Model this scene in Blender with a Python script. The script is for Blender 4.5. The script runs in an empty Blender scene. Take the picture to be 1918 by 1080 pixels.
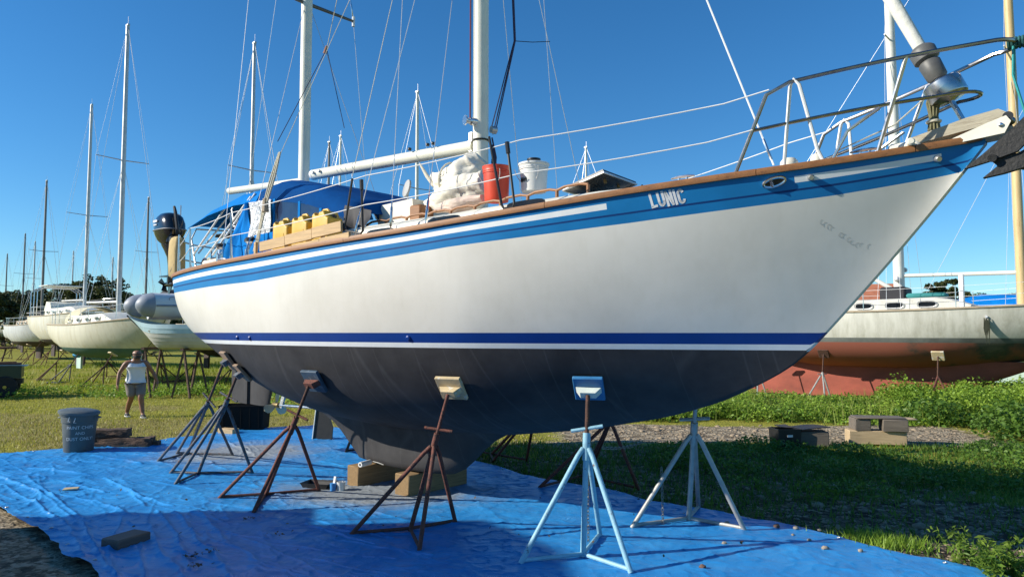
import bpy, bmesh, math, random
import numpy as np
from mathutils import Vector, Matrix, noise
from mathutils.bvhtree import BVHTree
R = math.radians
random.seed(7); rng = np.random.default_rng(11)
scene = bpy.context.scene
COL = scene.collection

# ------------------------------------------------------------------ camera
F, CX, CY, CAMZ, HOR = 1330.0, 959.0, 540.0, 2.05, 622.0
PITCH = math.atan((HOR - CY) / F)
cam_data = bpy.data.cameras.new('camera'); cam = bpy.data.objects.new('camera', cam_data); COL.objects.link(cam)
cam.location = (0, 0, CAMZ); cam.rotation_euler = (R(90) + PITCH, 0, 0)
cam_data.sensor_width = 36; cam_data.lens = 36 * F / 1918.0
cam_data.clip_start = 0.05; cam_data.clip_end = 3000
scene.camera = cam
# ------------------------------------------------------------------ sky and sun
SUN_EL = R(27); SUN_AZ = math.atan2(-1.0, -0.15)          # azimuth measured from +Y towards +X
world = bpy.data.worlds.new('World'); scene.world = world; world.use_nodes = True
wn = world.node_tree; wn.nodes.clear()
sky = wn.nodes.new('ShaderNodeTexSky'); sky.sky_type = 'NISHITA'; sky.sun_disc = False
sky.sun_elevation = SUN_EL; sky.sun_rotation = SUN_AZ
sky.air_density = 1.0; sky.dust_density = 0.0; sky.ozone_density = 4.0; sky.altitude = 0
hsv = wn.nodes.new('ShaderNodeHueSaturation'); hsv.inputs['Saturation'].default_value = 1.13
bg = wn.nodes.new('ShaderNodeBackground'); bg.inputs[1].default_value = 0.098
wo = wn.nodes.new('ShaderNodeOutputWorld')
tint = wn.nodes.new('ShaderNodeMix'); tint.data_type = 'RGBA'; tint.blend_type = 'MULTIPLY'; tint.inputs[0].default_value = 1.0; tint.inputs[7].default_value = (.74, .96, 1.10, 1)
wn.links.new(sky.outputs[0], tint.inputs[6]); wn.links.new(tint.outputs[2], hsv.inputs['Color']); wn.links.new(hsv.outputs[0], bg.inputs[0]); wn.links.new(bg.outputs[0], wo.inputs[0])
sl = bpy.data.lights.new('sun', 'SUN'); sl.energy = 4.9; sl.angle = R(0.5); sl.color = (1.0, 0.93, 0.80)
sun = bpy.data.objects.new('sun', sl); COL.objects.link(sun)
SD = Vector((math.sin(SUN_AZ) * math.cos(SUN_EL), math.cos(SUN_AZ) * math.cos(SUN_EL), math.sin(SUN_EL)))
sun.rotation_euler = SD.to_track_quat('Z', 'Y').to_euler(); sun.location = SD * 60
vs = scene.view_settings; vs.view_transform = 'Standard'; vs.look = 'None'; vs.exposure = 0.45; vs.gamma = 1.0
vs.use_curve_mapping = False
scene.render.engine = 'CYCLES'

# ------------------------------------------------------------------ projection helpers
_fw = Vector((0, math.cos(PITCH), math.sin(PITCH))); _up = Vector((0, -math.sin(PITCH), math.cos(PITCH))); _rt = Vector((1, 0, 0))
CAM = Vector((0, 0, CAMZ))
def ray(x, y): return _fw + _rt * ((x - CX) / F) - _up * ((y - CY) / F)
def gnd(x, y, z=0.0):
    r = ray(x, y); return CAM + r * ((z - CAMZ) / r.z)
def atY(x, y, Y):
    r = ray(x, y); return CAM + r * (Y / r.y)
HD = R(40)
P0 = Vector((1.3, 7.2, 0)); BH = Vector((math.cos(HD), -math.sin(HD), 0)); BS = Vector((-math.sin(HD), -math.cos(HD), 0))
def bp(x, y, b):
    """photo point -> boat coordinates (forward, port, up) on the plane b metres to starboard"""
    r = ray(x, y); o = P0 + BS * b; t = (o - CAM).dot(BS) / r.dot(BS); q = CAM + r * t - P0
    return Vector((q.dot(BH), -b, q.z))
BM_ = Matrix.Translation(P0) @ Matrix.Rotation(-HD, 4, 'Z')
def bw(v): return BM_ @ Vector(v)

# ------------------------------------------------------------------ materials
MATS = {}
def nodes_of(name):
    m = bpy.data.materials.new(name); m.use_nodes = True
    nt = m.node_tree; b = nt.nodes['Principled BSDF']
    return m, nt, b
def rgb(c): return (c[0], c[1], c[2], 1)
def pm(name, col, rough=0.5, metal=0.0, var=0.12, scale=6.0, bump=0.0, bscale=60.0, col2=None, thr=None, coat=0.0, stretch=(1, 1, 1), bdist=0.01, spec=0.5, coord='Object', soft=.06):
    """procedural paint / wood / metal: base colour broken up by two noises, optional second colour in blotches, bump"""
    if name in MATS: return MATS[name]
    m, nt, b = nodes_of(name); N = nt.nodes; L = nt.links
    tc = N.new('ShaderNodeTexCoord'); mp = N.new('ShaderNodeMapping'); mp.inputs['Scale'].default_value = stretch
    L.new(tc.outputs[coord], mp.inputs[0])
    n1 = N.new('ShaderNodeTexNoise'); n1.inputs['Scale'].default_value = scale; n1.inputs['Detail'].default_value = 6; n1.inputs['Roughness'].default_value = .65
    L.new(mp.outputs[0], n1.inputs['Vector'])
    mx = N.new('ShaderNodeMix'); mx.data_type = 'RGBA'
    mx.inputs[6].default_value = rgb([max(0, c * (1 - var)) for c in col]); mx.inputs[7].default_value = rgb([min(1, c * (1 + var)) for c in col])
    rp = N.new('ShaderNodeMapRange'); rp.inputs[1].default_value = .3; rp.inputs[2].default_value = .7
    L.new(n1.outputs[0], rp.inputs[0]); L.new(rp.outputs[0], mx.inputs[0]); out = mx.outputs[2]
    if col2 is not None:
        n2 = N.new('ShaderNodeTexNoise'); n2.inputs['Scale'].default_value = scale * 1.7; n2.inputs['Detail'].default_value = 8; n2.inputs['Roughness'].default_value = .7
        L.new(mp.outputs[0], n2.inputs['Vector'])
        r2 = N.new('ShaderNodeMapRange'); t = .55 if thr is None else thr; r2.inputs[1].default_value = t; r2.inputs[2].default_value = t + soft
        L.new(n2.outputs[0], r2.inputs[0])
        m2 = N.new('ShaderNodeMix'); m2.data_type = 'RGBA'; L.new(r2.outputs[0], m2.inputs[0]); L.new(out, m2.inputs[6]); m2.inputs[7].default_value = rgb(col2); out = m2.outputs[2]
    L.new(out, b.inputs['Base Color'])
    rr = N.new('ShaderNodeMapRange'); rr.inputs[3].default_value = max(.03, rough - .08); rr.inputs[4].default_value = min(1, rough + .1)
    L.new(n1.outputs[0], rr.inputs[0]); L.new(rr.outputs[0], b.inputs['Roughness'])
    b.inputs['Metallic'].default_value = metal; b.inputs['Coat Weight'].default_value = coat; b.inputs['Specular IOR Level'].default_value = spec
    if bump > 0:
        n3 = N.new('ShaderNodeTexNoise'); n3.inputs['Scale'].default_value = bscale; n3.inputs['Detail'].default_value = 5
        L.new(mp.outputs[0], n3.inputs['Vector'])
        bu = N.new('ShaderNodeBump'); bu.inputs['Strength'].default_value = bump; bu.inputs['Distance'].default_value = bdist
        L.new(n3.outputs[0], bu.inputs['Height']); L.new(bu.outputs[0], b.inputs['Normal'])
    MATS[name] = m; return m
def wood(name, col, dark, scale=5.0, rough=.65, axis=0):
    if name in MATS: return MATS[name]
    st = [9, 9, 9]; st[axis] = .7
    m = pm(name, col, rough, 0, .22, scale, .35, 30, col2=dark, thr=.58, stretch=tuple(st), bdist=.004)
    return m

# ------------------------------------------------------------------ mesh builder
class MB:
    def __init__(s): s.v = []; s.f = []; s.m = []; s.mi = 0
    def add(s, vs, fs):
        o = len(s.v); s.v += [tuple(p) for p in vs]; s.f += [tuple(i + o for i in f) for f in fs]; s.m += [s.mi] * len(fs); return s
    def box(s, c, size, rot=None):
        hx, hy, hz = [d / 2 for d in size]; c = Vector(c)
        P = [Vector((x, y, z)) for z in (-hz, hz) for y in (-hy, hy) for x in (-hx, hx)]
        if rot is not None: P = [rot @ p for p in P]
        return s.add([p + c for p in P], [(0, 2, 3, 1), (4, 5, 7, 6), (0, 1, 5, 4), (2, 6, 7, 3), (0, 4, 6, 2), (1, 3, 7, 5)])
    def bevbox(s, c, size, bev=.01, rot=None):
        hx, hy, hz = [d / 2 for d in size]; c = Vector(c); e = min(bev, hx * .9, hy * .9, hz * .9)
        bm = bmesh.new(); bmesh.ops.create_cube(bm, size=1)
        for v in bm.verts: v.co = Vector((v.co.x * 2 * hx, v.co.y * 2 * hy, v.co.z * 2 * hz))
        bmesh.ops.bevel(bm, geom=bm.edges[:], offset=e, segments=1, affect='EDGES')
        bm.verts.index_update()
        P = [v.co.copy() for v in bm.verts]; fs = [tuple(v.index for v in f.verts) for f in bm.faces]; bm.free()
        if rot is not None: P = [rot @ p for p in P]
        return s.add([p + c for p in P], fs)
    def bar(s, a, b, w, h, up=(0, 0, 1)):
        a = Vector(a); b = Vector(b); d = (b - a); l = d.length; d.normalize(); u = Vector(up)
        y = u.cross(d)
        if y.length < 1e-4: y = Vector((1, 0, 0)).cross(d)
        y.normalize(); z = d.cross(y)
        rot = Matrix((d, y, z)).transposed()
        return s.box((a + b) / 2, (l, w, h), rot)
    def tube(s, pts, r, seg=8, caps=True, closed=False):
        pts = [Vector(p) for p in pts]; n = len(pts)
        rs = r if isinstance(r, (list, tuple)) else [r] * n
        vs = []; ref = None
        for i, p in enumerate(pts):
            if closed: t = pts[(i + 1) % n] - pts[i - 1]
            else: t = pts[min(i + 1, n - 1)] - pts[max(i - 1, 0)]
            t.normalize()
            if ref is None:
                ref = t.orthogonal().normalized()
            else:
                ref = ref - t * ref.dot(t)
                ref = t.orthogonal().normalized() if ref.length < 1e-5 else ref.normalized()
            bn = t.cross(ref)
            for k in range(seg):
                a = 2 * math.pi * k / seg; vs.append(p + (ref * math.cos(a) + bn * math.sin(a)) * rs[i])
        fs = []
        rng_i = n if closed else n - 1
        for i in range(rng_i):
            j = (i + 1) % n
            for k in range(seg):
                fs.append((i * seg + k, i * seg + (k + 1) % seg, j * seg + (k + 1) % seg, j * seg + k))
        if caps and not closed:
            fs.append(tuple(reversed(range(seg)))); fs.append(tuple((n - 1) * seg + k for k in range(seg)))
        return s.add(vs, fs)
    def lathe(s, prof, seg=20, o=(0, 0, 0), ax=(0, 0, 1), sx=1.0, sy=1.0):
        ax = Vector(ax).normalized(); x = ax.orthogonal().normalized() if abs(ax.z) < .999 else Vector((1, 0, 0)); y = ax.cross(x); o = Vector(o)
        vs = []; fs = []; n = len(prof)
        for r, z in prof:
            for k in range(seg):
                a = 2 * math.pi * k / seg; vs.append(o + ax * z + x * (r * math.cos(a) * sx) + y * (r * math.sin(a) * sy))
        for i in range(n - 1):
            for k in range(seg):
                fs.append((i * seg + k, i * seg + (k + 1) % seg, (i + 1) * seg + (k + 1) % seg, (i + 1) * seg + k))
        fs.append(tuple(reversed(range(seg)))); fs.append(tuple((n - 1) * seg + k for k in range(seg)))
        return s.add(vs, fs)
    def loft(s, secs, closed=True, capped=True):
        n = len(secs[0]); vs = [p for sec in secs for p in sec]; fs = []
        for i in range(len(secs) - 1):
            for k in range(n if closed else n - 1):
                fs.append((i * n + k, i * n + (k + 1) % n, (i + 1) * n + (k + 1) % n, (i + 1) * n + k))
        if capped:
            fs.append(tuple(reversed(range(n)))); fs.append(tuple((len(secs) - 1) * n + k for k in range(n)))
        return s.add(vs, fs)
    def prism(s, poly, o, u, v, w):
        """poly of (a,b) in plane u,v at o, extruded by vector w"""
        o = Vector(o); u = Vector(u); v = Vector(v); w = Vector(w); n = len(poly)
        A = [o + u * a + v * b for a, b in poly]; B = [p + w for p in A]
        return s.add(A + B, [tuple(reversed(range(n))), tuple(range(n, 2 * n))] + [(k, (k + 1) % n, n + (k + 1) % n, n + k) for k in range(n)])
    def build(s, name, mats, parent=None, smooth=True, ang=38):
        me = bpy.data.meshes.new(name); me.from_pydata(s.v, [], s.f)
        if not isinstance(mats, (list, tuple)): mats = [mats]
        for m in mats: me.materials.append(m)
        me.polygons.foreach_set('material_index', s.m)
        bm = bmesh.new(); bm.from_mesh(me); bmesh.ops.recalc_face_normals(bm, faces=bm.faces); bm.to_mesh(me); bm.free()
        if smooth:
            me.polygons.foreach_set('use_smooth', [True] * len(me.polygons)); me.set_sharp_from_angle(angle=R(ang))
        me.update()
        o = bpy.data.objects.new(name, me); COL.objects.link(o)
        if parent is not None: o.parent = parent
        return o
def tag(o, label=None, cat=None, group=None, kind=None):
    if label: o['label'] = label
    if cat: o['category'] = cat
    if group: o['group'] = group
    if kind: o['kind'] = kind
    return o
def empty(name, loc=(0, 0, 0), rz=0.0, label=None, cat=None, group=None):
    o = bpy.data.objects.new(name, None); COL.objects.link(o); o.location = loc; o.rotation_euler = (0, 0, rz); o.empty_display_size = .2
    return tag(o, label, cat, group)
def npmesh(name, V, Fq, mats, mi=None, parent=None, smooth=False, nv=4, uvattr=None):
    """fast mesh from numpy arrays (all faces with nv corners)"""
    me = bpy.data.meshes.new(name); V = np.asarray(V, dtype=np.float32); Fq = np.asarray(Fq, dtype=np.int32)
    me.vertices.add(len(V)); me.vertices.foreach_set('co', V.ravel())
    me.loops.add(Fq.size); me.loops.foreach_set('vertex_index', Fq.ravel())
    me.polygons.add(len(Fq)); me.polygons.foreach_set('loop_start', np.arange(0, Fq.size, nv, dtype=np.int32))
    if mi is not None: me.polygons.foreach_set('material_index', np.asarray(mi, dtype=np.int32))
    for m in (mats if isinstance(mats, (list, tuple)) else [mats]): me.materials.append(m)
    me.update(calc_edges=True)
    if smooth: me.polygons.foreach_set('use_smooth', [True] * len(me.polygons))
    o = bpy.data.objects.new(name, me); COL.objects.link(o)
    if parent is not None: o.parent = parent
    return o
def interp(x, xs, ys): return float(np.interp(x, xs, ys))


# ================================================================== MAIN BOAT (forward = +x, port = +y)
SH_S = [-8.2, -7.6, -6.7, -5.6, -4.4, -3.7, -2.7, -1.66, -1.09, -.24, .5, 1.04, 1.78, 2.24, 2.68, 2.98]
SH_Z = [2.83, 2.85, 2.915, 2.945, 2.96, 2.98, 3.015, 3.058, 3.10, 3.165, 3.235, 3.28, 3.345, 3.395, 3.455, 3.50]
def smoothtab(xs, ys, n=240, it=14):
    X = np.linspace(xs[0], xs[-1], n); Y = np.interp(X, xs, ys)
    for _ in range(it): Y[1:-1] = .25 * Y[:-2] + .5 * Y[1:-1] + .25 * Y[2:]
    return X, Y
_shx, _shz = smoothtab(SH_S, SH_Z, it=60)
def zsheer(s): return float(np.interp(s, _shx, _shz))
def bsheer(s):
    d = 2.98 - s
    if d <= 0: return .045
    if d < 6.8: v = 1.75 * (1 - (1 - d / 6.8) ** 2.2)
    else:
        v = 1.75 - .55 * ((d - 6.8) / 4.0) ** 2
        if d > 9.9: v -= .95 * (d - 9.9) ** 2 + 2.2 * max(0, d - 10.35) ** 2
    return max(v, .045)
CP_S = [-7.6, -7.2, -6.6, -6.0, -5.3, -4.4, -3.5, -2.6, -1.77, -.65, .29, .84, 1.24, 1.48, 1.62, 1.78, 2.23, 2.58, 2.81, 2.98]
CP_Z = [1.92, 1.76, 1.52, 1.28, 1.04, .86, .80, .80, .86, 1.02, 1.22, 1.40, 1.60, 1.74, 1.86, 2.03, 2.54, 2.96, 3.25, 3.47]
_cpx, _cpz = smoothtab(CP_S, CP_Z, 300, 16)
_cpz[-1] = 3.47
def zbot(s): return float(np.interp(s, _cpx, _cpz))
SK = [-7.6, -5.5, -3.5, -1.2, .6, 1.6, 2.98]
K1B = [.72, .72, .70, .58, .42, .36, .35]; K1Z = [.03, .05, .06, .10, .20, .28, .33]
K2B = [1.04, 1.05, 1.04, 1.0, .80, .72, .67]; K2Z = [.28, .30, .32, .38, .50, .58, .66]
def hull_pt(s, t):
    """starboard half breadth and height of station s, t = 0 keel .. 1 sheer; stern stations rake aft"""
    bs, zs, zb = bsheer(s), zsheer(s), zbot(s); hgt = zs - zb
    f = lambda a: interp(s, SK, a)
    P = [(.045, zb), (max(.045, f(K1B) * bs), zb + f(K1Z) * hgt), (max(.045, f(K2B) * bs), zb + f(K2Z) * hgt), (bs, zs)]
    u = 1 - t; c = (u ** 3, 3 * u * u * t, 3 * u * t * t, t ** 3)
    b = sum(c[i] * P[i][0] for i in range(4)); z = sum(c[i] * P[i][1] for i in range(4))
    w = max(0, min(1, (-5.2 - s) / 2.4)); w = w * w * (3 - 2 * w)
    return s - w * .34 * (z - 1.9), b, z
def blue_h(s): return interp(s, [-8, -6.5, -4.5, -2.5, -1.2, .5, 2, 2.98], [.20, .27, .29, .24, .22, .245, .235, .20])
WL0, WL1 = 1.895, 1.945           # white stripe
BT1 = 2.045                        # top of the boot stripe

m_top = None
def make_topside_mat():
    m, nt, b = nodes_of('hull_white_paint'); N = nt.nodes; L = nt.links
    tc = N.new('ShaderNodeTexCoord')
    n1 = N.new('ShaderNodeTexNoise'); n1.inputs['Scale'].default_value = 1.1; n1.inputs['Detail'].default_value = 7; n1.inputs['Roughness'].default_value = .6; L.new(tc.outputs['Object'], n1.inputs[0])
    mp = N.new('ShaderNodeMapping'); mp.inputs['Scale'].default_value = (14, 14, .5); L.new(tc.outputs['Object'], mp.inputs[0])
    n2 = N.new('ShaderNodeTexNoise'); n2.inputs['Scale'].default_value = 1; n2.inputs['Detail'].default_value = 4; L.new(mp.outputs[0], n2.inputs[0])
    r = N.new('ShaderNodeValToRGB'); r.color_ramp.elements[0].position = .32; r.color_ramp.elements[0].color = (.645, .62, .555, 1); r.color_ramp.elements[1].position = .66; r.color_ramp.elements[1].color = (.755, .73, .665, 1)
    L.new(n1.outputs[0], r.inputs[0])
    r2 = N.new('ShaderNodeValToRGB'); r2.color_ramp.elements[0].position = .28; r2.color_ramp.elements[0].color = (.93, .925, .90, 1); r2.color_ramp.elements[1].position = .5; r2.color_ramp.elements[1].color = (1, 1, 1, 1)
    L.new(n2.outputs[0], r2.inputs[0])
    mx = N.new('ShaderNodeMix'); mx.data_type = 'RGBA'; mx.blend_type = 'MULTIPLY'; mx.inputs[0].default_value = .4
    L.new(r.outputs[0], mx.inputs[6]); L.new(r2.outputs[0], mx.inputs[7]); L.new(mx.outputs[2], b.inputs['Base Color'])
    b.inputs['Roughness'].default_value = .33; b.inputs['Specular IOR Level'].default_value = .5
    n3 = N.new('ShaderNodeTexNoise'); n3.inputs['Scale'].default_value = 2.2; n3.inputs['Detail'].default_value = 2; L.new(tc.outputs['Object'], n3.inputs[0])
    bu = N.new('ShaderNodeBump'); bu.inputs['Strength'].default_value = .12; bu.inputs['Distance'].default_value = .02; L.new(n3.outputs[0], bu.inputs['Height']); L.new(bu.outputs[0], b.inputs['Normal'])
    return m
def make_bottom_mat():
    m, nt, b = nodes_of('antifouling_charcoal'); N = nt.nodes; L = nt.links
    tc = N.new('ShaderNodeTexCoord')
    n1 = N.new('ShaderNodeTexNoise'); n1.inputs['Scale'].default_value = 2.0; n1.inputs['Detail'].default_value = 8; n1.inputs['Roughness'].default_value = .65; L.new(tc.outputs['Object'], n1.inputs[0])
    r = N.new('ShaderNodeValToRGB'); r.color_ramp.elements[0].position = .3; r.color_ramp.elements[0].color = (.030, .029, .031, 1); r.color_ramp.elements[1].position = .7; r.color_ramp.elements[1].color = (.060, .058, .060, 1)
    L.new(n1.outputs[0], r.inputs[0])
    # thin pale drip runs below the waterline
    mp = N.new('ShaderNodeMapping'); mp.inputs['Scale'].default_value = (1.5, .0, .10); mp.inputs['Location'].default_value = (.35, 0, 0); L.new(tc.outputs['Object'], mp.inputs[0])
    vo = N.new('ShaderNodeTexVoronoi'); vo.feature = 'DISTANCE_TO_EDGE'; vo.inputs['Scale'].default_value = 1.4; vo.inputs['Randomness'].default_value = 1; L.new(mp.outputs[0], vo.inputs['Vector'])
    rr = N.new('ShaderNodeMapRange'); rr.inputs[1].default_value = .0; rr.inputs[2].default_value = .012; rr.inputs[3].default_value = .16; rr.inputs[4].default_value = 0; L.new(vo.outputs['Distance'], rr.inputs[0])
    mx = N.new('ShaderNodeMix'); mx.data_type = 'RGBA'; L.new(rr.outputs[0], mx.inputs[0]); L.new(r.outputs[0], mx.inputs[6]); mx.inputs[7].default_value = (.16, .16, .16, 1)
    L.new(mx.outputs[2], b.inputs['Base Color']); b.inputs['Roughness'].default_value = .72; b.inputs['Specular IOR Level'].default_value = .2
    n3 = N.new('ShaderNodeTexNoise'); n3.inputs['Scale'].default_value = 60; L.new(tc.outputs['Object'], n3.inputs[0])
    bu = N.new('ShaderNodeBump'); bu.inputs['Strength'].default_value = .15; bu.inputs['Distance'].default_value = .004; L.new(n3.outputs[0], bu.inputs['Height']); L.new(bu.outputs[0], b.inputs['Normal'])
    return m
M_top = make_topside_mat(); M_bot = make_bottom_mat()
M_blue = pm('sheer_band_blue', (.010, .17, .42), .42, 0, .10, 2.5, .06, 8, spec=.2)
M_navy = pm('boot_stripe_blue', (.002, .036, .22), .4, 0, .10, 2.0)
M_navyline = pm('navy_pinstripe', (.004, .040, .16), .5, spec=.2)
M_wstripe = pm('stripe_white', (.74, .76, .76), .4, 0, .05)
M_teak = wood('teak_rail', (.27, .115, .038), (.17, .07, .028), 3.0, .55)
M_teakgrey = wood('weathered_teak', (.42, .34, .24), (.28, .21, .14), 3.0, .8)
M_gel = pm('cream_gelcoat', (.72, .69, .58), .45, 0, .08, 3, .05, 40)
M_spar = pm('spar_cream_paint', (.74, .72, .60), .38, 0, .07, 4, .03, 30)
M_ss = pm('stainless', (.62, .62, .62), .22, 1.0, .08, 20)
M_alu = pm('dull_aluminium', (.52, .52, .51), .42, .85, .12, 9)
M_wire = pm('wire', (.55, .56, .56), .4, .6, .1, 20)
M_lwire = pm('coated_lifeline', (.78, .78, .76), .45, 0, .05, 20)
M_black = pm('black_plastic', (.014, .014, .015), .42, 0, .2, 12)
M_rope = pm('cream_rope', (.62, .58, .46), .9, 0, .2, 60, .5, 200, stretch=(1, 1, 1))
M_ropedark = pm('dark_rope', (.05, .045, .09), .9, 0, .25, 60)
M_teal = pm('teal_rope', (.03, .30, .30), .85, 0, .2, 60)
M_canvas = pm('blue_canvas', (.003, .17, .52), .85, 0, .18, 3, .25, 7, bdist=.03, spec=.08)
M_sail = pm('sailcloth', (.70, .66, .56), .8, 0, .10, 5, .5, 9, bdist=.02)
M_white = pm('white_plastic', (.74, .74, .72), .45, 0, .06, 6)
M_bronze = pm('bronze', (.35, .26, .12), .4, .9, .2, 12)
M_furl = pm('grey_furler_drum_plastic', (.10, .10, .095), .5, 0, .15, 10)

boat = empty('sailing_ketch', P0, -HD, 'white ketch with blue sheer band lettered LUNIC, propped over the blue tarp', 'sailboat')

# ---- hull
def hull_rows(s):
    n = 90; pts = [hull_pt(s, i / n) for i in range(n + 1)]
    zs = zsheer(s); bh = blue_h(s); zb = pts[0][2]
    lv = [WL0, WL1, BT1, zs - bh, zs - bh * .70, zs - bh * .63, zs - bh * .43, zs - bh * .22]
    def at(z):
        if z <= zb: return pts[0]
        for a, b in zip(pts, pts[1:]):
            if a[2] <= z <= b[2]:
                f = (z - a[2]) / max(1e-9, b[2] - a[2]); return tuple(a[i] + (b[i] - a[i]) * f for i in range(3))
        return pts[-1]
    rows = []; zone = []
    zc = max(zb, min(lv[0], zs))
    # bottom: parametric rows up to lowest level
    tl = 0
    for i, p in enumerate(pts):
        if p[2] <= lv[0]: tl = i / n
    for k in range(12): rows.append(hull_pt(s, tl * k / 12)); zone.append(0)
    segs = [(lv[0], lv[1], 1, 1), (lv[1], lv[2], 2, 1), (lv[2], lv[3], 3, 14), (lv[3], lv[4], 4, 1), (lv[4], lv[5], 5, 1), (lv[5], lv[6], 4, 1), (lv[6], lv[7], 6, 1), (lv[7], zs, 4, 2)]
    for a, b, zn, k in segs:
        for j in range(k): rows.append(at(a + (b - a) * j / k)); zone.append(zn)
    rows.append(pts[-1])
    return rows, zone
STN = list(np.linspace(-7.6, -6.6, 10)) + list(np.linspace(-6.6, 1.2, 46))[1:] + list(np.linspace(1.2, 2.98, 46))[1:]
hb = MB(); nrow = None; allrows = []
for s in STN:
    rows, zone = hull_rows(s); allrows.append(rows)
nrow = len(allrows[0])
for side in (-1, 1):
    o = len(hb.v)
    for rows in allrows:
        hb.v += [(x, side * b, z) for x, b, z in rows]
    for i in range(len(STN) - 1):
        sm = (STN[i] + STN[i + 1]) / 2
        for k in range(nrow - 1):
            a = o + i * nrow + k; q = (a, a + 1, a + nrow + 1, a + nrow)
            zn = zone[k]
            if zn == 6 and (.42 < sm < 1.74 or sm > 2.70): zn = 4
            hb.f.append(q); hb.m.append(zn)
# stem face and bottom centre strip, transom
for i in range(len(STN) - 1):
    for k in range(1):
        a = i * nrow; b = len(STN) * nrow + i * nrow
        zmid = (allrows[i][0][2] + allrows[i + 1][0][2]) / 2
        zs_ = zsheer(STN[i]); zn = 0 if zmid < WL0 else 1 if zmid < WL1 else 2 if zmid < BT1 else 3 if zmid < 3.25 else 4
        hb.f.append((a, a + nrow, b + nrow, b)); hb.m.append(zn)
for k in range(nrow - 1):
    a = k; b = len(STN) * nrow + k
    hb.f.append((a, b, b + 1, a + 1)); hb.m.append(zone[k])
hull = hb.build('hull', [M_bot, M_wstripe, M_navy, M_top, M_blue, M_navyline, M_wstripe], boat, ang=50)
bm = bmesh.new(); bm.from_mesh(hull.data); bmesh.ops.remove_doubles(bm, verts=bm.verts, dist=.0004); bmesh.ops.recalc_face_normals(bm, faces=bm.faces); bm.to_mesh(hull.data); bm.free()
hull.data.set_sharp_from_angle(angle=R(50))
_bmh = bmesh.new(); _bmh.from_mesh(hull.data); _bmh.transform(BM_); HULL_BVH = BVHTree.FromBMesh(_bmh); _bmh.free()
def hull_norm(lp):
    side = -1 if lp.y < 0 else 1; ts = np.linspace(0, 1, 161)
    w = max(0, min(1, (-5.2 - lp.x) / 2.4)); s = min(2.95, max(-7.6, lp.x + w * .34 * (lp.z - 1.9)))
    t = min(ts, key=lambda t: abs(hull_pt(s, t)[2] - lp.z)); t = min(.985, max(.015, t))
    f = lambda s, t: Vector((hull_pt(s, t)[0], side * hull_pt(s, t)[1], hull_pt(s, t)[2]))
    n = (f(min(2.97, s + .03), t) - f(s - .03, t)).cross(f(s, t + .012) - f(s, t - .012)).normalized()
    return n if n.y * side > 0 else -n
def hull_hit(x, y):
    """world point and outward normal where the sight line through a photo point meets the hull"""
    r = ray(x, y).normalized(); loc, nor, i, d = HULL_BVH.ray_cast(CAM, r)
    if loc is None: return None, None
    return loc, (BM_.to_3x3() @ hull_norm(BM_.inverted() @ loc)).normalized()
# ---- deck with camber
dk = MB(); DS = list(np.linspace(-7.6, 2.9, 50))
for s in DS:
    x1, b, z = hull_pt(s, 1)
    for j in range(9):
        f = -1 + j / 4; dk.v.append((x1, f * (b - .01), zsheer(s) - .012 + .05 * (1 - f * f) * min(1, b / 1.2)))
for i in range(len(DS) - 1):
    for j in range(8):
        a = i * 9 + j; dk.f.append((a, a + 1, a + 10, a + 9)); dk.m.append(0)
dk.build('deck', M_gel, boat)
# ---- cap rail: planks scarfed end to end down both sides
def rail_piece(s0, s1, side, mat, n=14):
    m = MB(); secs = []
    for i in range(n + 1):
        s = s0 + (s1 - s0) * i / n; x, b, z = hull_pt(s, 1); x2, b2, _ = hull_pt(min(s + .02, 2.97), 1)
        b = max(b, .05)
        secs.append([(x, side * (b + .022), z - .008), (x, side * (b + .028), z + .022), (x, side * (b + .018), z + .045), (x, side * max(b - .075, .0), z + .045), (x, side * max(b - .075, .0), z - .004)])
    m.loft(secs); return m.build('cap_rail', mat, boat)
for side in (-1, 1):
    for a, b, mt in ((-7.6, -5.2, M_teak), (-5.2, -2.6, M_teak), (-2.595, -.2, M_teak), (-.195, 1.5, M_teak), (1.505, 2.55, M_teak), (2.555, 2.96, M_teakgrey if side > 0 else M_teak)):
        rail_piece(a, b, side, mt)
m = MB(); x, b, z = hull_pt(-7.6, 1); m.bar((x - .0, -b - .02, z + .02), (x, b + .02, z + .02), .1, .05); m.build('cap_rail', M_teak, boat)
# ---- keel
def foil(le, te, z, th, n=14):
    P = []
    for i in range(n + 1):
        u = i / n; c = 1 - math.cos(u * math.pi / 2); x = le + (te - le) * c
        y = th * (2.6 * math.sqrt(max(c, 0)) * (1 - c) ** .9 + .0)
        P.append((x, min(y, th), z))
    return P
def foil_loft(levels):
    secs = []
    for le, te, z, th in levels:
        a = foil(le, te, z, th); secs.append([Vector((p[0], -p[1], z)) for p in a] + [Vector((p[0], p[1], z)) for p in reversed(a[1:-1])])
    return MB().loft(secs)
foil_loft([(-1.0, -6.1, 1.02, .55), (-1.45, -5.75, .94, .40), (-1.78, -5.38, .86, .30), (-1.98, -5.12, .76, .255), (-2.14, -4.92, .64, .235), (-2.30, -4.74, .5, .225), (-2.46, -4.58, .38, .215), (-2.62, -4.50, .31, .19), (-2.70, -4.46, .30, .15)]).build('keel', M_bot, boat, ang=60)
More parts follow.
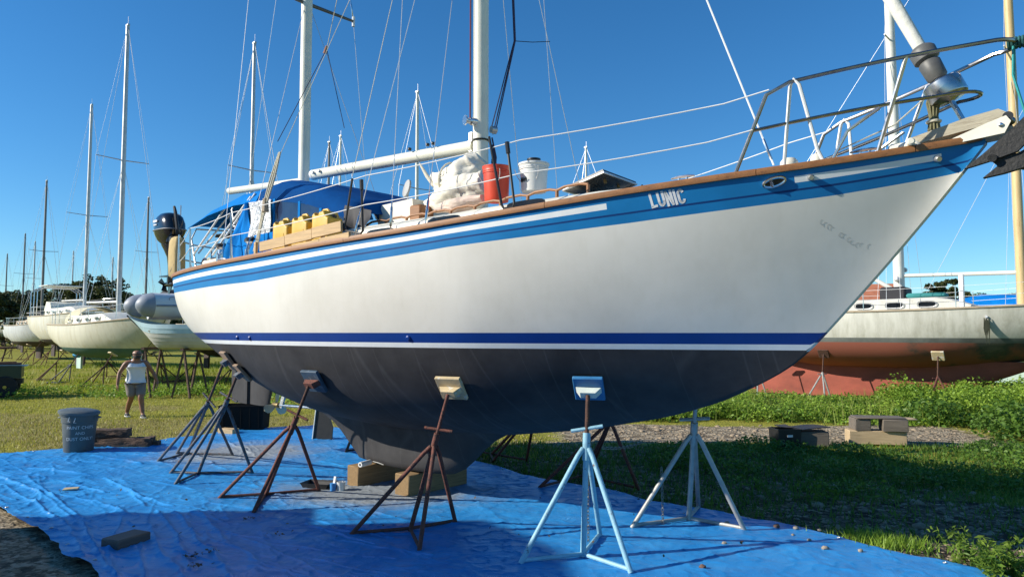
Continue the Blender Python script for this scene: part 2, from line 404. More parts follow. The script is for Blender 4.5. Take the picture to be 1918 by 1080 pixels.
# ---- skeg, rudder, shaft and propeller
sk = foil_loft([(-6.62, -7.42, 1.75, .09), (-6.68, -7.42, 1.4, .075), (-6.76, -7.42, 1.1, .06), (-6.84, -7.42, .86, .05)]); sk.build('skeg', M_bot, boat)
rd = MB(); rd.loft([[Vector((-7.44, -.045, z)), Vector((te, -.018, z)), Vector((te, .018, z)), Vector((-7.44, .045, z))] for te, z in ((-7.98, 1.72), (-8.0, 1.3), (-7.98, .95), (-7.9, .86))]); rd.build('rudder', M_bot, boat)
hubp = bp(517, 758, 0); shp = bp(604, 763, 0)
sh = MB(); sh.tube([hubp, shp + Vector((.35, 0, .0))], .02, 10); sh.build('propeller_shaft', M_ss, boat)
pr = MB(); pr.tube([hubp + Vector((-.11, 0, -.002)), hubp + Vector((-.06, 0, 0)), hubp + Vector((.09, 0, 0))], [.015, .04, .045], 12); prop = pr.build('propeller', M_bronze, boat)
for k in range(3):
    a = R(80 + 120 * k); e1 = Vector((0, math.cos(a), math.sin(a))); e2 = Vector((0, -math.sin(a), math.cos(a)))
    bl = MB(); secs = []
    for rr_, w in ((.03, .03), (.08, .055), (.14, .075), (.19, .06), (.215, .015)):
        c = hubp + e1 * rr_; d = (e2 * .8 + Vector((1, 0, 0)) * .5).normalized()
        nn = d.cross(e1)
        secs.append([c - d * w, c + nn * .008, c + d * w, c - nn * .008])
    bl.loft(secs); bl.build('blade', pm('cream_prop_paint', (.62, .60, .46), .5), prop)
stt = MB(); p1 = hubp + Vector((.14, 0, 0)); stt.bar(p1 + Vector((0, 0, -.03)), p1 + Vector((.16, 0, .34)), .03, .075, (1, 0, 0)); stt.build('shaft_strut', M_alu, boat)
# ---- through-hull fittings along the boot stripe and at the bow
def hull_local(s, z, side=-1):
    best = None
    for i in range(200):
        p = hull_pt(s, i / 199)
        if best is None or abs(p[2] - z) < abs(best[2] - z): best = p
    return Vector((best[0], side * best[1], best[2]))
for px, py in ((445, 632), (468, 633), (765, 633)):
    w, n = hull_hit(px, py)
    if w is not None:
        lp = BM_.inverted() @ w; ln = (BM_.inverted().to_3x3() @ n); m = MB(); m.lathe([(.03, -.01), (.03, .008), (.018, .02), (.012, .02)], 14, lp, ln); m.build('skin_fitting', M_navy, boat)
def fitting_oval(px, py, w, h, name='hawse_fairlead'):
    q, n = hull_hit(px, py); iv = BM_.inverted(); lp = iv @ q; ln = iv.to_3x3() @ n
    u = Vector((1, 0, .12)); u = (u - ln * u.dot(ln)).normalized(); v = ln.cross(u)
    ring = [lp + ln * .012 + u * (w * math.cos(a)) + v * (h * math.sin(a)) for a in np.linspace(0, 2 * math.pi, 24, endpoint=False)]
    m = MB(); m.tube(ring, .012, 8, closed=True); r = m.build(name, M_ss, boat)
    m = MB(); m.add([p - ln * .006 for p in ring], [tuple(range(24))]); m.build('opening', M_black, r)
    m = MB(); m.bar(lp + ln * .02 - u * .02 - v * h * .9, lp + ln * .02 - u * .02 + v * h * .9, .02, .02); m.build('roller_bar', M_ss, r)
fitting_oval(1450, 341, .085, .034)
for px, py in ((1518, 332), (1755, 297)):
    q, n = hull_hit(px, py)
    if q is not None:
        iv = BM_.inverted(); m = MB(); m.lathe([(.026, -.01), (.026, .03), (.018, .045), (.010, .045)], 12, iv @ q, iv.to_3x3() @ n); m.build('skin_fitting', M_alu, boat)
# ---- name on the bow band
def build_text(body, size, mat, name, parent=None, extr=.002, sx=1.0):
    cu = bpy.data.curves.new(name, 'FONT'); cu.body = body; cu.size = size; cu.extrude = extr; cu.align_x = 'CENTER'; cu.align_y = 'CENTER'; cu.offset = .0
    t = bpy.data.objects.new(name, cu); COL.objects.link(t); bpy.context.view_layer.update()
    dg = bpy.context.evaluated_depsgraph_get(); me = bpy.data.meshes.new_from_object(t.evaluated_get(dg)); bpy.data.objects.remove(t)
    me.materials.clear(); me.materials.append(mat)
    for v in me.vertices: v.co.x *= sx
    o = bpy.data.objects.new(name, me); COL.objects.link(o)
    if parent is not None: o.parent = parent
    return o
# block letters built as strokes in a unit cell (0..1 wide, 0..1 tall), projected on the band
def arc(cx, cy, rx, ry, a0, a1, n=8): return [(cx + rx * math.cos(R(a0 + (a1 - a0) * i / n)), cy + ry * math.sin(R(a0 + (a1 - a0) * i / n))) for i in range(n + 1)]
LET = {'L': [[(.15, 1), (.15, .1)], [(.0, .09), (.85, .09)]], 'U': [[(.15, 1)] + arc(.5, .33, .35, .24, 180, 360) + [(.85, 1)]],
       'N': [[(.15, 0), (.15, 1)], [(.85, 0), (.85, 1)], [(.15, .98), (.85, .02)]], 'I': [[(.5, 0), (.5, 1)]],
       'C': [arc(.5, .70, .36, .22, 15, 180, 7) + arc(.5, .30, .36, .22, 180, 345, 7)]}
lw = pm('letter_white', (.72, .73, .74), .5, 0, .08, 30)
xs = [(1218, 1230.5, 'L'), (1232, 1245, 'U'), (1247, 1260, 'N'), (1262, 1267, 'I'), (1269.5, 1282, 'C')]
iv = BM_.inverted()
def band_frame(px, py):
    q, n = hull_hit(px, py); lp = iv @ q; ln = (iv.to_3x3() @ n).normalized(); return lp, ln
for x0, x1, ch in xs:
    f = (x0 + x1) / 2; cyp = 371.5 - (f - 1250) * .155
    lp, ln = band_frame(f, cyp); u = Vector((1, 0, .15)); u = (u - ln * u.dot(ln)).normalized(); v = ln.cross(u); v = v if v.z > 0 else -v
    la, _ = band_frame(x0, cyp); lb, _ = band_frame(x1, cyp); wd = (lb - la).length; hg = .125
    m = MB(); sw = .021
    for st_ in LET[ch]:
        for a, b in zip(st_, st_[1:]):
            A = lp + ln * .0015 + u * ((a[0] - .5) * wd) + v * ((a[1] - .5) * hg); B = lp + ln * .0015 + u * ((b[0] - .5) * wd) + v * ((b[1] - .5) * hg)
            d = (B - A).normalized(); A -= d * sw * .18; B += d * sw * .18; m.bar(A, B, .003, sw, v if abs(d.dot(v)) < .9 else u) if False else m.bar(A, B, sw, .0015, ln)
    m.build('letter', lw, boat, smooth=False)

# faint ghost of an old number and scuffs low on the bow
r2 = np.random.default_rng(5); gmat = pm('faded_number', (.53, .515, .47), .5)
for k, (px, py) in enumerate(((1540, 416), (1546, 421), (1553, 425), (1559, 430), (1575, 440), (1582, 443), (1590, 449), (1597, 454), (1606, 459), (1614, 460), (1628, 462))):
    q, n_ = hull_hit(px, py); lp = iv @ q; ln = (iv.to_3x3() @ n_).normalized(); u = Vector((1, 0, -.25)); u = (u - ln * u.dot(ln)).normalized(); v = ln.cross(u); c = lp + ln * .0025
    ring = [c + u * (.016 * math.cos(a)) + v * (.02 * math.sin(a)) for a in np.linspace(r2.uniform(0, 2), r2.uniform(3.5, 6), 7)]
    m = MB(); c0 = lp + ln * .0012; rib = [(p - c) * k_ + c0 for p in ring for k_ in (.86, 1.14)]; m.add(rib, [(2 * i, 2 * i + 1, 2 * i + 3, 2 * i + 2) for i in range(len(ring) - 1)]); m.build('faded_character', gmat, boat, smooth=False)

# ================================================================== deck gear of the ketch
def railp(s, dz=0.045, side=-1, inb=.03):
    x, b, z = hull_pt(s, 1); return Vector((x, side * (b - inb), z + dz))
# ---- trunk cabin
def cabin_half(s): return interp(s, [-4.9, -3.5, -1.5, 0, .9], [1.12, 1.18, 1.12, .92, .62])
cb = MB(); CS = list(np.linspace(-4.9, .8, 24))
for s in CS:
    b = cabin_half(s); z0 = zsheer(s) - .02; hh = interp(s, [-4.9, -3, -1, .3, .8], [.34, .31, .24, .17, .03])
    cb.v += [(s, -b - .04, z0), (s, -b, z0 + hh * .8), (s, -b + .07, z0 + hh), (s, -b * .5, z0 + hh + .06), (s, 0, z0 + hh + .085), (s, b * .5, z0 + hh + .06), (s, b - .07, z0 + hh), (s, b, z0 + hh * .8), (s, b + .04, z0)]
for i in range(len(CS) - 1):
    for j in range(8): a = i * 9 + j; cb.f.append((a, a + 1, a + 10, a + 9)); cb.m.append(0)
cb.f.append(tuple(range(9))); cb.m.append(0); cb.f.append(tuple((len(CS) - 1) * 9 + j for j in range(9))); cb.m.append(0)
cabin = cb.build('cabin_trunk', M_gel, boat)
m_glass = pm('dark_window', (.01, .012, .014), .12)
for s0 in (-3.9, -2.9, -1.9, -.9):
    for side in (-1, 1):
        b = cabin_half(s0 + .25) + .018; z0 = zsheer(s0) + .12; m = MB()
        m.prism([(x * .24 + .24, z * .055) for x, z in [(math.copysign(abs(math.cos(a)) ** .5, math.cos(a)), math.copysign(abs(math.sin(a)) ** .5, math.sin(a))) for a in np.linspace(0, 2 * math.pi, 16, endpoint=False)]], (s0, side * b, z0 + .04), (1, 0, 0), (0, 0, 1), (0, side * .012, 0)); m.build('cabin_window', m_glass, cabin)
# teak handrails on the cabin top
def handrail(s0, s1, b):
    m = MB(); n = max(2, int((s1 - s0) / .35)); z = lambda s: zsheer(s) + interp(s, [-4.9, -3, -1, .3, .8], [.34, .31, .24, .17, .03]) + .05
    m.tube([(s0 + (s1 - s0) * i / (n * 4), -b, z(s0 + (s1 - s0) * i / (n * 4)) + .03 + (.022 if i % 4 else 0)) for i in range(n * 4 + 1)], .014, 7)
    for i in range(n + 1): s = s0 + (s1 - s0) * i / n; m.tube([(s, -b, z(s) - .05), (s, -b, z(s) + .03)], .018, 7)
    return m.build('handrail', M_teak, boat)
handrail(-3.4, -.1, .78); handrail(-3.4, -.1, -.78)
m = MB(); m.prism([(-.55, 0), (.62, 0), (.5, .045), (-.45, .045)], (-2.2, -1.28, zsheer(-2.2) - .0), (1, 0, .03), (0, 0, 1), (0, .05, 0)); m.build('coaming_board', M_teak, boat)

# ---- masts and booms
def spar(name, pts, r, mat, parent, flat=1.0):
    m = MB(); m.tube(pts, r, 16); return m.build(name, mat, parent)
mast = spar('main_mast', [(-2.2, 0, 3.1), (-2.2, 0, 9), (-2.23, 0, 15.5)], .096, M_spar, boat)
miz = spar('mizzen_mast', [(-5.97, 0, 2.9), (-5.97, 0, 7), (-5.98, 0, 11.5)], .088, M_spar, boat)
boom = spar('main_boom', [bp(590, 327, 0), bp(880, 276, 0) + Vector((.08, 0, 0))], .078, M_spar, boat)
m = MB(); e = bp(588, 327.5, 0); m.tube([e + Vector((-.05, 0, 0)), e + Vector((-.02, 0, 0)), e + Vector((.03, 0, 0))], [.03, .082, .082], 16); m.build('boom_end', M_white, boom)
for k in (0.12, .28, 2.3, 2.65, 2.75):
    m = MB(); c = e + Vector((k, -.075, 0.0)); m.lathe([(.022, 0), (.022, .03), (.012, .04)], 10, c, (0, -1, 0)); m.build('boom_fitting', M_black if k > 2 else M_alu, boom)
mb_ = spar('mizzen_boom', [bp(430, 358, 0), Vector((-6.05, 0, 4.42))], .06, M_spar, boat)
for zz, sp_, mm, x0 in ((9.3, 1.05, mast, -2.2), (7.28, .95, miz, -5.97)):
    for side in (-1, 1):
        m = MB(); m.tube([(x0, 0, zz), (x0 - .05, side * sp_, zz + .05)], [.032, .022], 8); m.build('spreader', M_furl, mm)
        m = MB(); m.tube([(x0 - .05, side * sp_, zz - .04), (x0 - .05, side * sp_, zz + .13)], .026, 8); m.build('spreader_tip', M_white, mm)
# winch and fittings on the mast
m = MB(); wc = Vector((-2.22, -.10, 4.62)); m.lathe([(.05, -.03), (.05, .04), (.035, .055), (.035, .1), (.062, .115), (.062, .13)], 16, wc, (-.35, -.93, 0)); m.build('mast_winch', M_ss, mast)
m = MB(); m.lathe([(.045, 0), (.045, .05), (.05, .07)], 14, (-2.12, .10, 4.55), (.3, .95, 0)); m.build('mast_winch', M_alu, mast)
m = MB(); m.tube([(-2.2 + .1 * math.cos(a), .1 * math.sin(a), 4.40) for a in np.linspace(0, 6.283, 18, endpoint=False)], .012, 6, closed=True); m.build('mast_band', M_black, mast)
m = MB(); m.bar((-2.33, -.02, 4.28), (-2.33, -.02, 4.52), .06, .05); m.bevbox((-2.36, 0, 4.36), (.09, .1, .13), .01); m.build('gooseneck', M_alu, mast)
for k, (dx, dy) in enumerate(((-.09, -.1), (-.06, -.12))):
    m = MB(); m.tube([(-2.2 + dx, dy, 4.62), (-2.2 + dx, dy, 15)], .007, 5); m.build('halyard', M_ropedark if k else pm('maroon_rope', (.25, .03, .03), .9), mast)
# halyards tied forward, starboard side of the sky
tie = bp(963, 77, -.35)
for k, (ex, ey) in enumerate(((918, 248), (923, 252), (928, 246))):
    low = bp(ex, ey, -.2); m = MB(); m.tube([low, tie + Vector((.01 * k, 0, .0)), Vector((-2.1 + .03 * k, -.05, 14.5))], .008, 5); m.build('halyard', M_ropedark, mast)
m = MB(); t2 = bp(1030, 78, -.9); m.tube([tie, (tie + t2) / 2 + Vector((0, 0, -.012)), t2], .005, 5); m.build('lashing', M_black, mast)
for k in range(4):
    m = MB(); a = Vector((-2.12, .12, 4.45 - .09 * k)); m.tube([a, a + Vector((.05, .02, -.25)), a + Vector((.02, .03, -.5)), a + Vector((-.02, .02, -.2))], .011, 5); m.build('coiled_line', M_ropedark, mast)

# ---- standing rigging
def wire(a, b, r=.005, mat=None, name='shroud', parent=None):
    m = MB(); a = Vector(a); b = Vector(b); m.tube([a, b], r, 5)
    o = m.build(name, mat or M_wire, parent or boat)
    d = (b - a).normalized(); t = MB(); t.tube([a, a + d * .05, a + d * .06, a + d * .26, a + d * .27, a + d * .36], [.006, .006, .014, .014, .008, .008], 6); t.build('turnbuckle', M_ss, o)
    return o
for side in (-1, 1):
    wire((-2.08, side * 1.52, 3.1), (-2.25, side * 1.05, 9.35)); wire((-2.25, side * 1.05, 9.4), (-2.22, side * .05, 15.3))
    wire((-1.55, side * 1.52, 3.12), (-2.15, side * .08, 9.2)); wire((-2.7, side * 1.52, 3.08), (-2.25, side * .08, 9.2))
    wire((-5.9, side * 1.35, 3.0), (-6.02, side * .95, 7.3)); wire((-6.02, side * .95, 7.35), (-5.97, side * .05, 11.4))
    wire((-5.2, side * 1.4, 3.0), (-5.95, side * .06, 7.2))
wire((1.38, 0, 3.55), (-2.12, 0, 13.4), .009, M_lwire, 'inner_forestay')
wire((-8.0, 0, 2.95), (-5.97, 0, 11.4), .004, M_wire, 'backstay')
wire((-5.95, 0, 11.3), (-2.25, 0, 15.3), .004, M_wire, 'triatic_stay')
# topping lift bridle with a leather chafe piece
y_ = bp(612, 92, 0); m = MB(); m.tube([y_ + Vector((0, 0, .05)), y_ + Vector((-.05, 0, -.06))], [.018, .03], 8); m.build('bridle_plate', pm('tan_leather', (.30, .12, .05), .7), miz)
for q in (bp(645, 240, -.6), bp(520, 265, .9), bp(631, 0, 0)): m = MB(); m.tube([y_, q], .006, 5); m.build('topping_lift', M_ropedark if q.z < y_.z else M_rope, miz)
# rope tail bundle hanging down in front of the mizzen
m = MB(); a = bp(524, 285, 1.2); b_ = bp(497, 380, 1.2); c = bp(478, 470, 1.25)
for k in range(5):
    o = Vector((.02 * k - .04, .015 * (k % 2), 0)); m.tube([a + o * .4, (a + b_) / 2 + o * 1.3, b_ + o, (b_ + c) / 2 + o * .5, c + o], .011, 5)
m.build('rope_tackle', M_rope, boat)
m = MB(); m.tube([b_ + Vector((0, 0, .06)), b_ + Vector((0, 0, -.12))], [.035, .05], 8); m.build('tackle_block', M_teakgrey, boat)
for (x1, y1, x2, y2) in ((735, 0, 660, 330), (655, 0, 520, 300)):
    m = MB(); m.tube([bp(x2, y2, .8), bp(x1, y1, .0)], .005, 5); m.build('running_line', M_rope, boat)

# ---- lifelines and stanchions, starboard and port
def tube_part(name, pts, r, mat, parent=None, seg=8): m = MB(); m.tube(pts, r, seg); return m.build(name, mat, parent or boat)
STB = [(-7.35, .52), (-6.35, .6), (-5.05, .62)]
tops = []
for s, hgt in STB:
    for side in (-1, 1):
        p = railp(s, .03, side); q = p + Vector((0, side * .02, hgt))
        o = tube_part('stanchion', [p, q], .0135, M_ss); mm = MB(); mm.lathe([(.04, 0), (.04, .012), (.02, .02), (.02, .06)], 12, p, (0, 0, 1)); mm.build('stanchion_base', M_ss, o)
def gate(p_tl, p_bl, p_br, p_tr):
    pts = []
    for (px, py), bb in ((p_tl, .0), (p_bl, .03), (p_br, .03), (p_tr, .0)):
        v = bp(px, py, 1.5); b = bsheer(v.x) - .02; v = bp(px, py, b); b = bsheer(v.x) - .02; pts.append(bp(px, py, b))
    for side in (1, -1):
        P = [Vector((p.x, p.y * side, p.z)) for p in pts]
        o = tube_part('gate_stanchion', [P[0], P[1] + (P[0] - P[1]) * .06, P[1] + (P[2] - P[1]) * .12, P[2] + (P[1] - P[2]) * .12, P[2] + (P[3] - P[2]) * .06, P[3]], .0125, M_black)
        mm = MB(); d = (P[3] - P[2]).normalized(); mm.tube([P[3] - d * .09, P[3] + d * .02], .021, 8); mm.build('stanchion_cap', M_black, o)
gate((660, 334), (645, 431), (680, 438), (677, 340)); gate((916, 256), (941, 391), (964, 387), (950, 270))
def lifeline(h, r=.0055):
    for side in (-1, 1):
        ss = [-7.35, -6.35, -5.05, -2.3, -.45, 1.6 if h > .9 else 1.45]; hs = [.5, .58, .6, .62, .62, .60]
        pts = []
        for i in range(len(ss) - 1):
            for k in range(6):
                f = k / 6; s = ss[i] + (ss[i + 1] - ss[i]) * f
                a = railp(ss[i], .045 + hs[i] * h, side); b = railp(ss[i + 1], .045 + hs[i + 1] * h, side)
                p = a + (b - a) * f; p.z -= .03 * 4 * f * (1 - f) * .6; p.y += side * .02; pts.append(p)
        e_ = railp(1.33, .03, side); e_.x += .30 * (h if h > .9 else .53); e_.z = zsheer(1.33) + .045 + (.63 if h > .9 else .33); pts.append(e_)
        tube_part('lifeline', pts, r, M_lwire)
lifeline(1.0); lifeline(.5)
# ---- bow pulpit
RP = .0165
def pul(px, py, b): return bp(px, py, b)
topS = [pul(1382, 320, bsheer(1.33) - .03), None]
A0 = railp(1.33, .03, -1); A1 = A0 + Vector((.30, -.0, .66))
def pulpit_rail(h0, h1, tip, side, s0):
    pts = []
    return pts
zt = lambda s: zsheer(s) + .045
def bowpath(h, sA, tipx, hw0, n=22):
    """half loop from station sA (starboard) round the bow to port at height h"""
    pts = []
    for i in range(n + 1):
        a = math.pi * i / n
        pts.append(Vector((tipx - .28 + .28 * math.sin(a), -hw0 * math.cos(a), 0)))
    return pts
tip_top = bp(1905, 80, 0); tip_low = bp(1838, 175, 0)
def railloop(s0, z0, tip, wtip, rise):
    y0 = bsheer(s0[0]) - .05
    star = []
    st = Vector((s0[0] + s0[1], -y0, z0))
    n = 10
    end = Vector((tip.x - .16, -wtip, tip.z - .0))
    for i in range(n + 1):
        f = i / n; p = st.lerp(end, f); p.y -= .05 * math.sin(f * math.pi); star.append(p)
    loop = [Vector((tip.x - .16 + .16 * math.sin(a), -wtip * math.cos(a), tip.z)) for a in np.linspace(0, math.pi, 11)]
    port = [Vector((p.x, -p.y, p.z)) for p in reversed(star)]
    return star[:-1] + loop + port[1:]
zr = zsheer(1.33) + .045
TOP = railloop((1.33, .30), zr + .66, tip_top, .16, 0); LOW = railloop((1.33, .16), zr + .33, tip_low, .13, 0)
foot = railp(1.33, .02, -1)
tube_part('pulpit_top_rail', [foot, TOP[0] - Vector((.03, 0, .06))] + TOP[1:-1] + [Vector((TOP[-1].x - .03, TOP[-1].y, TOP[-1].z - .06)), Vector((foot.x, -foot.y, foot.z))], RP, pm('pulpit_steel', (.30, .30, .31), .25, 1, .15, 15))
MP_ = MATS['pulpit_steel']
tube_part('pulpit_mid_rail', LOW, RP * .9, MP_)
for side in (-1, 1):
    a = railp(2.30, .02, side); b = Vector((2.54, side * .36, 0)); b.z = np.interp(b.x, [p.x for p in TOP[:12]], [p.z for p in TOP[:12]])
    b.y = side * abs(np.interp(b.x, [p.x for p in TOP[:12]], [p.y for p in TOP[:12]]))
    tube_part('pulpit_leg', [a, b], RP, M_ss)
    # aft hoop seat tubes painted white
    h1 = railp(1.68, .02, side); top = h1 + Vector((.12, side * .0, .62)); h2 = railp(1.93, .02, side)
    top.y = side * abs(np.interp(top.x, [p.x for p in TOP[:12]], [p.y for p in TOP[:12]])); top.z = float(np.interp(top.x, [p.x for p in TOP[:12]], [p.z for p in TOP[:12]])) + .015
    tube_part('pulpit_hoop', [h1, top + Vector((-.03, 0, -.05)), top, top + Vector((.04, 0, -.05)), h2 + Vector((-.02, 0, .12)), h2 + Vector((.03, 0, 0))], .015, M_white)
    q = LOW[int(6)]; tube_part('pulpit_brace', [railp(2.0, .02, side) + Vector((0, 0, 0)), Vector((2.12, side * abs(LOW[5].y) * .9, LOW[5].z - .14)), Vector((2.35, side * abs(LOW[6].y), LOW[6].z - .02))], .0135, M_ss)
# ---- roller furling forestay and sail
fs0 = Vector((2.86, 0, 3.62)); fs1 = Vector((-2.1, 0, 15.3)); fd = (fs1 - fs0).normalized()
fp = lambda d: fs0 + fd * d
fur = MB(); fur.lathe([(.02, .24), (.035, .25), (.135, .27), (.14, .28), (.14, .40), (.132, .41), (.05, .42), (.045, .46)], 28, fs0, fd); furo = fur.build('furling_drum', pm('brushed_drum', (.50, .50, .50), .28, 1, .1, 14), boat)
m = MB(); m.lathe([(.06, .45), (.075, .47), (.082, .60), (.068, .62), (.095, .64), (.098, .72), (.085, .74), (.06, .76)], 20, fs0, fd); m.build('swivel_housing', M_furl, furo)
m = MB(); m.tube([fp(0), fp(.26)], .02, 8); m.build('stay_toggle', M_ss, furo)
m = MB(); n = 60
m.tube([fp(.72 + 11.2 * i / n) for i in range(n + 1)], [.048 + .016 * math.sin(min(1, i / 12) * 1.57) * (1 - .5 * i / n) for i in range(n + 1)], 12); m.build('furled_sail', pm('furled_sailcloth', (.66, .65, .58), .75, 0, .14, 3, .6, 9, bdist=.02), furo)
m = MB(); m.tube([fp(.33) + Vector((-.12, 0, 0)), fp(.2) + Vector((-.4, -.1, -.1)), Vector((2.0, -.35, 3.5))], .006, 5); m.build('furling_line', M_rope, furo)
# old green sheet hanging in a bundle below the drum
m = MB(); c = bp(1748, 205, 0)
for k in range(9):
    a = k * .7; o = Vector((.035 * math.cos(a), .035 * math.sin(a), 0)); m.tube([c + o * .3 + Vector((0, 0, .17)), c + o * 1.2 + Vector((0, 0, .05)), c + o * .7 + Vector((0, 0, -.06)), c + o * 1.1 + Vector((0, 0, -.17))], .010, 5)
m.build('line_bundle', pm('mossy_rope', (.16, .15, .08), .95, 0, .3, 40), boat)
m = MB(); m.tube([c + Vector((.045 * math.cos(a), .045 * math.sin(a), -.1)) for a in np.linspace(0, 6.28, 12, endpoint=False)], .012, 6, closed=True); m.build('lashing', M_rope, boat)
# ---- bow platform: timber anchor plank, steel cheek plates, rollers
pl = MB(); z0 = zsheer(2.5) + .03
a = bp(1712, 268, 0); b_ = bp(1890, 215, 0)
pl.prism([(0, -.03), (.0, .03), ((b_ - a).length * .6, .055), ((b_ - a).length * .92, .05), ((b_ - a).length, .0), ((b_ - a).length * .9, -.045)], a + Vector((0, -.07, 0)), (b_ - a).normalized(), (-(b_ - a).normalized().z, 0, (b_ - a).normalized().x), (0, .14, 0))
pl.build('anchor_plank', pm('driftwood_grey', (.40, .36, .27), .85, 0, .15, 4, .4, 20, col2=(.30, .26, .19), stretch=(1, 8, 8)), boat)
for side in (-1, 1):
    a2 = bp(1741, 279, .10); b2 = bp(1896, 236, .10); d = (b2 - a2); l = d.length; d.normalize(); v = Vector((-d.z, 0, d.x))
    m = MB(); m.prism([(0, 0), (l * .75, .075), (l * .96, .09), (l, .04), (l * .9, -.035), (l * .5, -.02)], Vector((a2.x, side * .095, a2.z)), d, v, (0, side * .008, 0)); ck = m.build('roller_cheek', pm('cream_steel', (.70, .67, .56), .45, 0, .1, 8), boat)
    m = MB(); m.lathe([(.016, 0), (.016, .012), (.008, .016)], 10, Vector((a2.x, side * .103, a2.z)) + d * l * .88 + v * .03, (0, side, 0)); m.build('bolt', M_ss, ck)
m = MB(); m.lathe([(.035, -.08), (.022, -.03), (.022, .03), (.035, .08)], 14, bp(1890, 222, 0) , (0, 1, 0)); m.build('bow_roller', M_black, boat)
# ---- plough anchor hanging off the roller
dA = pm('galvanised_dark', (.014, .014, .014), .65, 0, .4, 14, .6, 40, col2=(.05, .035, .025), thr=.62)
s0_ = bp(1915, 222, -.02)
anchor = empty('plough_anchor', bw(s0_), -HD, 'dark galvanised plough anchor hung from the bow roller of the ketch', 'anchor')
O = s0_
def la(p): return Vector(p) - O
def slab(name, pix, b0, b1):
    m = MB(); A = [la(bp(x, y, b0)) for x, y in pix]; d = Vector((0, b0 - b1, 0)); n = len(A)
    m.add(A + [p + d for p in A], [tuple(range(n)), tuple(reversed(range(n, 2 * n)))] + [(k, n + k, n + (k + 1) % n, (k + 1) % n) for k in range(n)]); return m.build(name, dA, anchor, smooth=False)
slab('shank', [(1806, 316), (1840, 289), (1893, 243), (1940, 196), (1985, 172), (1992, 195), (1950, 240), (1905, 283), (1858, 300), (1820, 312)], .13, .085)
slab('fluke', [(1842, 290), (1870, 282), (1905, 287), (1950, 262), (1985, 240), (2000, 262), (1960, 300), (1920, 312), (1880, 324), (1841, 333), (1868, 311), (1864, 306)], .10, .04)
slab('fluke', [(1862, 292), (1905, 290), (1970, 262), (1990, 285), (1930, 318), (1900, 312)], -.02, -.10)
m = MB(); m.tube([la(bp(1858, 296, .16)), la(bp(1858, 296, -.12))], .03, 10); m.build('pivot', dA, anchor)
# teal lashing from the pulpit down to the anchor
for k in (-.03, .03):
    tube_part('anchor_lashing', [tip_top + Vector((-.02, k, .02)), tip_top + Vector((-.03 , k * 1.5, -.25)), s0_ + Vector((.02, k, .03))], .009, M_teal, seg=6)
m = MB()
for i in range(5): m.tube([tip_top + Vector((-.05 + .022 * i, .05 * math.cos(a), .035 * math.sin(a))) for a in np.linspace(0, 6.28, 10, endpoint=False)], .011, 6, closed=True)
m.build('rope_wrap', pm('dark_teal_rope', (.02, .10, .10), .9, 0, .2, 60), boat)
# ---- foredeck gear: vents, cleats, windlass
def vent(px, py, b, r):
    c = bp(px, py, b); m = MB(); m.lathe([(r, -.08), (r * 1.05, -.02), (r * 1.0, .01), (r * .7, .035), (r * .2, .04)], 18, c); m.build('deck_vent', M_gel, boat)
vent(1478, 305, .35, .07); vent(1530, 297, .2, .05)
c = bp(1718, 268, .25); m = MB(); m.lathe([(.04, -.10), (.04, -.03), (.022, .0), (.02, .04), (.03, .055), (.02, .065)], 16, c + Vector((-.05, 0, .0)), (.3, -.9, .15)); m.bevbox(c + Vector((-.1, .1, -.02)), (.22, .16, .1), .02); m.build('windlass', M_gel, boat)
for s, side in ((2.2, -1), (2.2, 1), (-5.6, -1), (.9, -1), (-6.9, -1)):
    p = railp(s, .05, side, .14); m = MB(); m.tube([p + Vector((-.11, 0, .05)), p + Vector((-.05, 0, .055)), p + Vector((.05, 0, .055)), p + Vector((.11, 0, .05))], [.008, .014, .014, .008], 8); m.tube([p + Vector((-.04, 0, -.06)), p + Vector((-.035, 0, .05))], .012, 6); m.tube([p + Vector((.04, 0, -.06)), p + Vector((.035, 0, .05))], .012, 6); m.build('deck_cleat', M_ss, boat)
# ---- open forehatch with dark underside
hl = [bp(1057, 356, .30), bp(1135, 322, -.30), bp(1193, 345, -.05), bp(1160, 354, .45)]
hA, hB, hC, hD = bp(1055, 357, .35), bp(1130, 322, .35), bp(1192, 345, -.25), bp(1118, 375, -.25)
m = MB(); nn = (hB - hA).cross(hC - hB).normalized(); nn = nn if nn.z > 0 else -nn
m.add([hA, hB, hC, hD, hA + nn * .03, hB + nn * .03, hC + nn * .03, hD + nn * .03], [(0, 1, 2, 3), (4, 7, 6, 5), (0, 4, 5, 1), (1, 5, 6, 2), (2, 6, 7, 3), (3, 7, 4, 0)])
ho = m.build('forehatch_lid', pm('smoked_acrylic', (.02, .02, .02), .25), boat, smooth=False)
m = MB(); m.tube([hA, hB, hC, hD], .013, 6, closed=True); m.build('hatch_frame', M_alu, ho)
for f in (.35, .75): m = MB(); p = hB.lerp(hC, f).lerp(hA.lerp(hD, f), .25) - nn * .012; m.lathe([(.016, -.015), (.016, .01)], 8, p, nn); m.build('hatch_latch', M_bronze, ho)
m = MB(); m.bevbox((float(hD.x + .1), .12, zsheer(.1) + .17), (.72, .72, .2), .03); m.build('hatch_coaming', M_gel, boat)
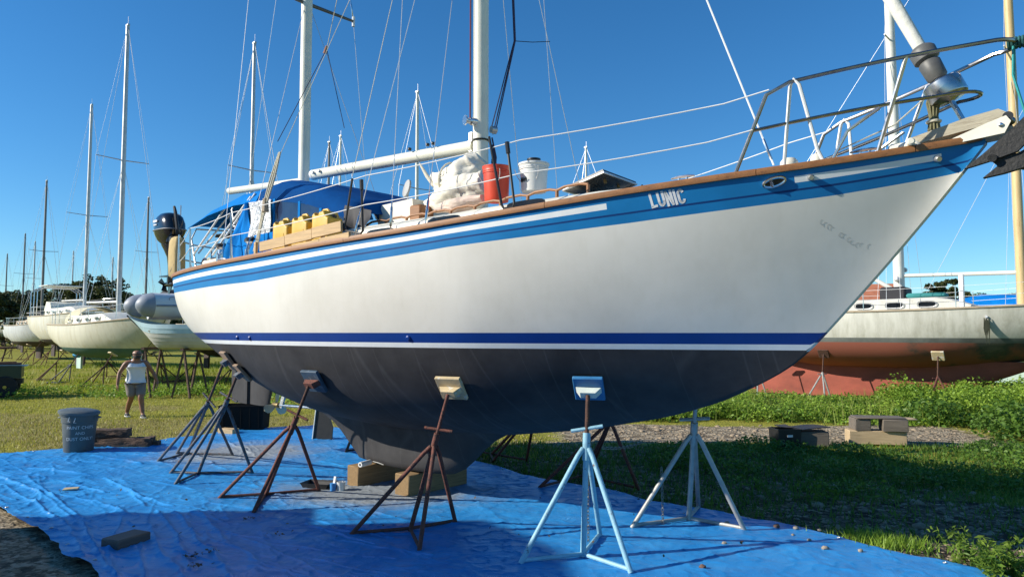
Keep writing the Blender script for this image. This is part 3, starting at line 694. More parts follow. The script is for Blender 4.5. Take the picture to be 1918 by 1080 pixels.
# ---- slanted hatch box and round vent disc by the companionway
a = bp(705, 408, .55); b_ = bp(772, 392, .55); h_ = .17
m = MB(); d = Vector((b_.x - a.x, 0, 0)); m.prism([(0, -.2), (d.x + .05, -.2), (d.x, h_), (.1, h_ - .02)], (a.x, -.55, a.z), (1, 0, 0), (0, 0, 1), (0, .7, 0)); m.build('dorade_box', M_gel, boat)
c = bp(762, 353, .3); m = MB(); m.lathe([(.115, -.012), (.118, 0), (.115, .012), (.05, .02)], 28, c, (-.35, -.9, .2)); dsc = m.build('radar_reflector_disc', pm('pale_grey_disc', (.40, .40, .38), .5), boat)
m = MB(); m.tube([c + Vector((0, .02, 0)), c + Vector((.0, .02, -.4))], .012, 6); m.build('disc_post', M_alu, dsc)
m = MB(); m.bevbox(bp(790, 398, .5) + Vector((0, 0, -.03)), (.2, .24, .22), .02); m.build('teak_locker', M_teak, boat)
# ---- cockpit coaming, winches, stern rail
m = MB(); m.prism([(-7.2, 0), (-4.8, 0), (-4.8, .28), (-6.9, .2)], (0, -1.12, zsheer(-6)), (1, 0, 0), (0, 0, 1), (0, .12, 0)); m.prism([(-7.2, 0), (-4.8, 0), (-4.8, .28), (-6.9, .2)], (0, 1.0, zsheer(-6)), (1, 0, 0), (0, 0, 1), (0, .12, 0)); m.build('cockpit_coaming', M_gel, boat)
for s, b in ((-6.35, 1.12), (-5.55, 1.12), (-6.35, -1.1)):
    c = Vector((s, -b, zsheer(s) + .2)); m = MB(); m.lathe([(.075, -.2), (.075, .06), (.055, .08), (.05, .14), (.075, .17), (.075, .185)], 18, c); wv = m.build('winch', M_ss, boat)
    m = MB(); m.lathe([(.085, .17), (.085, .2), (.06, .23), (.0, .235)], 16, c); m.bar(c + Vector((0, 0, .21)), c + Vector((.16, -.05, .215)), .03, .02); m.build('winch_top', M_black, wv)
# pushpit rails
for hgt in (.58, .30):
    pts = []
    for s in (-6.9, -7.35, -7.55): pts.append(railp(s, .045 + hgt, -1, .05))
    pts += [Vector((-7.98, -.45, zsheer(-7.6) + .045 + hgt)), Vector((-7.98, .45, zsheer(-7.6) + .045 + hgt))]
    for s in (-7.55, -7.35, -6.9): pts.append(railp(s, .045 + hgt, 1, .05))
    tube_part('stern_rail', pts, .013, M_ss)
for s in (-6.9, -7.5):
    for side in (-1, 1): tube_part('stern_rail_post', [railp(s, .02, side, .05), railp(s, .63, side, .05)], .013, M_ss)
for yy in (-.45, .45): tube_part('stern_rail_post', [(-7.9, yy, zsheer(-7.6)), (-7.98, yy, zsheer(-7.6) + .63)], .013, M_ss)
# wind vane / ladder tubes and clutter at the stern
for k in range(6):
    s = -7.45 + .12 * k; p = Vector((s, -.75 - .06 * (k % 3), zsheer(s) + .05)); tube_part('stern_tube', [p, p + Vector((.28 + .05 * k, .05, .55 + .06 * (k % 3)))], .011, M_ss)
for k in range(3): tube_part('coiled_line', [Vector((-7.2 + .1 * k + .09 * math.cos(a), -.95 + .02 * k, zsheer(-7) + .18 + .13 * math.sin(a))) for a in np.linspace(0, 6.28, 14, endpoint=False)], .016, M_rope if k % 2 else M_ropedark, seg=6)
# slanting struts that brace the canopy
for (x0, y0, b0, x1, y1, b1) in ((385, 482, 1.15, 470, 368, 1.0), (398, 478, 1.15, 478, 362, 1.0), (362, 478, 1.05, 424, 386, .95), (372, 474, .6, 432, 400, .7), (440, 430, 1.1, 468, 372, .9)): tube_part('canopy_strut', [bp(x0, y0, b0), bp(x1, y1, b1)], .014, M_lwire)
# ---- solar panel over the stern
m = MB(); q = [bp(365, 432, .55), bp(450, 445, .55), bp(455, 462, -.5), bp(372, 452, -.5)]
q = [Vector((-7.55, -.6, 3.62)), Vector((-6.7, -.6, 3.60)), Vector((-6.7, .6, 3.60)), Vector((-7.55, .6, 3.62))]
m.add(q + [p + Vector((0, 0, .035)) for p in q], [(3, 2, 1, 0), (4, 5, 6, 7), (0, 1, 5, 4), (1, 2, 6, 5), (2, 3, 7, 6), (3, 0, 4, 7)]); so = m.build('solar_panel', pm('panel_backsheet', (.45, .42, .34), .5), boat, smooth=False)
m = MB(); m.tube(q, .018, 6, closed=True); m.build('panel_frame', M_black, so)
# ---- canvas bimini and dodger on bows
def canopy(name, arches, mat, n=16, th=.008, sag=.03):
    """arches: list of (x, half width, eave z, crown z); a sheet over bent tubes"""
    m = MB(); g = []
    fine = []
    for i in range(len(arches) - 1):
        for k in range(5):
            f = k / 5; a, b = arches[i], arches[i + 1]; fine.append([a[j] + (b[j] - a[j]) * f for j in range(4)] + [sag * math.sin(f * math.pi)])
    fine.append(list(arches[-1]) + [0])
    for x, hw, ze, zc, sg in fine:
        row = []
        for j in range(n + 1):
            t = -1 + 2 * j / n; p = abs(t)
            y = hw * math.copysign(min(1, p * 1.12) if p < .8 else .896 + (p - .8) * .52, t); z = zc - (zc - ze) * (p ** 5) - sg * (1 - p)
            row.append(Vector((x, y, z)))
        g.append(row)
    for row in g: m.v += [tuple(p) for p in row]
    for row in g: m.v += [(p.x, p.y, p.z - th) for p in row]
    W = n + 1; NR = len(g); off = NR * W
    for i in range(NR - 1):
        for j in range(n):
            a = i * W + j; m.f.append((a, a + 1, a + W + 1, a + W)); m.m.append(0); m.f.append((off + a, off + a + W, off + a + W + 1, off + a + 1)); m.m.append(0)
    for i in range(NR - 1):
        for j in (0, n): a = i * W + j; m.f.append((a, a + W, off + a + W, off + a)); m.m.append(0)
    for j in range(n):
        for i in (0, NR - 1): a = i * W + j; m.f.append((a, a + 1, off + a + 1, off + a)); m.m.append(0)
    return m.build(name, mat, boat, ang=60)
bim = canopy('bimini_canopy', [(-7.72, 1.0, 3.72, 3.80), (-7.0, 1.02, 3.86, 4.02), (-6.2, 1.04, 3.92, 4.16), (-5.55, 1.05, 3.90, 4.18)], M_canvas)
dod = canopy('dodger_canopy', [(-5.50, 1.06, 3.90, 4.20), (-5.1, 1.10, 3.86, 4.22), (-4.3, 1.10, 3.72, 4.05), (-3.45, 1.05, 3.42, 3.72), (-3.38, 1.04, 3.40, 3.55)], pm('navy_canvas', (.003, .06, .22), .85, 0, .2, 3, .25, 7, bdist=.03, spec=.05))
for x, hw, zc in ((-7.6, 1.0, 3.76), (-6.3, 1.03, 4.08), (-5.5, 1.05, 4.12)):
    pts = [(x + .45, -1.08, zsheer(x) + .05), (x + .05, -hw, zc - .22), (x, -hw * .9, zc - .05), (x, 0, zc + .0), (x, hw * .9, zc - .05), (x + .05, hw, zc - .22), (x + .45, 1.08, zsheer(x) + .05)]
    tube_part('canopy_bow', pts, .0125, M_alu)
# dodger side curtains: dark vinyl windows, one clear crumpled panel, blue strips hanging
vin = pm('tinted_vinyl', (.018, .035, .085), .10, 0, .25, 2.5, .3, 5, bdist=.03)
for side in (-1, 1):
    y = side * 1.09
    panels = [(-4.98, -4.42, vin), (-4.38, -3.95, vin), (-3.92, -3.45, vin)]
    for x0, x1, mt in panels:
        zt0 = interp(x0, [-5.1, -4.3, -3.45], [3.87, 3.73, 3.44]); zt1 = interp(x1, [-5.1, -4.3, -3.45], [3.87, 3.73, 3.44]); m = MB()
        m.prism([(x0, 3.28), (x1, 3.28), (x1, zt1), (x0, zt0)], (0, y, 0), (1, 0, 0), (0, 0, 1), (0, side * .006, 0)); m.build('dodger_window', mt, dod, smooth=False)
    for x in (-5.0, -4.4, -3.93):
        m = MB(); zt = interp(x, [-5.1, -4.3, -3.45], [3.88, 3.74, 3.45]); m.bar((x, y + side * .005, 3.25), (x, y + side * .005, zt), .016, .05, (1, 0, 0)); m.build('dodger_seam', M_canvas, dod, smooth=False)
clear = pm('clouded_clear_vinyl', (.66, .68, .70), .15, 0, .35, 7, .9, 16, bdist=.05, coat=.4)
def drape(name, quad, mat, nx=14, ny=18, amp=.03, seed=0):
    m = MB(); P = [Vector(p) for p in quad]
    for i in range(ny + 1):
        for j in range(nx + 1):
            u, v = j / nx, i / ny; p = P[0].lerp(P[1], u).lerp(P[3].lerp(P[2], u), v)
            w = noise.noise(Vector((u * 5 + seed, v * 1.4, seed * 1.7))) * amp * (.3 + v); m.v.append((p.x + w * .3, p.y + w, p.z))
    for i in range(ny):
        for j in range(nx): a = i * (nx + 1) + j; m.f.append((a, a + 1, a + nx + 2, a + nx + 1)); m.m.append(0)
    return m.build(name, mat, dod, ang=70)
drape('clear_curtain', [(-5.62, -1.12, 3.88), (-5.05, -1.12, 3.86), (-5.02, -1.12, 3.38), (-5.58, -1.12, 3.36)], clear, amp=.06, seed=3)
drape('canvas_curtain', [(-5.80, -1.10, 3.90), (-5.62, -1.12, 3.88), (-5.5, -1.14, 3.02), (-6.35, -1.14, 3.02)], MATS['blue_canvas'], amp=.12, seed=5)
drape('canvas_curtain', [(-5.50, -1.13, 3.40), (-4.95, -1.13, 3.40), (-4.85, -1.15, 3.05), (-5.4, -1.15, 3.03)], MATS['blue_canvas'], amp=.10, seed=8)
drape('dark_cover', [(-3.55, -1.0, 3.62), (-3.05, -1.0, 3.5), (-3.0, -1.1, 3.25), (-3.6, -1.1, 3.22)], pm('black_cover', (.02, .02, .025), .7, 0, .2, 5), amp=.08, seed=2)

# ================================================================== things carried on the ketch
def bthing(name, p, label, cat, group=None): return empty(name, bw(p), -HD, label, cat, group)
# planks lashed to the stanchions, jerry cans behind them
M_pine = wood('pine_plank', (.55, .38, .20), (.42, .27, .13), 3.5, .75)
rb = lambda s: bsheer(s)
PK = empty('plank_rack', bw((-3.9, -1.6, 3.0)), -HD, 'raw pine boards fixed along the starboard rail outside the yellow cans', 'boards')
pO = Vector((-3.9, -1.6, 3.0))
for (x0, y0, x1, y1, h) in ((488, 461, 640, 425, .115), (500, 474, 655, 441, .06)):
    A = bp(x0, y0, 1.6); A = bp(x0, y0, rb(A.x) + .0); B = bp(x1, y1, 1.6); B = bp(x1, y1, rb(B.x) + .0)
    for k in range(3):
        a = A.lerp(B, k / 3 + (.004 if k else 0)); b = A.lerp(B, (k + 1) / 3); m = MB(); m.bar(a - pO + Vector((0, 0, .008 * (k - 1))), b - pO + Vector((0, 0, .008 * (k - 1))), .03, h); m.build('board', M_pine, PK, smooth=False)
for f in (.05, .5, .95):
    A = bp(500, 462, 1.5); B = bp(640, 430, 1.5); p = A.lerp(B, f); p = Vector((p.x, -(rb(p.x) - .04), zsheer(p.x) + .0)); m = MB(); m.bar(p - pO, p - pO + Vector((0, 0, .2)), .03, .04, (1, 0, 0)); m.build('batten', M_pine, PK, smooth=False)
M_can = pm('yellow_jerry_plastic', (.62, .38, .04), .5, 0, .12, 6, .05, 30)
def jerry(px, py, hpx, label):
    c = bp(px, py, 1.34); c.z = zsheer(c.x) + .06; e = bthing('jerry_can', c, label, 'jerry can', 'yellow jerry cans on the side deck')
    L_, W_, H_ = .33, .22, .43
    m = MB(); prof = [(-L_ / 2, 0), (L_ / 2, 0), (L_ / 2, H_ * .78), (L_ * .30, H_ * .86), (L_ * .22, H_), (-L_ * .05, H_), (-L_ * .1, H_ * .9), (-L_ * .3, H_ * .9), (-L_ * .36, H_), (-L_ / 2, H_ * .93)]
    secs = []
    for y, k in ((-W_ / 2, .93), (-W_ / 2 + .02, 1), (W_ / 2 - .02, 1), (W_ / 2, .93)):
        secs.append([Vector((a * k, y, H_ / 2 + (b - H_ / 2) * k)) for a, b in prof])
    m.loft(secs); cbod = m.build('can_body', M_can, e, ang=180); bv = cbod.modifiers.new('round', 'BEVEL'); bv.width = .018; bv.segments = 3; bv.limit_method = 'ANGLE'
    m = MB(); m.tube([(-L_ * .34, 0, H_ * .96), (-L_ * .2, 0, H_ * 1.06), (L_ * .02, 0, H_ * 1.06), (L_ * .1, 0, H_)], .017, 8); m.build('handle', M_can, e)
    m = MB(); m.lathe([(.03, 0), (.03, .035), (.022, .04)], 14, (L_ * .38, 0, H_ * .8), (.4, 0, 1)); m.build('cap', pm('black_cap', (.03, .03, .03), .5), e)
    m = MB(); m.box((0, -W_ / 2 - .001, H_ * .42), (L_ * .6, .006, H_ * .36)); m.build('embossed_panel', M_can, e)
    return e
jerry(538, 430, 0, 'yellow jerry can nearest the clear curtain'); jerry(574, 424, 0, 'yellow jerry can between two others behind the boards'); jerry(613, 414, 0, 'yellow jerry can next to the black gate stanchion')
# buckets
def bucket(px, pyb, b, h, r, mat, name, label, lid=False):
    c = bp(px, pyb, b); e = bthing(name, c, label, 'bucket')
    m = MB(); pr = [(r * .86, 0), (r * .88, .01), (r * .98, h * .80), (r * 1.03, h * .805), (r * 1.0, h * .84), (r * 1.04, h * .86), (r * 1.01, h * .9), (r * 1.07, h * .97), (r * 1.07, h)]
    if not lid: pr += [(r * .99, h), (r * .95, h * .85)]
    m.lathe(pr, 30); m.build('pail', mat, e)
    m = MB(); m.tube([(r * 1.06 * math.cos(a), r * 1.06 * math.sin(a) * .35 - r * .9, h * .9 - r * 1.3 * math.sin(a)) for a in np.linspace(.1, math.pi - .1, 12)], .004, 5); m.build('bail', M_wire, e)
    if lid:
        m = MB(); m.lathe([(r * 1.1, h * .97), (r * 1.1, h * 1.03), (r * 1.0, h * 1.05), (r * .55, h * 1.05)], 30); m.build('lid', mat, e)
        m = MB(); m.lathe([(r * .42, h * 1.05), (r * .42, h * 1.16), (r * .48, h * 1.17), (r * .48, h * 1.22), (r * .3, h * 1.22)], 20); m.build('spout', M_black, e)
        for k, wd in enumerate((.022, .014, .02, .012)):
            a = -2.05 + k * .17; m = MB(); q = Vector((r * .97 * math.cos(a), r * .97 * math.sin(a), h * .38)); m.tube([q + Vector((0, 0, .03)), q + Vector((.006, 0, -.02)), q + Vector((.02, -.006, .012))], .005, 4); m.build('marker_writing', M_black, e)
    return e
bucket(930, 378, .62, .38, .148, pm('orange_red_plastic', (.62, .055, .018), .45, 0, .12, 5, col2=(.60, .22, .16), thr=.66), 'orange_bucket', 'orange red plastic pail standing by the mast, scuffed pale')
bucket(1000, 360, .35, .30, .155, pm('white_pail', (.70, .70, .67), .4, 0, .06, 5), 'white_bucket', 'white lidded pail with black spout and marker writing', True)
# sail bundled round the mast foot
def lump(name, parent, path, radii, mat, seed, flat=.85, n=44, seg=44, amp=.26):
    P = [Vector(p) for p in path]; secs = []
    xs = np.linspace(0, len(P) - 1, n)
    for i, t in enumerate(xs):
        k = min(int(t), len(P) - 2); f = t - k; f2 = f * f * (3 - 2 * f); c = P[k].lerp(P[k + 1], f); r = radii[k] + (radii[k + 1] - radii[k]) * f2
        tg = (P[k + 1] - P[k]).normalized(); u = Vector((0, 1, 0)); v = tg.cross(u).normalized(); u = v.cross(tg)
        row = []
        for j in range(seg):
            a = 2 * math.pi * j / seg; q = Vector((math.cos(a), math.sin(a), 0))
            d = 1 + amp * 1.3 * noise.noise(Vector((q.x * 1.2 + seed, q.y * 1.2, t * 1.1))) + amp * noise.ridged_multi_fractal(Vector((q.x * 2.4 + seed, q.y * 2.4 + t * 1.5, t * 1.3)), 1, 2, 5, 1, 2) * .5
            row.append(c + (u * q.x + v * q.y * flat) * r * d)
        secs.append(row)
    m = MB(); m.loft(secs); return m.build(name, mat, parent, ang=80)
sb = bthing('bundled_sail', (-2.6, -.3, 3.5), 'cream sail bundled and lashed on the cabin top at the mast foot', 'sail'); sO = Vector((-2.6, -.3, 3.5))
lump('sail_folds', sb, [bp(812, 330, .25) - sO, bp(836, 345, .25) - sO, bp(868, 335, .2) - sO, bp(893, 312, .15) - sO, bp(905, 300, .12) - sO], [.05, .17, .22, .17, .11], M_sail, 1.3)
lump('sail_folds', sb, [bp(800, 385, .35) - sO, bp(835, 375, .35) - sO, bp(880, 360, .3) - sO, bp(915, 345, .3) - sO], [.07, .16, .20, .15], M_sail, 5.1)
lump('sail_folds', sb, [bp(818, 392, .7) - sO, bp(860, 384, .65) - sO, bp(905, 372, .6) - sO], [.05, .09, .05], pm('sail_pinkish', (.62, .50, .42), .85, 0, .2, 6, .5, 12, bdist=.02), 9.4)
m = MB(); m.tube([bp(786, 306, .3) - sO, bp(800, 330, .3) - sO, bp(812, 348, .3) - sO], [.012, .025, .02], 8); m.build('lashing_tail', M_rope, sb)
m = MB(); c = bp(848, 342, .2) - sO; m.tube([c + Vector((.05 * math.sin(a) * .3, .24 * math.cos(a), .24 * math.sin(a))) for a in np.linspace(0, 6.28, 20, endpoint=False)], .012, 6, closed=True); m.build('sail_tie', M_rope, sb)
# outboard motor on the stern rail
oc = Vector((-8.42, -.95, 2.92)); om = bthing('outboard_motor', oc, 'black outboard motor clamped to the stern rail of the ketch', 'outboard motor')
m = MB(); secs = []
for z, x0, x1, w in ((.50, -.12, .10, .09), (.56, -.22, .20, .13), (.66, -.30, .27, .165), (.70, -.31, .28, .175), (.705, -.30, .27, .17), (.80, -.29, .25, .17), (.90, -.24, .19, .15), (.95, -.17, .12, .11), (.965, -.08, .05, .05)):
    secs.append([Vector(((x0 + x1) / 2 + (x1 - x0) / 2 * math.copysign(abs(math.cos(a)) ** .7, math.cos(a)), w * math.copysign(abs(math.sin(a)) ** .7, math.sin(a)), z + .03)) for a in np.linspace(0, 6.283, 24, endpoint=False)])
m.loft(secs); M_eng = pm('gloss_black', (.010, .011, .014), .16, 0, .2, 8, coat=.5); cowl = m.build('cowling', M_eng, om)
m = MB(); ring = [Vector((-.015 + .296 * math.copysign(abs(math.cos(a)) ** .7, math.cos(a)), .178 * math.copysign(abs(math.sin(a)) ** .7, math.sin(a)), .735)) for a in np.linspace(0, 6.283, 30, endpoint=False)]; m.tube(ring, .008, 5, closed=True); m.build('cowl_seam', pm('grey_seam', (.22, .22, .23), .5), cowl)
for k, (dx, wd, hh) in enumerate(((-.06, .13, .035), (-.05, .10, .02))):
    m = MB(); m.box((-.10 + dx * 0, -.176, .865 - .055 * k), (wd, .006, hh)); m.build('decal', pm('pale_decal', (.62, .60, .62), .4), cowl)
m = MB(); secs = [[Vector((xc + dx * math.cos(a), w * math.sin(a), z)) for a in np.linspace(0, 6.283, 16, endpoint=False)] for z, xc, dx, w in ((.53, -.02, .16, .10), (.44, .02, .12, .075), (.34, .05, .085, .05), (.2, .06, .07, .04), (.06, .06, .07, .035))]
m.loft(secs); m.build('leg', M_eng, om)
m = MB(); m.bevbox((.0, 0, .06), (.34, .14, .015), .004); m.build('cavitation_plate', M_eng, om)
m = MB(); m.lathe([(.01, -.16), (.035, -.10), (.04, .06), (.03, .12)], 14, (.03, 0, -.06), (1, 0, 0)); m.bar((.06, 0, .05), (.06, 0, -.06), .03, .1, (0, 1, 0)); m.prism([(-.08, 0), (.05, 0), (-.02, -.12), (-.07, -.12)], (.07, -.006, -.08), (1, 0, 0), (0, 0, 1), (0, .012, 0)); m.build('gearcase', M_eng, om)
for k in range(3):
    a = R(30 + 120 * k); m = MB(); d = Vector((.25, math.cos(a), math.sin(a))); n_ = Vector((.9, -.3 * math.cos(a), .0)).normalized(); c = Vector((-.14, 0, -.06)); e1 = d.cross(n_).normalized()
    m.add([c + e1 * .02, c + d * .09 + e1 * .055, c + d * .11 - e1 * .03, c - e1 * .02, c + e1 * .02 + Vector((.012, 0, 0)), c + d * .09 + e1 * .055 + Vector((.012, 0, 0)), c + d * .11 - e1 * .03 + Vector((.012, 0, 0)), c - e1 * .02 + Vector((.012, 0, 0))], [(0, 1, 2, 3), (7, 6, 5, 4), (0, 4, 5, 1), (1, 5, 6, 2), (2, 6, 7, 3), (3, 7, 4, 0)]); m.build('propeller_blade', M_eng, om)
m = MB(); m.tube([(.16, 0, .62), (.27, -.02, .66), (.34, -.05, .72), (.28, -.06, .98), (.24, -.06, 1.06)], [.03, .03, .028, .024, .018], 8); m.build('tiller', M_black, om)
m = MB(); m.bevbox((.22, 0, .50), (.1, .2, .26), .02); m.bar((.25, -.06, .62), (.25, -.06, .36), .03, .05, (0, 1, 0)); m.bar((.25, .06, .62), (.25, .06, .36), .03, .05, (0, 1, 0)); m.build('clamp_bracket', M_black, om)
m = MB(); m.tube([(.06, .12, .95), (.06, .12, 1.12)], .01, 6); m.build('carry_stub', M_alu, om)
om.scale = (1.14, 1.14, 1.14)
# tan canvas cover hung at the stern
tc_ = Vector((-7.86, -1.08, 2.93)); tb = bthing('horseshoe_cover', tc_, 'tan canvas bag hanging upright on the stern rail beside the motor', 'bag')
m = MB(); secs = []
for i, (z, wx, wy) in enumerate(((.0, .10, .06), (.03, .13, .09), (.2, .14, .10), (.42, .14, .10), (.58, .135, .095), (.64, .10, .07), (.66, .07, .04))):
    secs.append([Vector((wx * math.copysign(abs(math.cos(a)) ** .55, math.cos(a)) + .012 * noise.noise(Vector((a, z * 6, 1))), wy * math.copysign(abs(math.sin(a)) ** .55, math.sin(a)) + .02 * noise.noise(Vector((a * 2, z * 5, 4))), z)) for a in np.linspace(0, 6.283, 24, endpoint=False)])
m.loft(secs); m.build('canvas', pm('tan_canvas', (.50, .37, .17), .85, 0, .12, 8, .3, 12, bdist=.02), tb, ang=70)
m = MB(); m.tube([(-.08, -.085, .04), (.0, -.09, .12), (.08, -.088, .2)], .008, 5); m.build('strap', M_teakgrey, tb)

# ================================================================== jack stands
M_blpaint = pm('pale_blue_chipped_paint', (.24, .46, .57), .5, 0, .14, 9, .3, 60, col2=(.13, .06, .035), thr=.615)
M_rust = pm('rusty_brown_steel', (.085, .042, .03), .85, .1, .4, 14, .5, 80, col2=(.19, .085, .045), thr=.56)
M_rustred = pm('red_primer_rust', (.15, .052, .036), .8, .1, .35, 14, .5, 80, col2=(.06, .035, .03), thr=.53)
M_galv = pm('galvanised_grey', (.36, .36, .34), .5, .3, .18, 9, .2, 50, col2=(.20, .17, .14), thr=.64)
M_bluegrey = pm('worn_blue_grey_paint', (.085, .105, .13), .65, .1, .3, 14, .4, 60, col2=(.11, .05, .03), thr=.52)
M_bluepad = pm('blue_painted_ply', (.03, .17, .38), .55, 0, .18, 7, .2, 30, col2=(.10, .27, .42), thr=.60)
M_palepad = pm('bare_ply', (.55, .43, .25), .7, 0, .15, 6, .2, 40, col2=(.62, .60, .54), thr=.55)
M_chain = pm('chain_steel', (.25, .24, .22), .5, .8, .2, 20)
def stand(label, top, nrm, feet, cen, mat, padmat, screw=None, group='jack stands under the ketch', rad=.024, pad=.29, hubf=.70, padbr=None, name='jack_stand'):
    """top: hull contact, nrm: hull outward normal; feet: 3 ground points; cen: base centre"""
    cen = Vector(cen); e = empty(name, cen, 0, label, 'jack stand', group); L_ = lambda p: Vector(p) - cen
    nrm = Vector(nrm).normalized(); top = Vector(top) + nrm * .012
    u = Vector((0, 0, 1)).cross(nrm).normalized(); v = nrm.cross(u)
    rot = Matrix((u, v, nrm)).transposed()
    m = MB(); m.bevbox(L_(top + nrm * .022), (pad, pad, .04), .006, rot); po = m.build('pad', padmat, e, smooth=False)
    m = MB(); bx_ = top + nrm * .075; m.prism([(-pad * .42, .0), (pad * .42, .0), (pad * .25, .075), (-pad * .25, .075)], L_(top + nrm * .043 - v * .035), u, nrm, v * .07); m.build('pad_bracket', padbr or mat, po, smooth=False)
    tb_ = top + nrm * .11
    hub = cen.lerp(tb_, hubf); ax = (tb_ - hub).normalized()
    m = MB(); m.tube([L_(hub - ax * .1), L_(tb_)], rad * .78, 10); m.build('screw', screw or mat, e)
    m = MB(); hp = hub + ax * .13; side = ax.cross(Vector((.3, .9, .1))).normalized(); m.tube([L_(hp - side * .15 + ax * .03), L_(hp), L_(hp + side * .15 - ax * .03)], rad * .62, 8); m.build('screw_handle', mat, e)
    m = MB(); m.tube([L_(hub - ax * .16), L_(hub + ax * .09)], rad * 1.35, 12); m.build('collar', mat, e)
    m = MB(); m.tube([L_(cen + Vector((0, 0, .02))), L_(hub)], rad, 10); m.build('centre_column', mat, e)
    for p in feet:
        p = Vector(p); m = MB(); a = hub + (p - cen).normalized() * rad * 1.2 - ax * .05
        bend = a.lerp(p, .07) + (p - cen).normalized() * .012
        m.tube([L_(a), L_(bend), L_(p + Vector((0, 0, .015)))], rad * .92, 10); m.build('leg', mat, e)
        m = MB(); m.tube([L_(cen + Vector((0, 0, .045))), L_(p.lerp(hub, .03) + Vector((0, 0, .01)))], rad * .72, 8); m.build('base_bar', mat, e)
    return e
def chain(name, a, b, n, parent=None, r=.013, sag=0.0, label=None):
    a = Vector(a); b = Vector(b); m = MB(); d = (b - a).normalized(); x = d.orthogonal().normalized(); y = d.cross(x); l = (b - a).length / n * .72
    for i in range(n):
        c = a.lerp(b, (i + .5) / n) - Vector((0, 0, sag * 4 * (i + .5) / n * (1 - (i + .5) / n))); p = x if i % 2 else y
        m.tube([c + d * (l * math.cos(t)) + p * (r * math.sin(t)) for t in np.linspace(0, 6.283, 8, endpoint=False)], .0035, 4, closed=True)
    return m.build(name, M_chain, parent)
def near_hull(px, py):
    q, n = hull_hit(px, py)
    if q is None:
        for dx, dy in ((4, -4), (8, -8), (12, -14), (18, -20), (24, -28)):
            q, n = hull_hit(px + dx, py + dy)
            if q is not None: break
    return q, n
G = lambda *p: [gnd(*a) for a in p]
q, n = near_hull(1104, 722); sA = stand('pale blue chipped jack stand with a square blue pad, under the bow', q, n, G((975, 1058), (1182, 1076), (1124, 1006)), gnd(1092, 1046), M_blpaint, M_bluepad, M_rust, padbr=pm('pale_bracket', (.62, .68, .62), .5), rad=.027)
q, n = near_hull(848, 722); sB = stand('rusty jack stand with a bare plywood pad, beside the keel blocks', q, n, G((657, 1004), (785, 1034), (853, 980)), gnd(768, 997), M_rustred, M_palepad, M_rustred, padbr=M_palepad, hubf=.66)
q, n = near_hull(592, 710); sC = stand('rusty jack stand with a slate blue pad, aft of the keel', q, n, G((410, 935), (474, 963), (598, 921)), gnd(497, 931), M_rustred, pm('slate_blue_pad', (.04, .075, .12), .6, 0, .25, 8, col2=(.14, .18, .22), thr=.58), M_rust, hubf=.68)
q, n = near_hull(456, 694); sD = stand('worn blue grey jack stand whose pad bears under the stern', q, n, G((319, 888), (328, 909), (473, 888)), gnd(370, 891), M_bluegrey, pm('brown_pad', (.25, .17, .11), .7), M_rust, hubf=.74)
q, n = near_hull(432, 672); sE = stand('brown jack stand standing farthest aft under the stern', q, n, G((294, 867), (331, 851), (436, 854)), gnd(351, 853), M_bluegrey, pm('brown_pad', (.25, .17, .11), .7), M_rust, hubf=.62)
def port_top(s, z):
    p = hull_local(s, z, 1); return bw(p), BM_.to_3x3() @ hull_norm(p)
c = gnd(1290, 977); q, n = port_top(.35, 1.52); sF = stand('grey galvanised jack stand on the tarp, far side of the bow', q, n, [gnd(1184, 990), gnd(1395, 996), c + Vector((.25, .55, 0))], c, M_galv, M_palepad, M_galv, hubf=.72, rad=.028)
c = gnd(918, 858); lp = iv @ c; q, n = port_top(-2.0, 1.45); sG = stand('dark red jack stand in the shade, far side of the keel', q, n, [gnd(922, 866), gnd(986, 864), c + Vector((-.3, .6, 0))], c + Vector((0, .2, 0)), M_rustred, M_palepad, M_rust)
c = gnd(1092, 896); q, n = port_top(-.75, 1.45); sH = stand('dark red jack stand in the shade behind the pale blue one', q, n, [gnd(1010, 915), gnd(1196, 918), c + Vector((.2, .7, 0))], c, M_rustred, M_palepad, M_rust)
c = bw((-6.2, 1.75, 0)); q, n = port_top(-6.0, 1.75); sI = stand('jack stand on the grass side, under the port quarter', q, n, [c + Vector((-.5, -.3, 0)), c + Vector((.5, -.3, 0)), c + Vector((0, .6, 0))], c, M_rust, M_palepad, M_rust)
tag(chain('hanging_chain', gnd(1100, 1012) + Vector((0, -.1, .0)), gnd(1100, 1012) + Vector((.0, -.1, .75)), 22), 'short steel chain hanging inside the pale blue jack stand', 'chain')
tag(chain('hanging_chain', gnd(1242, 985) + Vector((0, 0, .02)), gnd(1242, 985) + Vector((-.01, 0, .62)), 18), 'short steel chain hanging beside the grey jack stand', 'chain')
tag(chain('slack_chain', atY(1128, 838, 8.2), atY(1202, 828, 8.9), 20, r=.016, sag=.03), 'slack steel chain strung between stands across the shade', 'chain')

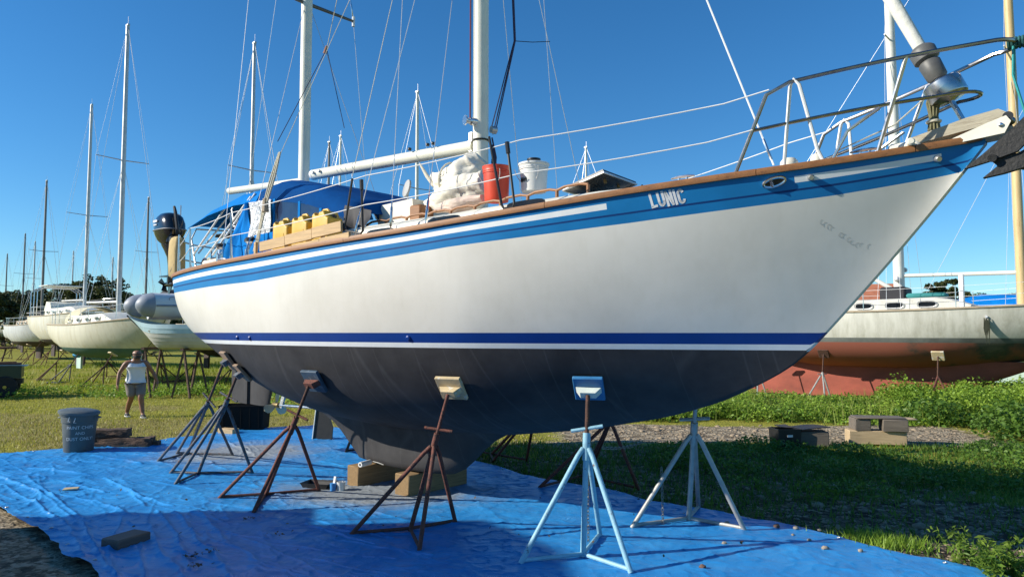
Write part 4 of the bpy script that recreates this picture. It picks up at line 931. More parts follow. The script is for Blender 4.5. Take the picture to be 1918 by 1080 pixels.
# ================================================================== keel blocks and things on the tarp
M_block = wood('keel_block_timber', (.25, .16, .075), (.15, .095, .05), 4.0, .9, axis=1)
def keel_block(px, py, ln, wx, label):
    a = iv @ gnd(px, py); o = bw((a.x, a.y + ln / 2, 0)); e = empty('keel_block', o, -HD, label, 'timber block', 'timber blocks under the keel')
    m = MB(); m.bevbox((0, 0, .145), (wx, ln, .27), .012); m.build('timber', M_block, e)
    m = MB(); m.bevbox((0, ln * .1, .29), (wx * .8, ln * .5, .02), .003); m.build('shim', M_palepad, e)
    return e
keel_block(752, 930, 1.05, .27, 'squared timber block under the forward end of the keel'); keel_block(660, 912, 1.1, .24, 'squared timber block under the after end of the keel, roller on it')
o = gnd(684, 872, .31); r_ = empty('paint_roller', o, R(-25), 'white paint roller sleeve lying on the keel block', 'paint roller')
m = MB(); m.lathe([(.012, -.11), (.032, -.11), (.034, -.10), (.034, .10), (.032, .11), (.012, .11)], 18, (0, 0, .034), (0, 1, 0)); m.build('sleeve', M_white, r_); m = MB(); m.lathe([(.0, -.112), (.014, -.112), (.014, .112), (0, .112)], 12, (0, 0, .034), (0, 1, 0)); m.build('core', M_black, r_); m = MB(); m.tube([(0, .1, .034), (0, .16, .034), (.1, .16, .02), (.22, .1, .015)], .006, 6); m.build('handle', M_wire, r_)
o = gnd(597, 914); t_ = empty('roller_tray', o, R(-15), 'black paint tray on the tarp beside the keel blocks', 'paint tray')
m = MB(); m.loft([[Vector((x * k, y * k, z)) for x, y in ((-.2, -.13), (.2, -.13), (.2, .13), (-.2, .13))] for k, z in ((.82, .01), (1, .085), (1.03, .085), (.97, .07), (.8, .02))]); m.build('tray', M_black, t_, smooth=False)
o = gnd(633, 920); t_ = empty('paint_cup', o, 0, 'small white and blue paint cup on the tarp by the tray', 'cup')
m = MB(); m.lathe([(.045, 0), (.055, .11), (.058, .115), (.05, .115), (.045, .05)], 18, (.04, 0, .012)); m.build('cup', M_white, t_); m = MB(); m.lathe([(.035, 0), (.04, .10), (.036, .10)], 16, (-.06, -.02, .012)); m.build('cup_sleeve', pm('blue_cup', (.05, .25, .6), .4), t_); m = MB(); m.bar((-.05, 0, .1), (-.04, .02, .19), .03, .02); m.build('brush', M_white, t_)
o = gnd(236, 1024); t_ = empty('timber_offcut', o, R(66), 'dark square timber offcut holding down the wrinkled tarp', 'timber block')
m = MB(); m.bevbox((0, 0, .07), (.36, .235, .095), .012); m.build('offcut', wood('dark_wet_timber', (.10, .085, .075), (.055, .047, .042), 4), t_)
o = gnd(133, 921); t_ = empty('scrap_of_ply', o, R(20), 'small tan scrap of wood lying on the tarp', 'wood scrap'); m = MB(); m.bevbox((0, 0, .045), (.17, .11, .018), .004); m.build('scrap', M_palepad, t_)
M_matt = pm('matt_black_plastic', (.010, .010, .010), .85, 0, .2, 12, spec=.2)
# black tub and leaning panel under the stern, tan wedge
o = gnd(458, 803); t_ = empty('black_tub', o, R(5), 'black plastic tub standing behind the rudder', 'tub')
m = MB(); m.loft([[Vector((x * k, y * k, z)) for x, y in ((-.46, -.3), (.46, -.3), (.46, .3), (-.46, .3))] for k, z in ((.95, .01), (1, .5), (1.03, .5), (1.03, .52), (.97, .52), (.9, .1))]); m.build('tub', M_matt, t_, smooth=False)
for k in range(5): m = MB(); m.box((-.36 + .18 * k, -.295, .27), (.02, .02, .42)); m.build('rib', M_matt, t_, smooth=False)
o = gnd(604, 824); t_ = empty('leaning_sheet', o, R(-12), 'black board with a pale edge leaning behind the keel', 'board')
m = MB(); m.prism([(-.2, 0.01), (.19, .01), (.19, .25), (.03, .62), (-.17, .62)], (0, 0, 0), (1, 0, 0), (0, .12, 1), (0, .03, 0)); m.build('board', M_black, t_, smooth=False)
m = MB(); m.bar((-.2, -.012, .02), (-.17, .06, .62), .015, .02); m.build('edge_strip', pm('pale_strip', (.45, .5, .5), .5), t_); m = MB(); m.bar((-.15, .2, .02), (-.1, .1, .5), .03, .03); m.build('prop_stick', M_palepad, t_)
o = gnd(428, 812); t_ = empty('wooden_wedge', o, R(-20), 'tan wooden block at the edge of the tarp by the black tub', 'wood block'); m = MB(); m.bevbox((0, 0, .06), (.38, .2, .1), .01); m.build('wedge', M_pine, t_)
# ---- dustbin with stencilled lettering
M_bin = pm('grey_bin_plastic', (.085, .10, .10), .6, 0, .12, 5, .05, 30, col2=(.16, .19, .19), thr=.66)
bo = gnd(147, 846); bn = empty('rubbish_bin', bo, 0, 'grey round rubbish bin lettered PAINT CHIPS AND DUST ONLY', 'rubbish bin')
m = MB(); m.lathe([(.215, 0), (.225, .012), (.262, .50), (.275, .505), (.282, .62), (.30, .625), (.305, .66), (.29, .665), (.27, .64)], 40, (0, 0, .015)); m.build('bin_body', M_bin, bn)
m = MB(); rotl = Matrix.Rotation(R(5), 3, 'Y'); nv0 = len(m.v); m.lathe([(.315, -.035), (.32, 0), (.30, .015), (.22, .035), (.05, .05)], 40); m.v = [tuple(rotl @ Vector(p) + Vector((-.01, 0, .695))) for p in m.v]; m.build('bin_lid', pm('bin_lid_grey', (.11, .13, .135), .5, 0, .1, 6), bn)
for sgn in (-1, 1): m = MB(); m.tube([(sgn * .29, -.06, .60), (sgn * .335, -.05, .59), (sgn * .335, .05, .59), (sgn * .29, .06, .60)], .012, 6); m.build('handle', M_bin, bn)
mtx = pm('stencil_white', (.55, .58, .58), .7, 0, .2, 40, col2=(.2, .23, .24), thr=.60)
bcam = math.atan2(-bo.y, -bo.x)
for txt, z, sz, mt in (('PAINT CHIPS', .425, .075, mtx), ('AND', .33, .066, mtx), ('DUST ONLY!', .235, .075, mtx)):
    o = build_text(txt, sz, mt, 'stencilled_words', bn, 0, 1.0)
    for v in o.data.vertices:
        zz = z + v.co.y; rr = .2305 + (zz - .012) / .49 * .037 + .0035; a = bcam + v.co.x / rr + .05
        v.co = Vector((rr * math.cos(a), rr * math.sin(a), zz + .015))
for k, (x, dz) in enumerate(((-.04, .58), (-.1, .60))): m = MB(); a = bcam + x / .28 * 1.5; rr = .290; m.tube([(rr * math.cos(a), rr * math.sin(a), dz + .03), (rr * math.cos(a - .08), rr * math.sin(a - .08), dz - .05), (rr * math.cos(a + .04), rr * math.sin(a + .04), dz - .05)], .006, 4); m.build('painted_mark', mtx, bn)
# ---- rotten baulks beside the bin
M_rot = pm('rotten_timber', (.13, .082, .06), .95, 0, .35, 3.5, 1.0, 9, col2=(.055, .036, .028), thr=.52, stretch=(1, 6, 6), bdist=.05)
for px, py, ln, zz, hh, rz, lab in ((222, 839, .98, 0, .165, 4, 'rotten brown timber baulk lying under another beside the bin'), (226, 826, .92, .165, .15, 9, 'rotten brown timber baulk on top of another beside the bin')):
    o = gnd(px, py) ; o.y += .15; e = empty('timber_baulk', (o.x, gnd(222, 839).y + .17, zz + .005), R(rz), lab, 'timber'); m = MB(); secs = []
    for i in range(15):
        x = -ln / 2 + ln * i / 14; secs.append([Vector((x + .02 * noise.noise(Vector((j, 3, zz))), y * .15 + .03 * noise.noise(Vector((x * 4, j * 1.7, zz))), hh / 2 + z * hh / 2 + (.025 * noise.noise(Vector((x * 5, j * 2.3, 7 + zz))) if z > 0 else 0))) for j, (y, z) in enumerate(((-1, -1), (-1.05, -.2), (-1, .3), (-.95, .9), (-.3, 1), (.3, 1), (.95, .9), (1, 0), (1, -1)))])
    m.loft(secs); m.build('baulk', M_rot, e, ang=25)
o = gnd(278, 836); e = empty('short_plank', o, R(2), 'short dark plank at the end of the rotten baulks', 'timber'); m = MB(); m.bevbox((0, .1, .05), (.3, .15, .085), .008); m.build('plank', M_rot, e)
# ---- pebbles and shells on the tarp
pbm = pm('pale_shell', (.30, .26, .21), .8, 0, .3, 20, .5, 60)
for k, (px, py, rr) in enumerate(((1455, 990, .034), (1491, 993, .03), (1546, 1032, .034), (1612, 1036, .026), (1316, 1067, .03), (1357, 1022, .026), (1362, 984, .03), (1516, 1015, .02), (1196, 937, .015), (538, 985, .02), (1535, 996, .02), (1485, 1005, .018), (1390, 1018, .016))):
    rr *= .85; e_ = gnd(px, py); m = MB(); bm = bmesh.new(); bmesh.ops.create_icosphere(bm, subdivisions=2, radius=1)
    for v in bm.verts: v.co *= 1 + .25 * noise.noise(v.co * 1.6 + Vector((k, 0, 0))); v.co = Vector((v.co.x * rr * 1.2, v.co.y * rr, v.co.z * rr * .8 + rr * .7 + .012))
    bm.verts.index_update(); m.add([v.co for v in bm.verts], [tuple(v.index for v in f.verts) for f in bm.faces]); bm.free()
    o = m.build('pebble', pbm if k % 4 else pm('brown_pebble', (.14, .08, .06), .8)); o.location = e_; tag(o, 'small brown pebble lying on the blue tarp' if k % 4 == 0 else 'small pale pebble or shell lying on the blue tarp', 'pebble', 'brown pebbles on the tarp' if k % 4 == 0 else 'pale pebbles on the tarp')

# ================================================================== ground, tarp, vegetation
def vnoise(x, y, seed=0):
    x = np.asarray(x, float); y = np.asarray(y, float); xi = np.floor(x).astype(np.int64); yi = np.floor(y).astype(np.int64); xf = x - xi; yf = y - yi
    u = xf * xf * xf * (xf * (xf * 6 - 15) + 10); v = yf * yf * yf * (yf * (yf * 6 - 15) + 10)
    def hsh(a, b):
        n = (a * 374761393 + b * 668265263 + seed * 974634777) & 0x7fffffff; n = ((n ^ (n >> 13)) * 1274126177) & 0x7fffffff; return ((n ^ (n >> 16)) & 0xffff) / 65535.0
    return (hsh(xi, yi) * (1 - u) + hsh(xi + 1, yi) * u) * (1 - v) + (hsh(xi, yi + 1) * (1 - u) + hsh(xi + 1, yi + 1) * u) * v
def fbm(x, y, o=4, seed=0):
    s = 0; a = .5
    for k in range(o): s = s + a * vnoise(x * 2 ** k, y * 2 ** k, seed + k); a *= .5
    return s / (1 - .5 ** o)
def ridged(x, y, o=3, seed=0):
    s = 0; a = .5
    for k in range(o): s = s + a * (1 - np.abs(2 * vnoise(x * 2 ** k, y * 2 ** k, seed + k) - 1)) ** 2; a *= .5
    return s / (1 - .5 ** o)
def sstep(x, a, b): t = np.clip((x - a) / (b - a), 0, 1); return t * t * (3 - 2 * t)
def gravel_mask(x, y):
    m = np.zeros_like(x)
    n = fbm(x * .45, y * .45, 4, 3) - .5
    m = np.maximum(m, sstep(-2.0 - x + n * 2 + (8.5 - y) * .9, 0, .6) * (y < 9.4) * (x < 0))                     # bare ground left of the tarp
    m = np.maximum(m, .62 * sstep(x + .9 + n * 3, 0, 1.2) * sstep(14.5 - y + n * 3, 0, 2) * (y > 2) * sstep(7 - x + n * 5, 0, 3))
    m = np.maximum(m, sstep(1.75 - np.abs(y - 14.75 + (x - 5) * .10) + n * 1.3, 0, .7) * sstep(x - .2, 0, 1.5) * sstep(10.5 - x, 0, 2))  # pale gravel strip
    m = np.maximum(m, sstep(y * 0 + 3.2 + n - np.hypot(x - 4.6, (y - 6.2)), 0, .8) * .9)
    return np.clip(m, 0, 1)
def dry_mask(x, y):
    n = fbm(x * .3, y * .5, 4, 9)
    return np.clip(sstep(4.2 - np.abs(y - 15.5) + (n - .5) * 5, 0, 2.5) * sstep(-x - .5, 0, 2) * .75 + sstep(n, .52, .75) * .5, 0, 1)
gx = np.unique(np.concatenate([np.linspace(-420, -45, 18), np.linspace(-45, -12, 60), np.linspace(-12, 12, 300), np.linspace(12, 45, 60), np.linspace(45, 420, 18)]))
gy = np.unique(np.concatenate([np.linspace(-60, 2, 12), np.linspace(2, 18, 230), np.linspace(18, 60, 100), np.linspace(60, 900, 24)]))
GX, GY = np.meshgrid(gx, gy); GZ = -.035 + .05 * (fbm(GX * .25, GY * .25, 3, 5) - .5) + .03 * (fbm(GX * 1.6, GY * 1.6, 3, 6) - .5) * (np.hypot(GX, GY) < 60)
NG = len(gx); V = np.stack([GX.ravel(), GY.ravel(), GZ.ravel()], 1)
ii, jj = np.meshgrid(np.arange(len(gy) - 1), np.arange(NG - 1), indexing='ij'); a = (ii * NG + jj).ravel(); Fq = np.stack([a, a + 1, a + NG + 1, a + NG], 1)
def ground_mat():
    m, nt, b = nodes_of('ground_soil'); N = nt.nodes; L = nt.links; tc = N.new('ShaderNodeTexCoord')
    at = N.new('ShaderNodeAttribute'); at.attribute_name = 'cover'
    sep = N.new('ShaderNodeSeparateColor'); L.new(at.outputs['Color'], sep.inputs[0])
    def nz(s, d=6, r=.6): n = N.new('ShaderNodeTexNoise'); n.inputs['Scale'].default_value = s; n.inputs['Detail'].default_value = d; n.inputs['Roughness'].default_value = r; L.new(tc.outputs['Object'], n.inputs[0]); return n.outputs[0]
    def ramp(src, stops):
        r = N.new('ShaderNodeValToRGB'); e = r.color_ramp.elements
        for k, (p, c) in enumerate(stops):
            if k > 1: e.new(p)
            e[k].position = p; e[k].color = rgb(c)
        L.new(src, r.inputs[0]); return r.outputs[0]
    def mix(f, a, c):
        x = N.new('ShaderNodeMix'); x.data_type = 'RGBA'; L.new(f, x.inputs[0]); L.new(a, x.inputs[6]); L.new(c, x.inputs[7]); return x.outputs[2]
    grass = ramp(nz(2.2, 8, .7), [(.3, (.15, .16, .024)), (.5, (.28, .27, .04)), (.72, (.38, .34, .065))])
    dry = ramp(nz(3.5, 8, .75), [(.3, (.17, .15, .042)), (.6, (.33, .285, .085)), (.8, (.40, .33, .14))])
    vo = N.new('ShaderNodeTexVoronoi'); vo.inputs['Scale'].default_value = 22; L.new(tc.outputs['Object'], vo.inputs['Vector'])
    vc = N.new('ShaderNodeSeparateColor'); L.new(vo.outputs['Color'], vc.inputs[0])
    stone = ramp(vc.outputs[0], [(0, (.16, .125, .08)), (.5, (.34, .275, .185)), (1, (.54, .46, .34))])
    soil = ramp(nz(5, 8, .7), [(.3, (.07, .055, .038)), (.7, (.17, .135, .095))])
    ds = N.new('ShaderNodeMapRange'); ds.inputs[1].default_value = .42; ds.inputs[2].default_value = .5; L.new(nz(4, 5), ds.inputs[0])
    grav0 = mix(ds.outputs[0], soil, stone); gd = N.new('ShaderNodeMix'); gd.data_type = 'RGBA'; gd.blend_type = 'MULTIPLY'; gd.inputs[0].default_value = 1; L.new(grav0, gd.inputs[6]); gd.inputs[7].default_value = (.42, .40, .38, 1); grav = mix(sep.outputs[2], gd.outputs[2], grav0)  # gravel colour multiplied darker to paint in the ketch's shade
    def brk(ch, s):
        x = N.new('ShaderNodeMath'); x.operation = 'ADD'; L.new(ch, x.inputs[0]); y = N.new('ShaderNodeMapRange'); y.inputs[3].default_value = -.35; y.inputs[4].default_value = .35; L.new(nz(s, 6, .7), y.inputs[0]); L.new(y.outputs[0], x.inputs[1])
        z = N.new('ShaderNodeMapRange'); z.inputs[1].default_value = .35; z.inputs[2].default_value = .65; L.new(x.outputs[0], z.inputs[0]); return z.outputs[0]
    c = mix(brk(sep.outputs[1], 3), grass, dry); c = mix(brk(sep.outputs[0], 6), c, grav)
    L.new(c, b.inputs['Base Color']); b.inputs['Roughness'].default_value = .95; b.inputs['Specular IOR Level'].default_value = .15
    bu = N.new('ShaderNodeBump'); bu.inputs['Strength'].default_value = .8; bu.inputs['Distance'].default_value = .03
    mm = N.new('ShaderNodeMath'); mm.operation = 'ADD'; L.new(nz(30, 5, .7), mm.inputs[0]); L.new(vo.outputs['Distance'], mm.inputs[1]); L.new(mm.outputs[0], bu.inputs['Height']); L.new(bu.outputs[0], b.inputs['Normal'])
    return m
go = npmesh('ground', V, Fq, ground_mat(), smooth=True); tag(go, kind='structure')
ca = go.data.color_attributes.new('cover', 'FLOAT_COLOR', 'POINT'); cc = np.ones((len(V), 4), np.float32); cc[:, 0] = gravel_mask(V[:, 0], V[:, 1]); cc[:, 1] = dry_mask(V[:, 0], V[:, 1]); cc[:, 2] = np.clip(sstep(V[:, 1], 12.6, 13.8) + .7 * (V[:, 0] < -1.5), 0, 1); ca.data.foreach_set('color', cc.ravel())  # third channel: low where shade is painted into the gravel colour

# ---- the blue tarpaulin
def polyl(pts, t):
    P = np.array(pts, float); d = np.concatenate([[0], np.cumsum(np.hypot(*np.diff(P[:, :2], axis=0).T))]); d /= d[-1]
    return np.stack([np.interp(t, d, P[:, 0]), np.interp(t, d, P[:, 1])], -1)
LE_ = [(-10.5, 11.4), (-8.6, 10.2), (-6.15, 8.5), (-4.95, 7.5), (-3.4, 5.95), (-2.0, 4.4)]
RE_ = [(-4.2, 15.8), (-2.3, 13.5), (-.45, 11.2), (.95, 9.55), (1.75, 8.75), (2.9, 7.75), (3.55, 6.85), (4.15, 6.0), (5.3, 4.4)]
TE_ = [(-10.5, 11.4), (-8.7, 12.1), (-7.9, 12.5), (-6.7, 13.4), (-6.0, 14.9), (-4.2, 15.8)]
NU, NV = 460, 600
u = np.linspace(0, 1, NU); v = np.linspace(0, 1, NV); U, Vv = np.meshgrid(u, v)
Lp = polyl(LE_, v)[:, None, :]; Rp = polyl(RE_, v)[:, None, :]; Tp = polyl(TE_, u)[None, :, :]; Bp = ((1 - u)[:, None] * np.array(LE_[-1]) + u[:, None] * np.array(RE_[-1]))[None]
U3 = U[..., None]; V3 = Vv[..., None]
P = (1 - U3) * Lp + U3 * Rp + (1 - V3) * Tp + V3 * Bp - ((1 - U3) * (1 - V3) * np.array(LE_[0]) + U3 * (1 - V3) * np.array(RE_[0]) + (1 - U3) * V3 * np.array(LE_[-1]) + U3 * V3 * np.array(RE_[-1]))
X, Y = P[..., 0], P[..., 1]
edge = np.minimum(np.minimum(U, 1 - U), Vv)
wob = (fbm(X * 1.1, Y * 1.1, 3, 21) - .5) * .35 * np.exp(-edge * 18); X = X + wob; Y = Y + (fbm(X * 1.1 + 9, Y * 1.1, 3, 22) - .5) * .35 * np.exp(-edge * 18)
ch, sh_ = math.cos(HD), math.sin(HD); sx = X * ch - Y * sh_; sy = X * sh_ + Y * ch      # along / across the boat
wr = np.clip(sstep(.55 - U, 0, .4) + .15, 0, 1)                                       # wrinkles strongest on the open left side
warp = fbm(X * .6, Y * .6, 3, 31) * 2.4
Zt = .012 + wr * .016 * ridged(sx * .30 + warp * .5, sy * 2.3 + warp, 3, 41) ** 1.6
Zt += wr * .012 * ridged(sx * 1.3 + warp, sy * .8 - warp, 3, 51) ** 2
ang2 = np.arctan2(Y - 10.6, X + 4.6); rad2 = np.hypot(Y - 10.6, X + 4.6)
Zt += .02 * np.exp(-((U - .12) / .14) ** 2) * ridged(ang2 * 5.0 + warp * .3, rad2 * .35, 2, 55) ** 2 * sstep(Vv, .3, .55)
Zt += .010 * ridged(X * 1.7 + warp, Y * 2.8, 3, 61) ** 2 + .004 * fbm(X * 6, Y * 6, 3, 71)
Zt += (1 - wr) * .012 * ridged(sx * .25 + warp * .2, (sy + sx * .5) * 1.2 + warp * .4, 2, 81) ** 4
cr = np.abs(vnoise(X * 3.3 + warp, Y * 3.3, 91) - vnoise(X * 3.1, Y * 3.4 + warp, 92)); Zt += wr * .013 * np.exp(-cr * 26) + .008 * np.exp(-np.abs(vnoise(X * 7 + warp, Y * 6, 93) - vnoise(X * 6.5, Y * 7.2, 94)) * 20)
Zt += .018 * sstep(.5 - U, 0, .4) * np.exp(-np.abs(vnoise(sx * .5 + warp * .25, sy * 2.6 + warp * .4, 95) - .5) * 40)
r3 = np.random.default_rng(77); segs = []
for pl_ in (((0, 897), (70, 925), (137, 978)), ((5, 912), (60, 945), (115, 982)), ((55, 897), (95, 935), (150, 975)), ((110, 930), (180, 945), (232, 967)), ((200, 900), (262, 935), (330, 950)), ((240, 920), (268, 950)), ((300, 962), (340, 1020), (352, 1070)), ((225, 978), (205, 1030), (215, 1085)), ((262, 1015), (268, 1085)), ((150, 985), (185, 1040), (215, 1085)), ((330, 965), (395, 1040), (430, 1085)), ((370, 965), (430, 1020)), ((280, 990), (300, 1040), (345, 1085)), ((0, 865), (120, 862), (200, 870)), ((60, 880), (160, 890)), ((120, 985), (160, 1050)), ((180, 855), (260, 870), (330, 865)), ((360, 850), (420, 880)), ((430, 830), (470, 850)), ((120, 905), (190, 925))):
    w3 = [gnd(*q) for q in pl_]; segs += [(a.x, a.y, b.x, b.y, r3.uniform(.03, .055), r3.uniform(.025, .05)) for a, b in zip(w3, w3[1:])]
for k in range(330):
    cx, cy = r3.uniform(-8.5, -1.5), r3.uniform(4.5, 14.5); th = -.65 + r3.normal(0, .45); ln = r3.uniform(.25, 1.2); segs.append((cx, cy, cx + ln * math.cos(th), cy + ln * math.sin(th), r3.uniform(.006, .032), r3.uniform(.012, .040)))
for k in range(70):
    cx, cy = r3.uniform(-3, 4), r3.uniform(5, 10.5); th = r3.normal(-.3, .5); ln = r3.uniform(.3, 1.4); segs.append((cx, cy, cx + ln * math.cos(th), cy + ln * math.sin(th), r3.uniform(.003, .010), r3.uniform(.02, .05)))
xw = X + .10 * (fbm(X * 2, Y * 2, 3, 101) - .5); yw = Y + .10 * (fbm(X * 2, Y * 2, 3, 102) - .5)
for (ax_, ay_, bx_, by_, hh_, ww_) in segs:
    L2 = (bx_ - ax_) ** 2 + (by_ - ay_) ** 2; tt = np.clip(((xw - ax_) * (bx_ - ax_) + (yw - ay_) * (by_ - ay_)) / L2, -.05, 1.05); dd_ = np.hypot(xw - ax_ - tt * (bx_ - ax_), yw - ay_ - tt * (by_ - ay_)); Zt = Zt + .55 * hh_ * np.exp(-dd_ / (ww_ * .55))
Zt += .05 * np.exp(-U * 40) * fbm(X * 3, Y * 3, 2, 77) - .0
VT = np.stack([X.ravel(), Y.ravel(), Zt.ravel()], 1)
ii, jj = np.meshgrid(np.arange(NV - 1), np.arange(NU - 1), indexing='ij'); a = (ii * NU + jj).ravel(); FT = np.stack([a, a + NU, a + NU + 1, a + 1], 1)
def tarp_mat():
    m, nt, b = nodes_of('blue_woven_poly'); N = nt.nodes; L = nt.links; tc = N.new('ShaderNodeTexCoord')
    def nz(s, d=6, r=.6): n = N.new('ShaderNodeTexNoise'); n.inputs['Scale'].default_value = s; n.inputs['Detail'].default_value = d; n.inputs['Roughness'].default_value = r; L.new(tc.outputs['Object'], n.inputs[0]); return n.outputs[0]
    r = N.new('ShaderNodeValToRGB'); e = r.color_ramp.elements; e[0].position = .3; e[0].color = (.014, .18, .50, 1); e[1].position = .7; e[1].color = (.038, .30, .68, 1); L.new(nz(1.6, 7), r.inputs[0])
    at = N.new('ShaderNodeAttribute'); at.attribute_name = 'dust'
    sp = N.new('ShaderNodeSeparateColor'); L.new(at.outputs['Color'], sp.inputs[0])
    ad = N.new('ShaderNodeMath'); ad.operation = 'ADD'; L.new(sp.outputs[0], ad.inputs[0]); mr = N.new('ShaderNodeMapRange'); mr.inputs[3].default_value = -.5; mr.inputs[4].default_value = .5; L.new(nz(2.4, 8, .72), mr.inputs[0]); L.new(mr.outputs[0], ad.inputs[1])
    m2 = N.new('ShaderNodeMapRange'); m2.inputs[1].default_value = .35; m2.inputs[2].default_value = .85; m2.inputs[4].default_value = .85; L.new(ad.outputs[0], m2.inputs[0])
    x = N.new('ShaderNodeMix'); x.data_type = 'RGBA'; L.new(m2.outputs[0], x.inputs[0]); L.new(r.outputs[0], x.inputs[6]); x.inputs[7].default_value = (.27, .27, .25, 1)
    # brown scuffs
    m3 = N.new('ShaderNodeMapRange'); m3.inputs[1].default_value = .61; m3.inputs[2].default_value = .74; m3.inputs[4].default_value = .6; L.new(nz(3.1, 9, .75), m3.inputs[0])
    x2 = N.new('ShaderNodeMix'); x2.data_type = 'RGBA'; L.new(m3.outputs[0], x2.inputs[0]); L.new(x.outputs[2], x2.inputs[6]); x2.inputs[7].default_value = (.05, .055, .08, 1)
    L.new(x2.outputs[2], b.inputs['Base Color'])
    rr = N.new('ShaderNodeMapRange'); rr.inputs[3].default_value = .36; rr.inputs[4].default_value = .85; L.new(m2.outputs[0], rr.inputs[0]); L.new(rr.outputs[0], b.inputs['Roughness']); b.inputs['Specular IOR Level'].default_value = .45
    bu = N.new('ShaderNodeBump'); bu.inputs['Strength'].default_value = .35; bu.inputs['Distance'].default_value = .02; L.new(nz(14, 6, .7), bu.inputs['Height'])
    mp = N.new('ShaderNodeMapping'); mp.inputs['Rotation'].default_value = (0, 0, HD); mp.inputs['Scale'].default_value = (1.0, 2.2, 1); L.new(tc.outputs['Object'], mp.inputs[0])
    rn = N.new('ShaderNodeTexNoise'); rn.noise_type = 'RIDGED_MULTIFRACTAL'; rn.normalize = True; rn.inputs['Scale'].default_value = 1.5; rn.inputs['Detail'].default_value = 5; rn.inputs['Roughness'].default_value = .55; rn.inputs['Distortion'].default_value = .6; L.new(mp.outputs[0], rn.inputs['Vector'])
    b2 = N.new('ShaderNodeBump'); b2.inputs['Strength'].default_value = .5; b2.inputs['Distance'].default_value = .06; L.new(rn.outputs[0], b2.inputs['Height']); L.new(bu.outputs[0], b2.inputs['Normal'])
    vo = N.new('ShaderNodeTexVoronoi'); vo.inputs['Scale'].default_value = 4.5; vo.feature = 'F1'; vo.distance = 'CHEBYCHEV'; wv = N.new('ShaderNodeVectorMath'); wv.operation = 'ADD'; nn = N.new('ShaderNodeTexNoise'); nn.inputs['Scale'].default_value = 2.5; L.new(tc.outputs['Object'], nn.inputs[0]); L.new(tc.outputs['Object'], wv.inputs[0]); L.new(nn.outputs[1], wv.inputs[1]); L.new(wv.outputs[0], vo.inputs['Vector'])
    b3 = N.new('ShaderNodeBump'); b3.inputs['Strength'].default_value = .16; b3.inputs['Distance'].default_value = .05; L.new(vo.outputs['Distance'], b3.inputs['Height']); L.new(b2.outputs[0], b3.inputs['Normal']); L.new(b3.outputs[0], b.inputs['Normal'])
    return m
to = npmesh('tarpaulin', VT, FT, tarp_mat(), smooth=True); tag(to, 'wrinkled blue tarpaulin spread on the ground under the ketch', 'tarp')
da = to.data.color_attributes.new('dust', 'FLOAT_COLOR', 'POINT'); dd = np.ones((len(VT), 4), np.float32)
dx_, dy_ = VT[:, 0], VT[:, 1]
dust = .95 * np.exp(-(((dx_ + 1.7) / 1.3) ** 2 + ((dy_ - 9.2) / .8) ** 2)) + .85 * np.exp(-(((dx_ + 4.6) / 1.3) ** 2 + ((dy_ - 12.2) / 1.2) ** 2)) + .20; dd[:, 0] = dust; da.data.foreach_set('color', dd.ravel())
eye = MB(); eye.tube([(.014 * math.cos(a), .014 * math.sin(a), .004) for a in np.linspace(0, 6.283, 12, endpoint=False)], .005, 5, closed=True); eo = None
for E__ in (RE_, LE_, TE_):
    for t in np.linspace(.04, .97, 15):
        q = polyl(E__, np.array([t]))[0]; k = np.argmin((VT[:, 0] - q[0]) ** 2 + (VT[:, 1] - q[1]) ** 2); cen_ = VT.mean(0); p = VT[k] + (cen_ - VT[k]) / np.linalg.norm(cen_ - VT[k]) * .07; k = np.argmin((VT[:, 0] - p[0]) ** 2 + (VT[:, 1] - p[1]) ** 2)
        if eo is None: eo = eye.build('eyelet', M_alu, to); o_ = eo
        else: o_ = eo.copy(); COL.objects.link(o_)
        o_.location = VT[k]
mod = to.modifiers.new('thickness', 'SOLIDIFY'); mod.thickness = .003; mod.offset = -1

# ---- foliage materials
def leaf_mat(name, c1, c2, trans=.35, scale=1.5):
    m = bpy.data.materials.new(name); m.use_nodes = True; nt = m.node_tree; N = nt.nodes; L = nt.links; N.clear()
    out = N.new('ShaderNodeOutputMaterial'); tc = N.new('ShaderNodeTexCoord'); n = N.new('ShaderNodeTexNoise'); n.inputs['Scale'].default_value = scale; n.inputs['Detail'].default_value = 5; L.new(tc.outputs['Object'], n.inputs[0])
    n2 = N.new('ShaderNodeTexWhiteNoise'); n2.noise_dimensions = '3D'; sn = N.new('ShaderNodeVectorMath'); sn.operation = 'SNAP'; sn.inputs[1].default_value = (.05, .05, .05); L.new(tc.outputs['Object'], sn.inputs[0]); L.new(sn.outputs[0], n2.inputs[0])
    ad = N.new('ShaderNodeMath'); ad.operation = 'MULTIPLY_ADD'; L.new(n2.outputs[0], ad.inputs[0]); ad.inputs[1].default_value = .35; L.new(n.outputs[0], ad.inputs[2])
    r = N.new('ShaderNodeValToRGB'); r.color_ramp.elements[0].position = .42; r.color_ramp.elements[0].color = rgb(c1); r.color_ramp.elements[1].position = .92; r.color_ramp.elements[1].color = rgb(c2); L.new(ad.outputs[0], r.inputs[0])
    p = N.new('ShaderNodeBsdfPrincipled'); p.inputs['Roughness'].default_value = .5; p.inputs['Specular IOR Level'].default_value = .3; L.new(r.outputs[0], p.inputs['Base Color'])
    t = N.new('ShaderNodeBsdfTranslucent'); L.new(r.outputs[0], t.inputs[0]); mx = N.new('ShaderNodeMixShader'); mx.inputs[0].default_value = trans
    L.new(p.outputs[0], mx.inputs[1]); L.new(t.outputs[0], mx.inputs[2]); L.new(mx.outputs[0], out.inputs[0]); return m
